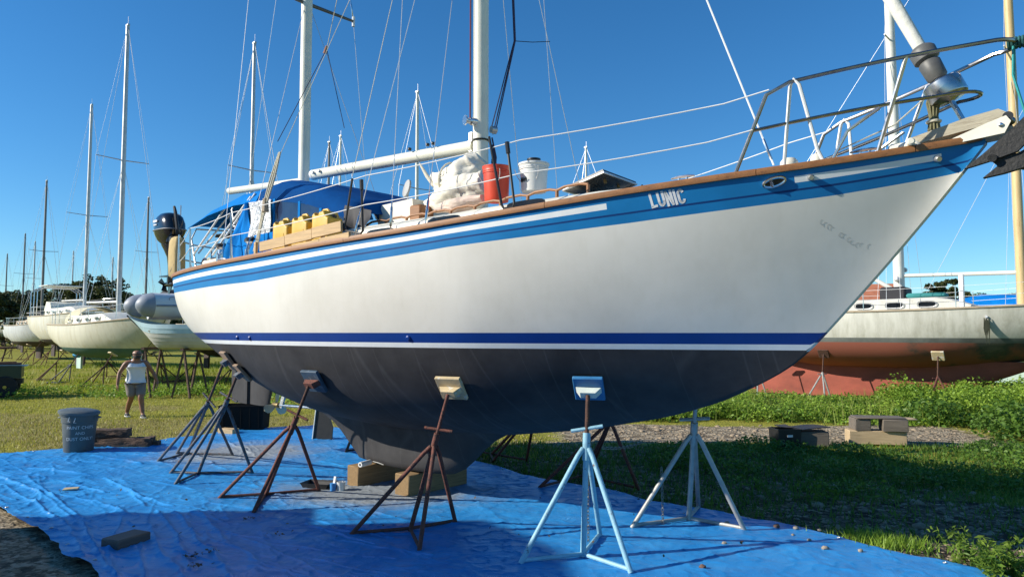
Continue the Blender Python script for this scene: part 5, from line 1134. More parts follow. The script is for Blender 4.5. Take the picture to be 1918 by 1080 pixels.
LF_lawn = leaf_mat('lawn_blades', (.27, .28, .032), (.55, .52, .08)); LF_weed = leaf_mat('weed_leaves', (.10, .21, .022), (.33, .47, .06)); LF_dark = leaf_mat('broad_weed_shade_leaves', (.045, .115, .018), (.15, .26, .035)); LF_oak = leaf_mat('oak_leaves', (.04, .055, .02), (.11, .125, .045), .25)
LF_dry = leaf_mat('dry_blades', (.20, .17, .04), (.44, .37, .13), .3)
def blades(name, pts, h, w, mat, lean=.5, parent=None):
    n = len(pts); a = rng.uniform(0, 6.283, n); b = rng.uniform(0, 6.283, n); hh = h * rng.uniform(.5, 1.25, n); ww = w * rng.uniform(.6, 1.3, n); ln = lean * rng.uniform(.1, 1, n) * hh
    dx, dy = np.cos(a) * ww, np.sin(a) * ww; V = np.empty((n, 3, 3)); V[:, 0] = pts; V[:, 1] = pts; V[:, 2] = pts
    V[:, 0, 0] -= dx; V[:, 0, 1] -= dy; V[:, 1, 0] += dx; V[:, 1, 1] += dy; V[:, 2, 0] += np.cos(b) * ln; V[:, 2, 1] += np.sin(b) * ln; V[:, 2, 2] += hh
    o = npmesh(name, V.reshape(-1, 3), np.arange(3 * n).reshape(-1, 3), mat, parent=parent, nv=3); return o
def leaves(name, C_, size, mat, parent=None, up=.5, aspect=.55):
    n = len(C_); d = rng.normal(size=(n, 3)); d[:, 2] *= .6; d /= np.linalg.norm(d, axis=1)[:, None]; nr = rng.normal(size=(n, 3)); nr[:, 2] += up * 2; nr -= d * (nr * d).sum(1)[:, None]; nr /= np.linalg.norm(nr, axis=1)[:, None] + 1e-9
    s = np.cross(d, nr); L_ = size * rng.uniform(.6, 1.35, n)[:, None]; V = np.empty((n, 4, 3)); V[:, 0] = C_ - d * L_ * .5; V[:, 1] = C_ + s * L_ * aspect * .5 + nr * L_ * .06; V[:, 2] = C_ + d * L_ * .5; V[:, 3] = C_ - s * L_ * aspect * .5 + nr * L_ * .06
    return npmesh(name, V.reshape(-1, 3), np.arange(4 * n).reshape(-1, 4), mat, parent=parent)
def gz(x, y): return -.035 + .05 * (fbm(x * .25, y * .25, 3, 5) - .5) + .03 * (fbm(x * 1.6, y * 1.6, 3, 6) - .5)
def in_tarp(x, y):
    poly = np.array(TE_ + RE_[1:] + [LE_[-1]] + LE_[-2:0:-1]); c = np.zeros(len(x), bool); j = len(poly) - 1
    for i in range(len(poly)):
        xi, yi = poly[i]; xj, yj = poly[j]; q = ((yi > y) != (yj > y)) & (x < (xj - xi) * (y - yi) / (yj - yi + 1e-12) + xi); c ^= q; j = i
    return c
def scatter(n, x0, x1, y0, y1, pw=1.0, dens=None):
    y = y0 * (y1 / y0) ** rng.uniform(0, 1, n) if pw == 'log' else rng.uniform(y0, y1, n); x = rng.uniform(0, 1, n); x = (x0 if not callable(x0) else x0(y)) + x * ((x1 if not callable(x1) else x1(y)) - (x0 if not callable(x0) else x0(y)))
    k = ~in_tarp(x, y)
    if dens is not None: k &= rng.uniform(0, 1, n) < dens(x, y)
    x, y = x[k], y[k]; return np.stack([x, y, gz(x, y) - .005], 1)
# lawn on the left
lawn_d = lambda x, y: (1 - gravel_mask(x, y)) * (.45 + .55 * sstep(fbm(x * .8, y * .8, 3, 15), .35, .6))
P1 = scatter(150000, lambda y: -.85 * y - 1, lambda y: -.10 * y + 2.0, 11.5, 48, 'log', lawn_d); k = rng.uniform(0, 1, len(P1)) < .35 + .5 * dry_mask(P1[:, 0], P1[:, 1])
tag(blades('lawn_grass', P1[~k], .075, .009, LF_lawn, 1.0), 'short yellow green grass across the yard', 'grass', kind='stuff')
tag(blades('dry_grass', P1[k], .055, .008, LF_dry, 1.3), 'dry straw coloured grass among the lawn', 'grass', kind='stuff')
P1 = scatter(40000, -34, -4, 24, 48, 1, lambda x, y: sstep(fbm(x * .5, y * .5, 3, 17), .45, .6)); tag(blades('long_grass', P1, .22, .02, leaf_mat('long_grass_blades', (.14, .19, .018), (.40, .44, .05)), .7), 'longer bright green grass under the parked boats', 'grass', kind='stuff')
# shaded ground on the right: thin grass and small weeds between the stones
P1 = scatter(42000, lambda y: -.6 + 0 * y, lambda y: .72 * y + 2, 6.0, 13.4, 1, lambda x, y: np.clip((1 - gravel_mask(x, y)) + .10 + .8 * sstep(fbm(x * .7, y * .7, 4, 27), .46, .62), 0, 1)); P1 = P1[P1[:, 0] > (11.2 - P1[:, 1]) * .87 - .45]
tag(blades('shade_grass', P1, .10, .010, LF_dark, .9), 'thin green grass growing through the stony shaded ground', 'grass', kind='stuff')  # darker leaf colour paints shade into this grass
def weed_patch(name, label, spots, n_per, mat, size=.06, stems=True):
    """spots: x, y, radius, height -> leaf clouds that thin out upwards, with a few stems"""
    Cs = []; St = []
    for (x, y, r, h) in spots:
        n = int(n_per * r * r * (.4 + h)); a = rng.uniform(0, 6.283, n); q = np.sqrt(rng.uniform(0, 1, n)) * r; px, py = x + q * np.cos(a), y + q * np.sin(a)
        top = h * (.45 + .75 * fbm(px * 2.2, py * 2.2, 3, 33)) * (1 - .5 * (q / r) ** 3); Cs.append(np.stack([px, py, gz(px, py) + .01 + top * rng.uniform(0, 1, n) ** .65], 1))
        ns = int(14 * r * r) + 2; px, py = x + rng.normal(0, r * .4, ns), y + rng.normal(0, r * .4, ns); St.append(np.stack([px, py, gz(px, py)], 1))
    o = leaves(name, np.concatenate(Cs), size, mat); tag(o, label, 'weeds', kind='stuff')
    return o
sp = []
for k in range(330):
    x = rng.uniform(2.4, 20); y = rng.uniform(16.9, 20.8) - .12 * (x - 5); h = .42 if x < 10.2 else .84
    if 6.1 < x < 9.3 and y < 17.0: h *= .4
    sp.append((x, y, rng.uniform(.45, .9), h * rng.uniform(.7, 1.25)))
weed_patch('weed_bank', 'bank of leafy green weeds in front of the red boat', sp, 1100, LF_weed, .075)
P1 = np.array([[x + rng.normal(0, r_ * .6), y + rng.normal(0, r_ * .6), -.03] for x, y, r_, h in sp for q in range(18)]); tag(blades('tall_weed_stems', P1, .46, .011, leaf_mat('tall_stems', (.14, .20, .03), (.34, .38, .08)), .5), 'tall thin stems and grass blades among the weed bank', 'weeds', kind='stuff')
sp = [(rng.uniform(9.3, 17), rng.uniform(12.2, 16.5), rng.uniform(.4, .8), rng.uniform(.45, .85)) for k in range(60)] + [(rng.uniform(3, 18), rng.uniform(16.2, 19.5), rng.uniform(.3, .6), rng.uniform(.25, .5)) for k in range(45)]
weed_patch('broad_weed_bank', 'darker broad leaved weeds beside the block stack', sp, 1000, LF_dark, .10)
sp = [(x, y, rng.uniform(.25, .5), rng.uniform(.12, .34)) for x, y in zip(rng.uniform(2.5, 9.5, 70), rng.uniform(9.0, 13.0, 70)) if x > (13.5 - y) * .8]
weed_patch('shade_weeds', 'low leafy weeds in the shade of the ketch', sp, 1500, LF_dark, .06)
sp = [(rng.uniform(-20, -5), rng.uniform(22.5, 26.5), rng.uniform(.4, .9), rng.uniform(.18, .42)) for k in range(70)] + [(rng.uniform(-9, -3), rng.uniform(19.5, 24), rng.uniform(.3, .6), rng.uniform(.15, .3)) for k in range(25)]
weed_patch('yard_weeds', 'low dark leafy weeds below the dinghies and stands', sp, 500, LF_weed, .085)
# a feathery plant at the right corner of the tarp
def feathery(px, py, hgt, n, label, seed):
    o = gnd(px, py); e = empty('feathery_plant', o, 0, label, 'plant'); r2 = np.random.default_rng(seed); m = MB(); Cs = []
    for k in range(n):
        a = r2.uniform(0, 6.28); l = hgt * r2.uniform(.6, 1.1); b0 = Vector((r2.normal(0, .14), r2.normal(0, .14), -.05)); d = Vector((math.cos(a) * .35, math.sin(a) * .35, 1)).normalized(); pts = [b0 + d * l * t + Vector((math.cos(a), math.sin(a), 0)) * .10 * t * t for t in np.linspace(0, 1, 6)]
        m.tube(pts, [.005, .0045, .004, .003, .002, .001], 4)
        for t in np.linspace(.12, 1, 34):
            i = min(4, int(t * 5)); p = pts[i].lerp(pts[i + 1], t * 5 - i); Cs.append([p.x + r2.normal(0, .02), p.y + r2.normal(0, .02), p.z + r2.normal(0, .01)])
    m.build('stems', LF_weed, e); leaves('foliage', np.array(Cs), .075, leaf_mat('feathery_leaves', (.09, .17, .02), (.24, .34, .05)), e, .3, .28)
feathery(1868, 1066, .34, 22, 'bright feathery weed growing at the edge of the tarp', 4); feathery(1910, 1085, .30, 16, 'second feathery weed behind the tarp edge, lower and denser', 8)
P1 = np.concatenate([np.stack([gnd(px, py).x + rng.normal(0, .16, 260), gnd(px, py).y + rng.normal(0, .12, 260), np.full(260, -.03)], 1) for px, py in ((1655, 1010), (1620, 1002), (1690, 1018))]); tag(blades('tuft_grass', P1, .10, .007, LF_weed, 1.0), 'sunlit grass tuft at the tarp edge', 'grass', kind='stuff')
# stones: loose gravel as real pebbles on the shaded ground and the bare patch
def gravel_stuff(name, label, pts, size, mat):
    bm = bmesh.new(); bmesh.ops.create_icosphere(bm, subdivisions=1, radius=1); B = np.array([v.co[:] for v in bm.verts]); T = np.array([[v.index for v in f.verts] for f in bm.faces]); bm.free(); n = len(pts)
    s = size * rng.lognormal(0, .45, n); sc = np.stack([s * rng.uniform(.7, 1.3, n), s * rng.uniform(.7, 1.3, n), s * rng.uniform(.35, .7, n)], 1); a = rng.uniform(0, 6.28, n); V = B[None] * sc[:, None] * rng.uniform(.8, 1.2, (n, len(B), 1))
    x = V[..., 0] * np.cos(a)[:, None] - V[..., 1] * np.sin(a)[:, None]; y = V[..., 0] * np.sin(a)[:, None] + V[..., 1] * np.cos(a)[:, None]; V = np.stack([x, y, V[..., 2]], -1) + pts[:, None]
    F_ = (T[None] + (np.arange(n) * len(B))[:, None, None]).reshape(-1, 3); o = npmesh(name, V.reshape(-1, 3), F_, mat, nv=3, smooth=True); tag(o, label, 'gravel', kind='stuff'); return o
M_stone = pm('mixed_gravel', (.28, .22, .15), .9, 0, .55, 9, .3, 60, coord='Object')
P1 = scatter(16000, -.8, lambda y: .7 * y + 1, 5.5, 16.5, 1, lambda x, y: gravel_mask(x, y) ** 1.2); P1 = P1[P1[:, 0] > (11.2 - P1[:, 1]) * .87 - .45]
gravel_stuff('loose_gravel', 'loose pale gravel on the ground beside the tarp', P1, .022, M_stone)
P1 = scatter(9000, -9, -1.5, 5.0, 9.5, 1, lambda x, y: gravel_mask(x, y)); gravel_stuff('bare_ground_gravel', 'fine gravel on the bare ground left of the tarp', P1, .011, M_stone)
# dead leaves on the tarp
Cs = np.concatenate([np.stack([gnd(px, py).x + rng.normal(0, sx_, n_), gnd(px, py).y + rng.normal(0, sx_ * .6, n_), rng.uniform(.045, .075, n_)], 1) for px, py, sx_, n_ in ((355, 1052, .05, 22), (395, 1045, .04, 14), (365, 1072, .05, 16), (470, 978, .06, 14), (520, 1010, .12, 10), (330, 935, .5, 14), (900, 1000, 1.5, 26), (130, 930, .4, 10))])
tag(leaves('dead_leaves', Cs, .035, pm('dead_leaf', (.10, .065, .035), .8, 0, .4, 12), None, 1.2, .6), 'scattered brown dead leaves and paint flakes on the tarp', 'leaves', kind='stuff')

# ================================================================== other boats in the yard
def dirty(name, col, stain, thr=.6, rough=.5): return pm(name, col, rough, 0, .10, 1.2, .05, 20, col2=stain, thr=thr - .08, stretch=(2.2, 2.2, .45), soft=.30)
def bez(P, t):
    u = 1 - t; c = (u ** 3, 3 * u * u * t, 3 * u * t * t, t ** 3); return sum(c[i] * P[i][0] for i in range(4)), sum(c[i] * P[i][1] for i in range(4))
def yacht(name, label, pos, hd, L, B, zwl, zr, mats, masts, cat='sailboat', group=None, zc=None, sheer=(.05, .35), cabin=(-.22, .22, .38), fullkeel=False, boot=.12, transom=.62, win=4, keelx=(-.06, .10), rails=True, keelmat=None, zk=.06, detail=2, deckstuff=True):
    """a laid up yacht: x forward; masts: (x, r, ztop, mat, [(zspreader, half)], boom length or 0)"""
    e = empty(name, pos, hd, label, cat, group); Mt, Mb, Mboot, Mdeck = mats; zc = zwl - .55 if zc is None else zc
    n = 40 if detail > 1 else 18; S = [-L / 2 + L * (1 - math.cos(math.pi * i / n)) / 2 for i in range(n + 1)]
    def prm(s):
        f = (s + L / 2) / L
        b = B / 2 * (transom + (1 - transom) * math.sin(min(1, f / .45) * math.pi / 2)) if f < .45 else B / 2 * (1 - ((f - .45) / .55) ** 2.3); b = max(b, .02)
        zs = zr + sheer[1] * max(0, (f - .4) / .6) ** 1.7 + sheer[0] * max(0, (.4 - f) / .4) ** 2
        if f > .72: t = (f - .72) / .28; zb = zc + .35 * (zwl - zc) + (zs - .02 - zc - .35 * (zwl - zc)) * t ** 1.5
        elif f < .3: t = (.3 - f) / .3; zb = zc + (zwl - .05 - zc) * t ** 1.4
        else: zb = zc + .35 * (zwl - zc) * max(0, (f - .45) / .27) ** 2
        return b, zs, min(zb, zs - .01), f
    def rows(s):
        b, zs, zb, f = prm(s); k = max(0, (f - .5) / .5); h = zs - zb
        P = [(.015, zb), (max(.015, b * (.72 - .35 * k)), zb + h * (.05 + .25 * k)), (max(.015, b * (1.05 - .35 * k)), zb + h * (.30 + .3 * k)), (b, zs)]
        pts = [bez(P, i / 40) for i in range(41)]
        def at(z):
            if z <= pts[0][1]: return pts[0]
            for p, q in zip(pts, pts[1:]):
                if p[1] <= z <= q[1]: g = (z - p[1]) / max(1e-9, q[1] - p[1]); return (p[0] + (q[0] - p[0]) * g, z)
            return pts[-1]
        out = []; lv = min(zwl - boot, zs); nb = 7
        for i in range(nb): out.append(at(zb + (max(lv, zb) - zb) * (i / nb) ** 1.5))
        out += [at(max(lv, zb)), at(max(min(zwl, zs), zb))]; z1 = max(min(zwl, zs), zb)
        for i in range(1, 6): out.append(at(z1 + (zs - z1) * i / 5))
        rk = .35 * max(0, (.12 - f) / .12)
        return [(s - rk * (z - zwl), y, z) for y, z in out]
    R_ = [rows(s) for s in S]; nr = len(R_[0]); zone = [0] * 7 + [1] + [2] * 5; m = MB()
    for sd in (-1, 1):
        o = len(m.v)
        for r in R_: m.v += [(x, sd * y, z) for x, y, z in r]
        for i in range(n):
            for k in range(nr - 1): a = o + i * nr + k; m.f.append((a, a + 1, a + nr + 1, a + nr)); m.m.append(zone[k])
    for k in range(nr - 1): a = k; b = (n + 1) * nr + k; m.f.append((a, b, b + 1, a + 1)); m.m.append(zone[k])
    for i in range(n): a = i * nr; b = (n + 1) * nr + i * nr; m.f.append((a, a + nr, b + nr, b)); m.m.append(0)
    ho = m.build('hull', [Mb, Mboot, Mt], e, ang=50)
    bm = bmesh.new(); bm.from_mesh(ho.data); bmesh.ops.remove_doubles(bm, verts=bm.verts, dist=.0005); bm.to_mesh(ho.data); bm.free(); ho.data.set_sharp_from_angle(angle=R(50))
    sh_at = lambda s: prm(s)[:2]
    m = MB()
    for s, r in zip(S, R_):
        x, y, z = r[-1]
        for j in range(5): f = -1 + j / 2; m.v.append((x, f * (y - .005), z - .01 + .05 * (1 - f * f)))
    for i in range(n):
        for j in range(4): a = i * 5 + j; m.f.append((a, a + 1, a + 6, a + 5)); m.m.append(0)
    m.build('deck', Mdeck, e)
    if detail > 0:
        for sd in (-1, 1): m = MB(); m.tube([(r[-1][0], sd * (r[-1][1] + .01), r[-1][2] + .015) for r in R_], .03, 6); m.build('toe_rail', M_teakgrey, e)
    # keel and rudder
    km = keelmat or Mb
    if fullkeel:
        lv = []
        for k in range(6): t = k / 5; z = zc + .25 - (zc + .25 - zk) * t; lv.append((L * (.27 - .22 * t ** .8), -L * (.40 - .02 * t), z, .34 - .16 * t))
        foil_loft(lv).build('keel', km, e, ang=60); m = MB(); m.loft([[Vector((-L * .385, -.05, z)), Vector((-L * .47 + .02 * (z - zk), -.02, z)), Vector((-L * .47 + .02 * (z - zk), .02, z)), Vector((-L * .385, .05, z))] for z in (zk + .1, zwl - .05)]); m.build('rudder', km, e)
    else:
        k0, k1 = keelx[0] * L, keelx[1] * L; foil_loft([(k1 + .25, k0 - .25, zc + .18, .2), (k1, k0, zc - .05, .13), (k1 - .25, k0 + .02, zk, .12)]).build('keel', km, e)
        m = MB(); m.loft([[Vector((-L * .37, -.04, z)), Vector((-L * .43, -.015, z)), Vector((-L * .43, .015, z)), Vector((-L * .37, .04, z))] for z in (zc * .35 + .1, zwl)]); m.build('rudder', km, e)
    # coachroof
    if cabin:
        c0, c1, ch_ = cabin; c0 *= L; c1 *= L; m = MB(); N_ = 14
        for i in range(N_ + 1):
            s = c0 + (c1 - c0) * i / N_; b = min(prm(s)[0] * .68, B * .32); z0 = prm(s)[1] - .01; h = ch_ * min(1, (N_ - i) / 3 + .15); m.v += [(s, -b, z0), (s, -b * .95, z0 + h), (s, -b * .5, z0 + h * 1.12), (s, 0, z0 + h * 1.16), (s, b * .5, z0 + h * 1.12), (s, b * .95, z0 + h), (s, b, z0)]
        for i in range(N_):
            for j in range(6): a = i * 7 + j; m.f.append((a, a + 1, a + 8, a + 7)); m.m.append(0)
        m.f.append(tuple(range(7))); m.m.append(0); m.f.append(tuple(N_ * 7 + j for j in range(7))); m.m.append(0); co = m.build('coachroof', Mdeck, e)
        if win:
            for w in range(win):
                s = c0 + (c1 - c0) * (.14 + .62 * w / max(1, win - 1)); b = min(prm(s)[0] * .68, B * .32) + .004; z0 = prm(s)[1] + ch_ * .5
                for sd in (-1, 1):
                    m = MB(); ov = [(x * .21, z * .065) for x, z in [(math.copysign(abs(math.cos(a)) ** .5, math.cos(a)), math.copysign(abs(math.sin(a)) ** .7, math.sin(a))) for a in np.linspace(0, 6.283, 16, endpoint=False)]]; m.prism(ov, (s, sd * b * .98, z0), (1, 0, 0), (0, 0, 1), (0, sd * .02, 0)); wo_ = m.build('window', m_glass, co)
                    m = MB(); m.tube([(s + x * 1.1, sd * (b + .012), z0 + z * 1.2) for x, z in ov], .013, 5, closed=True); m.build('window_frame', M_alu, wo_)
        m = MB(); m.bevbox((c0 + .5, 0, prm(c0 + .5)[1] + ch_ * 1.2), (.9, .7, .08), .02); m.build('sliding_hatch', Mdeck, co)
    # spars and rigging
    for k, (mx_, r, zt, mm, spr, bl) in enumerate(masts):
        z0 = prm(mx_)[1]; mo = MB(); mo.tube([(mx_, 0, z0), (mx_ - .01, 0, (z0 + zt) / 2), (mx_ - .03, 0, zt)], [r, r, r * .8], 12); mo = mo.build('mast', mm, e)
        m = MB(); m.bevbox((mx_ - .03, 0, zt + .03), (.22, .1, .08), .01); m.tube([(mx_, 0, zt), (mx_, 0, zt + .4)], .008, 4); m.build('masthead', M_alu, mo)
        for zs_, hw in spr:
            for sd in (-1, 1): m = MB(); m.tube([(mx_, 0, zs_), (mx_ - .06, sd * hw, zs_ + .06)], [.028, .02], 6); m.build('spreader', M_alu, mo)
        wr_ = .006 if detail > 1 else .009
        bb, zz = prm(mx_ - .3)[:2]
        ends = [((mx_ - .25, sd * bb * .95, zz), (mx_, 0, zs_ - .1)) for sd in (-1, 1) for zs_, hw in spr[:1]] + [((mx_ + .35, sd * bb * .95, zz), (mx_, 0, (spr[0][0] if spr else zt) - .1)) for sd in (-1, 1)]
        for sd in (-1, 1):
            pts = [(mx_, sd * bb * .97, zz)] + [(mx_ - .06, sd * hw, zs_ + .06) for zs_, hw in spr] + [(mx_, 0, zt)]
            m = MB(); m.tube(pts, wr_, 4); m.build('cap_shroud', M_wire, mo)
        for a_, b_ in ends: m = MB(); m.tube([a_, b_], wr_, 4); m.build('lower_shroud', M_wire, mo)
        if k == 0: m = MB(); m.tube([(L / 2 - .1, 0, prm(L / 2 - .1)[1]), (mx_, 0, zt)], wr_ * 1.3, 4); m.build('forestay', M_wire, mo); m = MB(); m.tube([(-L / 2 - .1, 0, prm(-L / 2)[1]), (mx_, 0, zt)], wr_, 4); m.build('backstay', M_wire, mo)
        m = MB(); m.tube([(mx_ - .13, .03, z0 + .9), (mx_ - .08, .02, zt)], wr_ * .9, 4); m.build('halyard', M_rope, mo)
        if bl: m = MB(); m.tube([(mx_ - .1, 0, z0 + .95), (mx_ - bl, 0, z0 + 1.0)], [.06, .055], 10); m.build('boom', M_mastwhite if mm is M_woodmast else mm, e)
    if rails:
        for sd in (-1, 1):
            tops = []
            for f in (.06, .25, .42, .6, .78):
                s = -L / 2 + L * f; b, z = prm(s)[:2]; tops.append((s, sd * b * .96, z + .6)); m = MB(); m.tube([(s, sd * b * .96, z), (s, sd * b * .96, z + .6)], .013, 6); m.build('stanchion', M_ss, e)
            b, z = prm(L * .42)[:2]; tops.append((L * .42, sd * b * .9, z + .62))
            for dz in (0, -.28): m = MB(); m.tube([(x, y, z + dz) for x, y, z in tops], .006, 4); m.build('lifeline', M_lwire, e)
        b, z = prm(L * .42)[:2]; tip = (L * .5 + .1, 0, prm(L / 2)[1] + .6); m = MB(); m.tube([(L * .42, -b * .9, z), (L * .42, -b * .9, z + .62), (L * .48, -b * .5, z + .64), tip, (L * .48, b * .5, z + .64), (L * .42, b * .9, z + .62), (L * .42, b * .9, z)], .016, 6); m.build('pulpit', M_ss, e)
        b, z = prm(-L * .46)[:2]; m = MB(); m.tube([(-L * .40, -b, z), (-L * .40, -b, z + .6), (-L * .5, -b * .9, z + .62), (-L * .5, b * .9, z + .62), (-L * .40, b, z + .6), (-L * .40, b, z)], .016, 6); m.build('pushpit', M_ss, e)
    return e, prm
def far_stand(label, foot, top, mat, sp=.45, ang=0.0, group='jack stands under the other boats', nrm=None):
    foot = Vector(foot); top = Vector(top); e = empty('jack_stand', foot, 0, label, 'jack stand', group); t = top - foot; hub = t * .62
    m = MB(); d = t.normalized(); m.bevbox(t, (.3, .3, .05), .008, (Vector(nrm) if nrm is not None else d).to_track_quat('Z', 'Y').to_matrix()); m.build('pad', M_palepad if random.random() < .5 else M_rust, e, smooth=False)
    m = MB(); m.tube([hub * .9, t], .02, 7); m.build('screw', M_rust, e); m = MB(); m.tube([hub * .95 + Vector((-.14, 0, 0)), hub * .95 + Vector((.14, .03, 0))], .013, 5); m.build('screw_handle', mat, e)
    for k in range(3):
        a = ang + 2.094 * k; p = Vector((math.cos(a) * sp, math.sin(a) * sp, .0)); m = MB(); m.tube([hub, p], .024, 7); m.build('leg', mat, e)
        q = Vector((math.cos(a + 2.094) * sp, math.sin(a + 2.094) * sp, .04)); m = MB(); m.tube([p + Vector((0, 0, .04)), q], .016, 6); m.build('base_bar', mat, e)
    return e
def local_world(e, p): return Matrix.Translation(e.location) @ Matrix.Rotation(e.rotation_euler.z, 4, 'Z') @ Vector(p)
def prop_up(e, prm, L, B, names, mats, xs=(-.3, -.05, .22), sides=(-1, 1), zt=1.05, out=.42, tops=None):
    i = 0
    for x in xs:
        for sd in sides:
            b = prm(x * L)[0]; t = local_world(e, (x * L, sd * b * .62, zt)); f = local_world(e, (x * L, sd * (b * .62 + out), 0)); f.z = -.02
            far_stand(names[i % len(names)], f, t, mats[i % len(mats)], ang=random.uniform(0, 2)); i += 1
M_mastalu = pm('mast_aluminium', (.50, .50, .49), .45, .5, .15, 3, col2=(.36, .36, .35), thr=.6)
M_mastdark = pm('mast_dark_grey', (.20, .19, .18), .5, .3, .15, 3)
M_mastwhite = pm('mast_white_paint', (.70, .69, .62), .5, 0, .1, 3, col2=(.42, .40, .34), thr=.66)
M_woodmast = pm('varnished_spruce', (.58, .42, .20), .5, 0, .15, 2, .1, 20, col2=(.45, .28, .11), thr=.6, stretch=(6, 6, .5))
M_creamhull = dirty('cream_topsides', (.60, .57, .46), (.44, .38, .24), .58); M_greenbot = dirty('green_antifouling', (.05, .13, .11), (.10, .17, .14), .6, .8); M_paleteal = dirty('pale_teal_paint', (.42, .55, .50), (.24, .38, .36), .58, .7)
M_yellowhull = dirty('white_stained_topsides', (.60, .58, .50), (.50, .38, .13), .58); M_dimhull = dirty('grey_white_topsides', (.52, .53, .53), (.34, .33, .30), .56); M_darkbot = dirty('dark_bottom', (.05, .035, .03), (.10, .05, .04), .6, .8)
YH = -HD
def by_mast(px, Y): return Vector(((px - CX) / F * Y, Y, 0))
def place(px, Y, ms, hd=YH):
    p = by_mast(px, Y); return p - Matrix.Rotation(hd, 3, 'Z') @ Vector((ms, 0, 0))
def ztop(py, Y): return CAMZ + (HOR - py) / F * Y
# cream boat with a green bottom
eB, pB = yacht('sailboat', 'cream sloop with green bottom and pale teal rudder beside the two dinghies', place(222, 29.5, .3), YH, 9.6, 3.0, 1.42, 2.34, (M_creamhull, M_greenbot, M_greenbot, M_gel), [(.3, .095, ztop(35, 29.5), M_mastalu, [(ztop(297, 29.5), 1.05)], 3.4)], keelx=(.20, .29), keelmat=M_paleteal, zc=.95, cabin=(-.30, .2, .42))
prop_up(eB, pB, 9.6, 3.0, ['rusty jack stand under the quarter of the cream sloop', 'brown jack stand on the far quarter of the cream sloop', 'pale blue jack stand amidships under the cream sloop', 'brown jack stand on the far side amidships of the cream sloop', 'rusty jack stand under the bow of the cream sloop', 'brown jack stand at the far bow of the cream sloop'], [M_rust, M_rust, M_bluegrey, M_rust], xs=(-.36, -.12, .2), zt=1.2, out=.75)
# cream half round spray hood and cockpit gear on it
m = MB(); bO = Vector((-2.6, 0, pB(-2.6)[1]))
m.loft([[Vector((x, hw * math.cos(a), bO.z + .1 + .72 * math.sin(a))) for a in np.linspace(0, math.pi, 14)] + [Vector((x, (hw - .03) * math.cos(a), bO.z + .1 + .69 * math.sin(a))) for a in np.linspace(math.pi, 0, 14)] for x, hw in ((-2.9, .95), (-2.2, .98), (-1.7, .9))]); m.build('spray_hood', pm('cream_canvas', (.55, .50, .34), .8, 0, .1, 4), eB)
m = MB(); m.bevbox((-3.4, -.4, bO.z + .15), (.8, .5, .35), .05); m.bevbox((-3.4, .5, bO.z + .15), (.8, .4, .3), .05); m.build('cockpit_locker', M_gel, eB)
# white stained boat with a bimini frame
eA, pA = yacht('sailboat', 'white sloop with yellow rust stains and bare bimini frame on its stern', place(158, 43, .6), YH, 11.2, 3.5, 1.75, 3.02, (M_yellowhull, M_darkbot, M_yellowhull, M_gel), [(.6, .10, ztop(190, 43), M_mastalu, [(ztop(402, 43), 1.15)], 3.8)], zc=1.15, cabin=(-.25, .22, .5))
for x in (-4.6, -4.0, -3.4):
    z = pA(x)[1]; m = MB(); m.tube([(x, -1.35, z), (x - .1, -1.3, z + 1.6), (x - .1, -.9, z + 1.85), (x - .1, .9, z + 1.85), (x - .1, 1.3, z + 1.6), (x, 1.35, z)], .025, 6); m.build('bimini_frame', M_ss, eA)
m = MB(); m.bevbox((-3.2, 0, pA(-3.2)[1] + 1.95), (1.6, 2.2, .06), .02); m.build('bimini_top', M_white, eA); m = MB(); m.prism([(-1, 0), (.3, 0), (.1, .5), (-.6, .6)], (-2.2, -1.0, pA(-2)[1] + .35), (1, 0, 0), (0, 0, 1), (0, 2.0, 0)); m.build('windscreen', M_gel, eA)
prop_up(eA, pA, 11.2, 3.5, ['red brown jack stand under the quarter of the stained white sloop', 'dark jack stand beyond the stained white sloop quarter', 'red brown jack stand amidships of the stained white sloop', 'dark jack stand beyond the stained white sloop amidships'], [M_rustred, M_rust], xs=(-.33, -.05), zt=1.45, out=.9)
# low white boat farther left, and more masts
eC, pC = yacht('sailboat', 'low white sloop with dark mast beyond the stained one', place(78, 55, .4), YH, 9.8, 3.1, 1.35, 2.55, (M_dimhull, M_darkbot, M_darkbot, M_teakgrey), [(.4, .09, ztop(336, 55), M_mastdark, [(ztop(470, 55), 1.0)], 3.4)], zc=.9, detail=1)
prop_up(eC, pC, 9.8, 3.1, ['jack stand under the quarter of the low white sloop', 'jack stand beyond the low white sloop', 'jack stand amidships of the low white sloop', 'far jack stand amidships of the low white sloop'], [M_rust], xs=(-.3, .1), sides=(-1, 1), zt=1.1)
far = [(42, 86, 437, 'grey mast sloop among the trees, tall bare mast', M_mastdark), (61, 94, 452, 'sloop with pale mast in front of the trees', M_mastalu), (9, 108, 475, 'distant sloop with grey mast at the edge of the wood', M_mastdark), (134, 100, 470, 'distant sloop with thin pale mast below the oak', M_mastalu), (272, 62, 368, 'sloop with dark mast standing behind the inflatable', M_mastdark), (208, 84, 482, 'distant sloop whose mast shows beside the oak crown', M_mastalu), (467, 29.5, 70, 'sloop behind the ketch stern with a tall silver mast', M_mastalu), (612, 44, 262, 'sloop behind the ketch with a dark mast beside the boom end', M_mastdark), (633, 47, 250, 'sloop behind the ketch with a pale mast beside the boom end', M_mastwhite), (780, 33, 165, 'sloop behind the ketch with a white mast next to the sail bundle', M_mastwhite), (1100, 45, 272, 'sloop behind the ketch with a short white mast beyond the forehatch', M_mastwhite)]
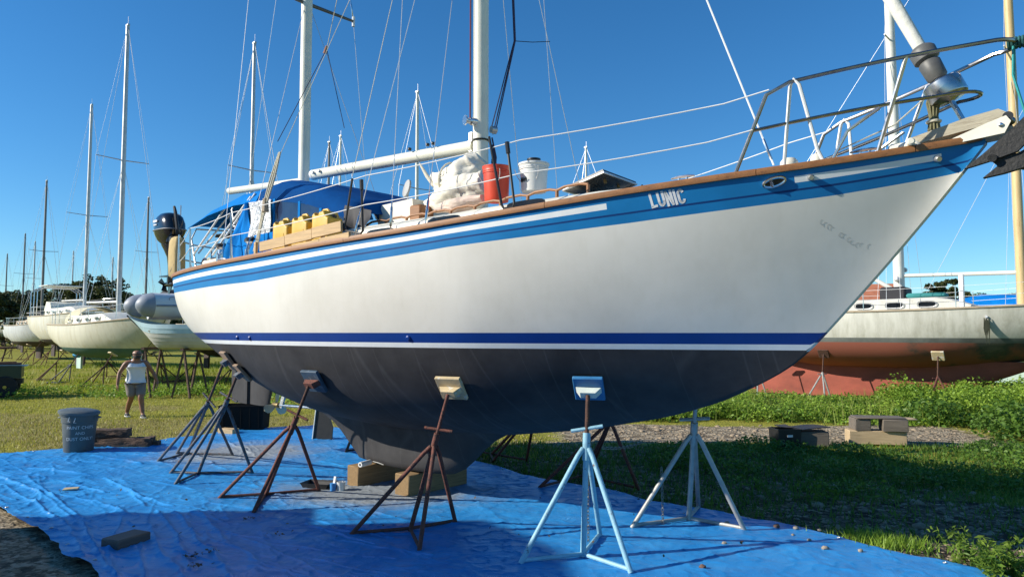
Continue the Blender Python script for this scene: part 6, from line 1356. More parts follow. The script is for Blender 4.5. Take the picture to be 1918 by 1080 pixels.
for k, (px, Y, py, lab, mm) in enumerate(far):
    zt = ztop(py, Y); L_ = 9.2 + .8 * (k % 3); spz = zt - (zt - 2.4) * .42
    if px == 467: spz = ztop(316, Y)
    e, p = yacht('sailboat', lab, place(px, Y, .35), YH + R((k % 3 - 1) * 4), L_, L_ * .31, 1.4, 2.35 + .1 * (k % 3), ((M_dimhull, M_creamhull, M_yellowhull)[k % 3], (M_darkbot, M_greenbot)[k % 2], M_darkbot, M_gel), [(.35, .085 if Y < 60 else .10, zt, mm, [(spz, 1.0)], 3.2)], zc=.95, detail=1 if Y < 50 else 0, rails=Y < 60, win=3 if Y < 50 else 0)
    for x in (-.25, .15):
        for sd in (-1, 1):
            t = local_world(e, (x * L_, sd * L_ * .1, 1.1)); f = local_world(e, (x * L_, sd * (L_ * .1 + .5), -.02)); far_stand('jack stand under ' + lab.replace(',', ''), f, t, M_rust, ang=k + x, group='jack stands under distant sloops') if Y < 90 else None
# ---- two dinghies on trestles
dg0 = by_mast(300, 24.2); DH = R(-38)
def clinker(pos, hd, L, B, z0, H):
    e = empty('rowing_dinghy', pos, hd, 'white clinker dinghy with dark stem set high on trestles under the inflatable', 'dinghy'); NS = 8; n = 22
    mt = pm('grey_white_clinker', (.50, .50, .46), .6, 0, .1, 3, col2=(.40, .40, .37), thr=.6); mb = pm('pale_blue_sheer_strake', (.40, .55, .60), .6, 0, .12, 4)
    def sec(f, k):
        w = B / 2 * (1 - max(0, (f - .35) / .65) ** 2.4) * (.80 + .2 * min(1, f / .35)); a = k * math.pi / 2; rise = .30 * max(0, (f - .5) / .5) ** 2; kz = H * .55 * max(0, (f - .75) / .25) ** 2.2
        y = w * math.sin(a) ** .8 if k > 0 else .01; z = z0 + kz + (H + rise - kz) * (1 - math.cos(a)) ** .9; zr_ = (z - z0) / (H + rise); return Vector((L * f - (1 - zr_) * 1.25 * max(0, (f - .35) / .65) ** 2, max(y, .01), z))
    for k in range(NS):
        m = MB()
        for sd in (-1, 1):
            o = len(m.v)
            for i in range(n + 1):
                f = i / n; p = sec(f, k / NS); q = sec(f, (k + 1.12) / NS if k < NS - 1 else 1); off = .012
                m.v += [(p.x, sd * (p.y + off), p.z), (q.x, sd * (q.y + off * .1), q.z), (q.x, sd * max(q.y - .02, .0), q.z), (p.x, sd * max(p.y - .015, 0), p.z)]
            for i in range(n):
                for j in range(4): a = o + i * 4 + j; b = o + i * 4 + (j + 1) % 4; m.f.append((a, b, b + 4, a + 4)); m.m.append(0)
        m.build('strake', mb if k >= NS - 2 else mt, e, ang=30)
    m = MB(); m.tube([sec(1, k / 10) * 1.0 + Vector((.02, 0, 0)) for k in range(11)] , .025, 6); m.build('stem', M_black, e)
    m = MB(); m.prism([(-B * .40, z0 + H), (B * .40, z0 + H), (B * .3, z0 + H * .3), (0, z0 + .02), (-B * .3, z0 + H * .3)], (0, 0, 0), (0, 1, 0), (0, 0, 1), (.04, 0, 0)); m.build('transom', mt, e, smooth=False)
    for f in (.3, .6): c = sec(f, 1); m = MB(); m.box((c.x, 0, z0 + H * .75), (.25, c.y * 1.85, .03)); m.build('thwart', M_teakgrey, e, smooth=False)
    return e
# bow towards the left and the camera's side: direction -x
cd = clinker(by_mast(405, 23.2) , R(176), 3.0, 1.5, 1.48, .82)
for k, f in enumerate((.8, 2.1)):
    o = cd.location + Matrix.Rotation(R(176), 3, 'Z') @ Vector((f, 0, 0)); e = empty('trestle', (o.x, o.y, -.03), R(176), 'dark timber trestle carrying the clinker dinghy' if k else 'dark timber trestle under the dinghy transom end', 'trestle', 'trestles under the dinghy')
    m = MB(); m.bar((0, -.6, 1.53 if k == 0 else 1.56), (0, .6, 1.53 if k == 0 else 1.56), .1, .08); m.build('beam', M_rot, e)
    for y in (-.5, .5):
        for x in (-.3, .3): m = MB(); m.bar((x, y * 1.15, 0), (0, y * .9, 1.5), .06, .06); m.build('leg', M_rot, e)
M_pvc = pm('grey_pvc', (.64, .65, .65), .55, 0, .06, 4); M_pvcd = pm('dark_grey_pvc', (.24, .27, .32), .5, 0, .08, 4)
rbp = by_mast(246, 23.0); rb_ = empty('inflatable_boat', (rbp.x, rbp.y, 2.42), R(44), 'grey inflatable boat with dark cone ends lying on top of the clinker dinghy', 'inflatable boat')
TR = .40; TZ = .50
for sd in (-1, 1):
    y = -sd * .62 if False else sd * .62
    pts = [(.42, y, TZ), (1.2, y, TZ), (2.2, y, TZ + .02), (3.0, y * .9, TZ + .10), (3.5, y * .55, TZ + .2), (3.7, 0, TZ + .26)]
    m = MB(); m.tube(pts, [TR, TR, TR, TR * .97, TR * .93, TR * .9], 24); to_ = m.build('tube', M_pvc, rb_)
    m = MB(); m.tube([(-.06, y, TZ), (-.03, y, TZ), (.06, y, TZ), (.2, y, TZ), (.421, y, TZ)], [.05, .13, .25, .35, TR + .004], 24); m.build('cone_end', M_pvcd, to_)
    m = MB(); m.tube([(.44, y + sd * (TR + .0), TZ - .02), (2.2, y + sd * (TR + .0), TZ), (3.0, y * .9 + sd * TR * .95, TZ + .08)], .035, 8); m.build('rubbing_strake', M_pvcd, to_)
    m = MB(); c = Vector((.95, y + sd * TR * .88, TZ + .2)); m.tube([c + Vector((.12 * math.cos(a), 0, .07 * math.sin(a))) for a in np.linspace(.6, 6.6, 14, endpoint=False)], .012, 5, closed=True); m.build('logo_ring', M_pvcd, to_); m = MB(); m.bar(c + Vector((-.16, sd * .015, -.12)), c + Vector((.2, sd * .015, -.12)), .012, .03); m.build('logo_word', M_pvcd, to_)
    m = MB(); m.tube([(1.75, y + sd * TR * .9, TZ + .12), (1.78, y + sd * TR * 1.05, TZ + .16), (1.95, y + sd * TR * 1.05, TZ + .16), (1.98, y + sd * TR * .9, TZ + .12)], .02, 6); m.build('grab_handle', M_pvcd, to_)
m = MB(); m.loft([[Vector((x, -w, z1)), Vector((x, 0, z0)), Vector((x, w, z1)), Vector((x, 0, z1 + .03))] for x, w, z0, z1 in ((.5, .5, .05, .3), (2.4, .5, .05, .32), (3.3, .25, .3, .45))]); m.build('keel_floor', M_pvc, rb_); m = MB(); m.box((.55, 0, .6), (.05, .9, .6)); m.build('transom', M_pvc, rb_, smooth=False)
m = MB(); m.loft([[Vector((x, w * math.cos(a), .9 + h * math.sin(a))) for a in np.linspace(0, math.pi, 10)] for x, w, h in ((1.0, .5, .12), (1.8, .55, .28), (2.8, .45, .2))]); m.build('cover', pm('black_cover', (.02, .02, .025), .7, 0, .2, 5), rb_)
for k in (0, 1): m = MB(); m.tube([(1.2 + .3 * k, -.3, .95), (1.5 + .2 * k, -.2, 1.25), (1.9, 0, 1.5)], .014, 5); m.build('bridle', M_teal, rb_)

# ---- the red bottomed boat on the right
M_redbot = pm('worn_red_antifouling', (.29, .072, .048), .8, 0, .28, 1.6, .1, 30, col2=(.20, .055, .04), thr=.62, stretch=(.8, .8, 1.6))
def patchy_bottom():
    m, nt, b = nodes_of('patchy_red_black_bottom'); N = nt.nodes; L = nt.links; tc = N.new('ShaderNodeTexCoord')
    sp_ = N.new('ShaderNodeSeparateXYZ'); L.new(tc.outputs['Object'], sp_.inputs[0])
    n = N.new('ShaderNodeTexNoise'); n.inputs['Scale'].default_value = .9; n.inputs['Detail'].default_value = 8; n.inputs['Roughness'].default_value = .62; L.new(tc.outputs['Object'], n.inputs[0])
    a = N.new('ShaderNodeMath'); a.operation = 'MULTIPLY_ADD'; L.new(sp_.outputs[0], a.inputs[0]); a.inputs[1].default_value = .075; L.new(n.outputs[0], a.inputs[2])
    r = N.new('ShaderNodeValToRGB'); e = r.color_ramp.elements; e[0].position = .50; e[0].color = (.28, .085, .055, 1); e[1].position = .68; e[1].color = (.055, .06, .05, 1); x = e.new(.58); x.color = (.24, .085, .055, 1); x = e.new(.76); x.color = (.13, .11, .08, 1); L.new(a.outputs[0], r.inputs[0])
    L.new(r.outputs[0], b.inputs['Base Color']); b.inputs['Roughness'].default_value = .8; return m
rp = place(1686, 21.0, -.4)
eR, pR = yacht('sailboat', 'old white ketch with peeling red bottom propped up among weeds', rp, YH, 12.4, 3.5, 1.90, 2.62, (dirty('mildewed_white', (.54, .53, .46), (.34, .33, .26), .53), patchy_bottom(), pm('grey_green_boot', (.13, .14, .13), .7, 0, .3, 2), pm('aged_white_deck', (.58, .56, .49), .7, 0, .15, 4, col2=(.36, .34, .28), thr=.62)), [(2.55, .115, 15.5, M_woodmast, [(9.5, 1.2)], 2.9), (-.4, .15, 13.5, M_mastwhite, [(ztop(66, 21), .55)], 0)], fullkeel=True, zc=1.0, cabin=(-.28, .14, .36), boot=.13, win=5, keelmat=M_redbot, zk=.08, sheer=(.06, .30))
for k, (x, lab) in enumerate(((-2.2, 'grey jack stand with a tan pad against the red bottom'), (.75, 'rust streaked jack stand with a red pad against the red bottom'), (-4.2, 'grey jack stand half hidden by the bow of the lettered ketch'))):
    b = pR(x)[0]; t = local_world(eR, (x, -b * .80, 1.42)); f = local_world(eR, (x, -b * .80 - .38, -.02)); far_stand(lab, f, t, (M_galv, M_rustred, M_galv)[k], ang=.4 + k, nrm=Matrix.Rotation(YH, 3, 'Z') @ Vector((0, -.8, -.6)))
for k, (x, sd, lab) in enumerate(((3.6, -1, 'red jack stand under the bow of the old white ketch'), (3.4, 1, 'rusty jack stand beyond the bow of the old white ketch'), (1.6, 1, 'rusty jack stand on the far side of the old white ketch'), (-2.5, 1, 'jack stand hidden behind the red keel'))):
    b = pR(x)[0]; far_stand(lab, local_world(eR, (x, sd * (b * .6 + .4), -.02)), local_world(eR, (x, sd * b * .6, 1.35)), M_rustred, ang=k)
m = MB(); m.tube([(-.55, 0, 3.3), (-1.2, -.05, 3.75)], .06, 8); m.build('mizzen_boom', M_mastwhite, eR); m = MB(); m.lathe([(.08, 0), (.08, .12), (.05, .14)], 12, (-.4, -.16, 3.6), (0, -1, 0)); m.lathe([(.07, 0), (.07, .12)], 12, (-.28, .12, 3.9), (0, 1, 0)); m.build('mast_winch', M_alu, eR)
m = MB(); m.bevbox((-.5, 0, 3.15), (.7, .9, .45), .06); m.build('mast_cover', pm('black_cover', (.02, .02, .025), .7), eR); m = MB(); m.bevbox((.35, -.2, 3.1), (1.0, .55, .14), .05); m.build('folded_cover', pm('teal_canvas', (.03, .20, .20), .8, 0, .15, 5), eR)
m = MB(); m.bevbox((1.35, -1.35, 3.12), (.12, .12, .95), .02); m.build('post', M_white, eR)
m = MB(); m.bevbox((-2.6, 0, 3.2), (1.4, 1.6, .5), .06); m.build('doghouse', wood('brown_doghouse', (.18, .08, .05), (.12, .05, .03), 3), eR); m = MB(); m.prism([(-.9, 0), (.9, 0), (.8, .12), (-.8, .12)], (-2.6, -.95, 3.46), (1, 0, 0), (0, 0, 1), (0, 1.9, 0)); m.build('doghouse_roof', pm('orange_canvas', (.50, .16, .06), .8, 0, .15, 5), eR)
w, _ = eR.location, 0
m = MB(); b = pR(1.9)[0]; m.lathe([(.03, 0), (.03, .03)], 10, (1.9, -b * .985, 2.45), (0, -1, .1)); st_ = m.build('drain_outlet', M_alu, eR)
m = MB()
for k in range(5): m.tube([(1.9 + .025 * (k - 2), -b * .992 - .008, 2.42 - .05 * (k % 2)), (1.9 + .028 * (k - 2), -b * 1.003 - .012, 2.15), (1.9 + .02 * (k - 2), -b * 1.003 - .012, 1.98 - .12 * ((k * 2) % 3))], [.012, .018, .004], 5)
m.build('weed_streak', pm('algae_black', (.03, .035, .02), .9), st_)
# white sail heap on its foredeck
lump('sail_heap', eR, [(2.9, -.5, 2.95), (3.4, -.45, 2.98), (3.9, -.4, 2.95)], [.1, .2, .08], M_white, 4.4, .6)
# teal hull beyond on the right with blue cover
eT, pT = yacht('sailboat', 'sloop with pale teal bottom and blue cover beyond the red one', Vector((21.5, 27.0, 0)), YH, 11, 3.4, 1.5, 2.5, (M_dimhull, M_paleteal, M_paleteal, M_gel), [(.4, .1, 14.5, M_mastalu, [(8.6, 1.0)], 3.5)], zc=.75, detail=1, keelmat=M_paleteal, fullkeel=True)
m = MB(); m.loft([[Vector((x, w * math.cos(a), 2.45 + h * math.sin(a))) for a in np.linspace(0, math.pi, 12)] for x, w, h in ((-5.0, 1.2, .7), (-3, 1.6, 1.15), (0, 1.65, 1.0), (1.5, 1.4, .8))]); m.build('boat_cover', M_canvas, eT)
for k, x in enumerate((-3.4, -1.2, 1.2)): b = pT(x)[0]; far_stand(('red jack stand at the quarter of the teal bottomed sloop', 'red jack stand amidships of the teal bottomed sloop', 'red jack stand forward on the teal bottomed sloop')[k], local_world(eT, (x, -(b * .7 + .4), -.02)), local_world(eT, (x, -b * .7, 1.2)), pm('bright_red_stand', (.38, .06, .04), .6, 0, .2, 8), ang=k)
# shed with a rusty roof
se = empty('shed', (20.5, 44, 0), R(-20), 'shed with orange rusty roof behind the old white ketch', 'shed')
m = MB(); m.box((0, 0, 1.9), (6, 5, 3.8)); m.build('wall', pm('brown_siding', (.16, .08, .05), .85, 0, .2, 3), se, smooth=False); m = MB(); m.prism([(-2.9, 0), (2.9, 0), (0, 1.2)], (-3.2, 0, 3.8), (0, 1, 0), (0, 0, 1), (6.4, 0, 0)); m.build('roof', pm('rusty_roof', (.45, .16, .08), .8, 0, .2, 3), se, smooth=False); m = MB(); m.box((1.2, -2.53, 1.1), (1, .06, 2.1)); m.build('door', M_white, se, smooth=False); m = MB(); m.box((-1.2, -2.53, 1.9), (1.1, .06, .9)); m.build('window', m_glass, se, smooth=False)
# ---- stacked blocks and crate in front of the weeds
bc = gnd(1640, 829); BR = R(-12)
def blk(name, off, size, mat, label, cat, rz=0): 
    e = empty(name, bc + Matrix.Rotation(BR, 3, 'Z') @ Vector(off), BR + R(rz), label, cat); m = MB(); m.bevbox((0, 0, size[2] / 2), size, .012); m.build('body', mat, e); return e
M_oldtim = wood('grey_old_timber', (.15, .125, .10), (.085, .072, .06), 3.0, .9); M_newtim = wood('tan_timber', (.46, .34, .20), (.34, .24, .13), 3.0, .8)
blk('timber_block', (0, 0, -.01), (.98, .36, .25), M_newtim, 'tan timber at the bottom of the block stack', 'timber block'); blk('timber_block', (-.26, .02, .24), (.27, .42, .22), M_oldtim, 'weathered block in the stack, away from the broad weeds', 'timber block', 3); blk('timber_block', (.30, -.04, .24), (.42, .40, .22), M_oldtim, 'weathered block in the stack, beside the broad weeds', 'timber block', -4); blk('plank', (.05, .0, .46), (.86, .42, .03), M_oldtim, 'weathered plank lying flat on top of the block stack', 'plank', 2); blk('plank', (.52, .05, .44), (.34, .3, .025), M_newtim, 'short tan plank on the end of the block stack', 'plank', 6)
cc_ = gnd(1488, 834); e = empty('plastic_crate', cc_, R(8), 'black plastic crate beside a dark timber in the shade edge', 'crate')
m = MB(); m.loft([[Vector((x * k - .18, y * k, z)) for x, y in ((-.22, -.18), (.22, -.18), (.22, .18), (-.22, .18))] for k, z in ((.93, 0), (1, .3), (1.05, .3), (1.05, .32), (.96, .32), (.9, .05))]); m.build('crate_body', M_black, e, smooth=False); m = MB(); m.box((-.18, -.181, .2), (.1, .012, .04)); m.build('label_plate', M_white, e, smooth=False)
e = empty('timber_block', cc_ + Vector((.3, .05, 0)), R(-6), 'dark timber baulk with a rubber mat on it beside the crate', 'timber block'); m = MB(); m.bevbox((0, 0, .13), (.58, .36, .27), .015); m.build('body', M_oldtim, e)
e = empty('rubber_mat', cc_ + Vector((.15, .05, .275)), R(-4), 'curled black rubber mat draped over the crate and timber', 'mat'); m = MB(); m.loft([[Vector((x, y, .05 * math.sin(x * 5 + y * 2) * .6 + .05 + (.05 if x < -.2 else 0))) for y in (-.2, .2)] + [Vector((x, y, .05 * math.sin(x * 5 + y * 2) * .6 + .035 + (.05 if x < -.2 else 0))) for y in (.2, -.2)] for x in np.linspace(-.42, .45, 10)]); m.build('mat_sheet', M_black, e)
# ---- utility cart at the left edge
co_ = gnd(8, 744); co_ = co_ - Matrix.Rotation(R(31), 3, 'Z') @ Vector((1.05, -.58, 0)); ce = empty('utility_cart', (co_.x, co_.y, -.02), R(31), 'dark green utility cart with yellow wheel rims and boards on its bed', 'utility cart')
M_cart = pm('dark_green_paint', (.012, .035, .018), .35, 0, .15, 6); M_tyre = pm('tyre_rubber', (.018, .018, .018), .85, 0, .2, 20, .4, 60); M_rim = pm('yellow_rim', (.55, .38, .04), .5)
m = MB(); m.loft([[Vector((x, y, z)) for x, y in ((-.55, -.62), (1.5 * .98 if z < 1 else 1.62, -.62), (1.5 * .98 if z < 1 else 1.62, .62), (-.55, .62))] for z in (.62, .70, .98, 1.0)]); m.build('cargo_bed', M_cart, ce, smooth=False); m = MB(); m.box((.0, 0, .5), (3.0, .7, .14)); m.build('chassis', M_black, ce, smooth=False)
m = MB(); m.loft([[Vector((x, y, z)) for x, y in ((-2.4 * k, -.6), (-1.5, -.6), (-1.5, .6), (-2.4 * k, .6))] for k, z in ((1, .45), (1.0, .8), (.85, 1.0))]); m.build('bonnet', M_cart, ce); m = MB(); m.bevbox((-.95, 0, .75), (.6, 1.2, .2), .04); m.bevbox((-.7, 0, 1.05), (.15, 1.2, .5), .04); m.build('seat', pm('yellow_seat', (.5, .36, .05), .6), ce)
for x in (-.62, -1.9): m = MB(); m.tube([(x, -.6, .6), (x, -.58, 1.85), (x, .58, 1.85), (x, .6, .6)], .025, 8); m.build('roll_bar', M_black, ce)
for x in (1.05, -1.7):
    for sd in (-1, 1):
        m = MB(); m.lathe([(.20, -.1), (.31, -.11), (.345, -.07), (.345, .07), (.31, .11), (.2, .1)], 28, (x, sd * .58, .345), (0, sd, 0)); w_ = m.build('wheel', M_tyre, ce); m = MB(); m.lathe([(.20, -.05), (.20, .08), (.15, .06), (.06, .07), (.05, .11), (.02, .11)], 20, (x, sd * .58, .345), (0, sd, 0)); m.build('rim', M_rim, w_)
for k, (y, z, ln, mt) in enumerate(((-.3, 1.06, 1.7, M_rust), (-.1, 1.10, 1.4, M_rustred), (.2, 1.06, 1.6, M_oldtim))):
    o = local_world(ce, (.6, y, z)); e = empty('loose_board', o, R(31 + 3 * k), ('rusty board on the cart bed', 'red board on top of the cart load', 'grey board at the back of the cart bed')[k], 'board'); m = MB(); m.bevbox((0, 0, 0), (ln, .2, .05), .006); m.build('plank_body', mt, e)
o = local_world(ce, (.9, 0, 1.14)); e = empty('stand_pad_head', o, R(20), 'red stand head lying on the cart load', 'stand head'); m = MB(); m.tube([(0, 0, 0), (.1, 0, .4)], .025, 8); m.build('pipe', M_rust, e); m = MB(); m.bevbox((.1, 0, .43), (.55, .3, .06), .01); m.build('pad', M_rustred, e)
# ---- the neighbouring boat left of the picture whose shadow falls across the tarp
eN, pN = yacht('sailboat', 'tall white sloop on stands to the left of the tarp', Vector((-10.0, .6, 0)), R(-84), 12.0, 3.6, 2.2, 3.7, (M_dimhull, M_darkbot, M_navy, M_gel), [(.5, .1, 15.5, M_mastalu, [(9.5, 1.1)], 4.0)], zc=1.45, cabin=(-.36, .2, .55), detail=1)
prop_up(eN, pN, 12, 3.6, ['jack stand at the quarter of the tall sloop', 'far jack stand at the quarter of the tall sloop', 'jack stand amidships of the tall sloop', 'far jack stand amidships of the tall sloop'], [M_rust], xs=(-.3, .15), zt=1.7)
m = MB(); m.loft([[Vector((x, w * math.cos(a), 3.65 + h * math.sin(a))) for a in np.linspace(0, math.pi, 12)] for x, w, h in ((-5.75, 1.3, 1.55), (-4.6, 1.5, 1.85), (-2, 1.6, 1.85), (1.0, 1.5, 1.9), (2.4, 1.2, 1.6))]); m.build('shadow_cover', M_canvas, eN)  # unseen cover added and shaped so its shadow fills the near tarp
# ---- trees
M_bark = pm('grey_bark', (.10, .085, .07), .95, 0, .3, 6, .6, 20)
def tree(pos, h, w, label, seed, n=6500, group='trees behind the yard', leaf=.32, name='oak_tree'):
    r2 = np.random.default_rng(seed); e = empty(name, pos, 0, label, 'tree', group); m = MB(); th = h * .38
    m.tube([(0, 0, -.2), (.05, 0, th * .5), (-.1, .1, th)], [h * .045, h * .036, h * .028], 9); cl = []
    for k in range(11):
        a = r2.uniform(0, 6.28); rr = w * .5 * r2.uniform(.25, .85); z = h * r2.uniform(.45, .88); p = Vector((math.cos(a) * rr, math.sin(a) * rr, z)); mid = Vector((p.x * .4, p.y * .4, th + (z - th) * .45)); m.tube([(-.1, .1, th * .9), mid, p], [h * .018, h * .011, h * .004], 6); cl.append((p, w * r2.uniform(.10, .17)))
    for k in range(44): a = r2.uniform(0, 6.28); rr = w * .5 * r2.uniform(0, 1) ** .5; z = h * (.42 + .5 * (1 - (rr / (w * .5)) ** 2) ** .5 * r2.uniform(.5, 1.05)); cl.append((Vector((math.cos(a) * rr, math.sin(a) * rr, z)), w * r2.uniform(.05, .13)))
    m.build('trunk', M_bark, e); Cs = []; tot = sum(c[1] ** 2 for c in cl)
    for p, rad in cl:
        k = int(n * rad * rad / tot); d = r2.normal(size=(k, 3)); d /= np.linalg.norm(d, axis=1)[:, None]; d *= (rad * r2.uniform(.35, 1.0, k) ** .6)[:, None]; d[:, 2] *= .7; Cs.append(np.array(p)[None] + d)
    leaves('crown', np.concatenate(Cs), leaf, LF_oak, e, .4, .7); return e
for k, (px, Y, py, wpx, lab, sd_) in enumerate(((188, 78, 503, 120, 'broad dark oak behind the stained white sloop', 1), (112, 84, 528, 110, 'lower oak beside the broad one behind the masts', 2), (40, 88, 530, 100, 'dark oak behind the low white sloop', 3), (-10, 80, 540, 90, 'dark oak at the end of the wood behind the cart', 4), (250, 92, 538, 110, 'far oak showing past the inflatable', 5), (330, 95, 560, 120, 'low oak behind the clinker dinghy', 6), (150, 100, 545, 130, 'far oak filling the gap behind the sloops', 7), (1765, 62, 508, 62, 'small dark oak beyond the old white ketch', 8), (1870, 85, 545, 110, 'low oak behind the blue covered sloop', 9), (1790, 72, 528, 70, 'low oak next to the small dark one', 10), (80, 70, 560, 90, 'bushy low oak in front of the wood', 11))):
    tree(Vector(((px - CX) / F * Y, Y, 0)), ztop(py, Y), wpx / F * Y, lab, sd_)
Cs = []
for k in range(46):
    x = rng.uniform(-95, 110); y = rng.uniform(105, 125); h = rng.uniform(3.5, 6.5); n_ = 420; d = rng.normal(size=(n_, 3)) * np.array([3.2, 2.0, h * .28]); d[:, 2] = np.abs(d[:, 2] + h * .45); Cs.append(d + np.array([x, y, 0]))
tag(leaves('far_wood', np.concatenate(Cs), .65, LF_oak, None, .4, .8), 'distant belt of dark woodland behind the yard', 'woodland', kind='stuff')

# rolled pink and white cloth hung over the stern of the cream sloop
a = atY(160, 597, 32.0); b = atY(142, 642, 31.6); e = empty('rolled_cloth', a, 0, 'rolled pink and white cloth hanging over the stern of the cream sloop', 'cloth'); r2 = np.random.default_rng(3)
for k in range(3):
    m = MB(); o = Vector((.09 * k - .09, -.05 * k, 0)); m.tube([o, (b - a) * .35 + o + Vector((.05, -.1, 0)), (b - a) * .7 + o * 1.4 + Vector((0, -.12, 0)), (b - a) + o * 1.7], [.05, .085, .10, .06], 9); m.build('roll', pm('pink_white_cloth', (.62, .46, .44), .85, 0, .2, 5, .4, 12) if k % 2 else M_sail, e)
e = empty('blue_rag', atY(146, 655, 31.5), 0, 'bright blue rag tied below the cream sloop stern', 'rag'); m = MB(); m.loft([[Vector((r * math.cos(t) * (1 + .3 * math.sin(3 * t + z * 9)), r * .6 * math.sin(t), z)) for t in np.linspace(0, 6.283, 12, endpoint=False)] for r, z in ((.04, .25), (.12, .12), (.16, -.05), (.2, -.25), (.1, -.34))]); m.build('cloth', pm('bright_blue_cloth', (.03, .28, .55), .8), e)

# ================================================================== the walking man
def skinned(name, pts, edges, root, mat, parent, sub=2):
    """pts: (x,y,z,rx,ry); skin + subdivision evaluated to a plain mesh"""
    me = bpy.data.meshes.new(name); me.from_pydata([p[:3] for p in pts], edges, []); o = bpy.data.objects.new(name, me); COL.objects.link(o)
    sm = o.modifiers.new('skin', 'SKIN'); sm.use_smooth_shade = True
    for i, p in enumerate(pts): d = me.skin_vertices[0].data[i]; d.radius = (p[3], p[4] if len(p) > 4 else p[3]); d.use_root = (i == root)
    ss = o.modifiers.new('sub', 'SUBSURF'); ss.levels = sub; ss.render_levels = sub
    bpy.context.view_layer.update(); dg = bpy.context.evaluated_depsgraph_get(); nm = bpy.data.meshes.new_from_object(o.evaluated_get(dg)); bpy.data.objects.remove(o); nm.materials.clear(); nm.materials.append(mat)
    nm.polygons.foreach_set('use_smooth', [True] * len(nm.polygons)); q = bpy.data.objects.new(name, nm); COL.objects.link(q); q.parent = parent; return q
mo_ = gnd(252, 778); man = empty('person', (mo_.x, mo_.y, -.03), R(34), 'person in white tank top and grey shorts walking with head bowed', 'person')
man.scale = (1.13, 1.08, 1.0)
M_skin = pm('brown_skin', (.27, .125, .07), .5, 0, .08, 8); M_tank = pm('white_cotton', (.74, .74, .75), .85, 0, .04, 6, .3, 14, bdist=.02); M_shorts = pm('grey_cotton_shorts', (.20, .175, .16), .85, 0, .1, 6, .3, 14, bdist=.02)
B_ = []; E_ = []
def nv(x, y, z, r, r2=None, par=None):
    B_.append((x, y, z, r, r2 or r)); i = len(B_) - 1
    if par is not None: E_.append((par, i))
    return i
pel = nv(0, 0, .88, .15, .12); wst = nv(.0, -.02, 1.02, .155, .125, pel); ch_ = nv(0, -.03, 1.2, .17, .12, wst); up_ = nv(0, -.03, 1.34, .13, .09, ch_); nk = nv(0, -.06, 1.42, .062, .062, up_); jw = nv(0, -.11, 1.48, .072, .082, nk); hdv = nv(0, -.12, 1.56, .092, .108, jw); tp = nv(0, -.10, 1.64, .068, .08, hdv)
nv(0, -.215, 1.525, .018, .02, hdv)                        # nose
for s in (-1, 1): nv(s * .088, -.10, 1.55, .014, .024, hdv)   # ears
for s, foot, knee in ((-1, (-.13, .22, .09), (-.075, -.02, .47)), (1, (.13, -.24, .07), (.09, -.20, .49))):
    hp = nv(s * .095, 0, .80, .105, .11, pel); kn = nv(knee[0], knee[1], knee[2], .062, .065, hp); cf = nv((knee[0] * .55 + foot[0] * .45), knee[1] * .55 + foot[1] * .45 + .03, .33, .055, .06, kn); an = nv(foot[0], foot[1], .09, .038, .042, cf); nv(foot[0] + .01, foot[1] - .10, .045, .035, .03, an)
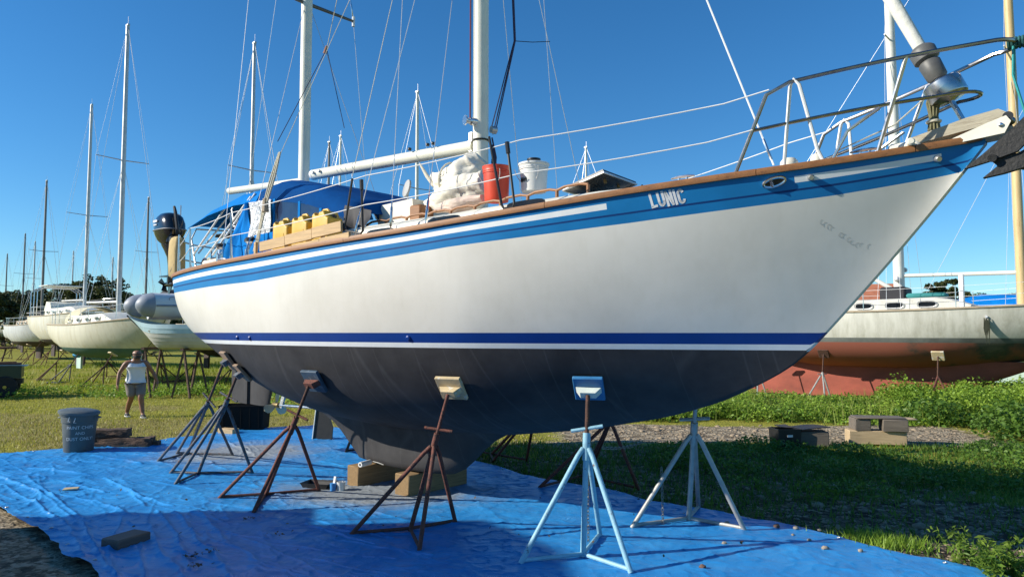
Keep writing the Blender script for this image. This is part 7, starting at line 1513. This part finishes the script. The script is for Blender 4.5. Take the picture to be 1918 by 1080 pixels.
for s, el, hd_ in ((-1, (-.32, .0, 1.08), (-.35, -.06, .84)), (1, (.34, .02, 1.08), (.42, -.03, .86))):
    sho = nv(s * .19, -.03, 1.335, .068, .068, up_); e1 = nv(s * .25, -.02, 1.22, .056, .056, sho); e2 = nv(el[0], el[1], el[2], .044, .044, e1); f1 = nv((el[0] + hd_[0]) / 2, (el[1] + hd_[1]) / 2 - .01, (el[2] + hd_[2]) / 2, .042, .042, e2); wr_ = nv(hd_[0], hd_[1], hd_[2], .026, .03, f1); pm_ = nv(hd_[0] + s * .005, hd_[1] - .01, hd_[2] - .07, .022, .04, wr_)
    for k, (dy, ln) in enumerate(((-.033, .075), (-.011, .085), (.011, .08), (.033, .062))):
        a_ = nv(hd_[0] + s * .006, hd_[1] - .01 + dy, hd_[2] - .11, .0095, .0095, pm_); b_ = nv(hd_[0] - s * .004, hd_[1] - .018 + dy, hd_[2] - .11 - ln * .5, .009, .009, a_); nv(hd_[0] - s * .02, hd_[1] - .024 + dy, hd_[2] - .11 - ln * .95, .008, .008, b_)
    t1 = nv(hd_[0] - s * .005, hd_[1] - .05, hd_[2] - .065, .011, .011, pm_); nv(hd_[0] - s * .012, hd_[1] - .075, hd_[2] - .11, .0095, .0095, t1)
body = skinned('body', B_, E_, 0, M_skin, man)
skinned('tank_top', [(0, 0, .80, .16, .14), (0, -.01, .90, .185, .16), (0, -.035, 1.05, .19, .17), (0, -.03, 1.20, .19, .145), (0, -.03, 1.31, .155, .12), (-.105, -.03, 1.41, .045, .08), (.105, -.03, 1.41, .045, .08)], [(0, 1), (1, 2), (2, 3), (3, 4), (4, 5), (4, 6)], 2, M_tank, man)
skinned('shorts', [(0, 0, .90, .165, .145), (-.095, 0, .80, .125, .13), (-.085, -.03, .64, .115, .115), (-.07, -.05, .47, .10, .10), (.095, 0, .80, .125, .13), (.095, -.09, .64, .115, .115), (.09, -.18, .48, .10, .10)], [(0, 1), (1, 2), (2, 3), (0, 4), (4, 5), (5, 6)], 0, M_shorts, man)
M_shoe = pm('black_trainer', (.03, .03, .034), .6, 0, .2, 20)
for fx, fy, rz in ((-.13, .22, 0), (.13, -.24, 0)):
    s_ = skinned('shoe', [(fx, fy + .04, .05, .046, .048), (fx, fy - .03, .058, .047, .05), (fx + .008, fy - .11, .042, .046, .036), (fx + .015, fy - .18, .034, .036, .026)], [(0, 1), (1, 2), (2, 3)], 1, M_shoe, man); m = MB(); m.bevbox((fx + .005, fy - .07, .012), (.1, .3, .024), .01); m.build('sole', M_white, s_)
m = MB(); m.tube([(.086 * math.cos(a), -.12 + .10 * math.sin(a), 1.548) for a in np.linspace(math.pi * 1.02, math.pi * 1.98, 14)], .010, 6); m.build('sunglasses', M_black, man)
m = MB(); m.loft([[Vector((w * math.cos(a), -.125 - d * math.sin(a), z)) for a in np.linspace(0, math.pi, 12)] + [Vector((w * .6 * math.cos(a), -.125 - d * .5 * math.sin(a), z)) for a in np.linspace(math.pi, 0, 12)] for w, d, z in ((.04, .06, 1.425), (.075, .098, 1.455), (.08, .104, 1.49), (.076, .098, 1.51))]); m.build('beard', pm('dark_beard', (.05, .04, .035), .9), man)
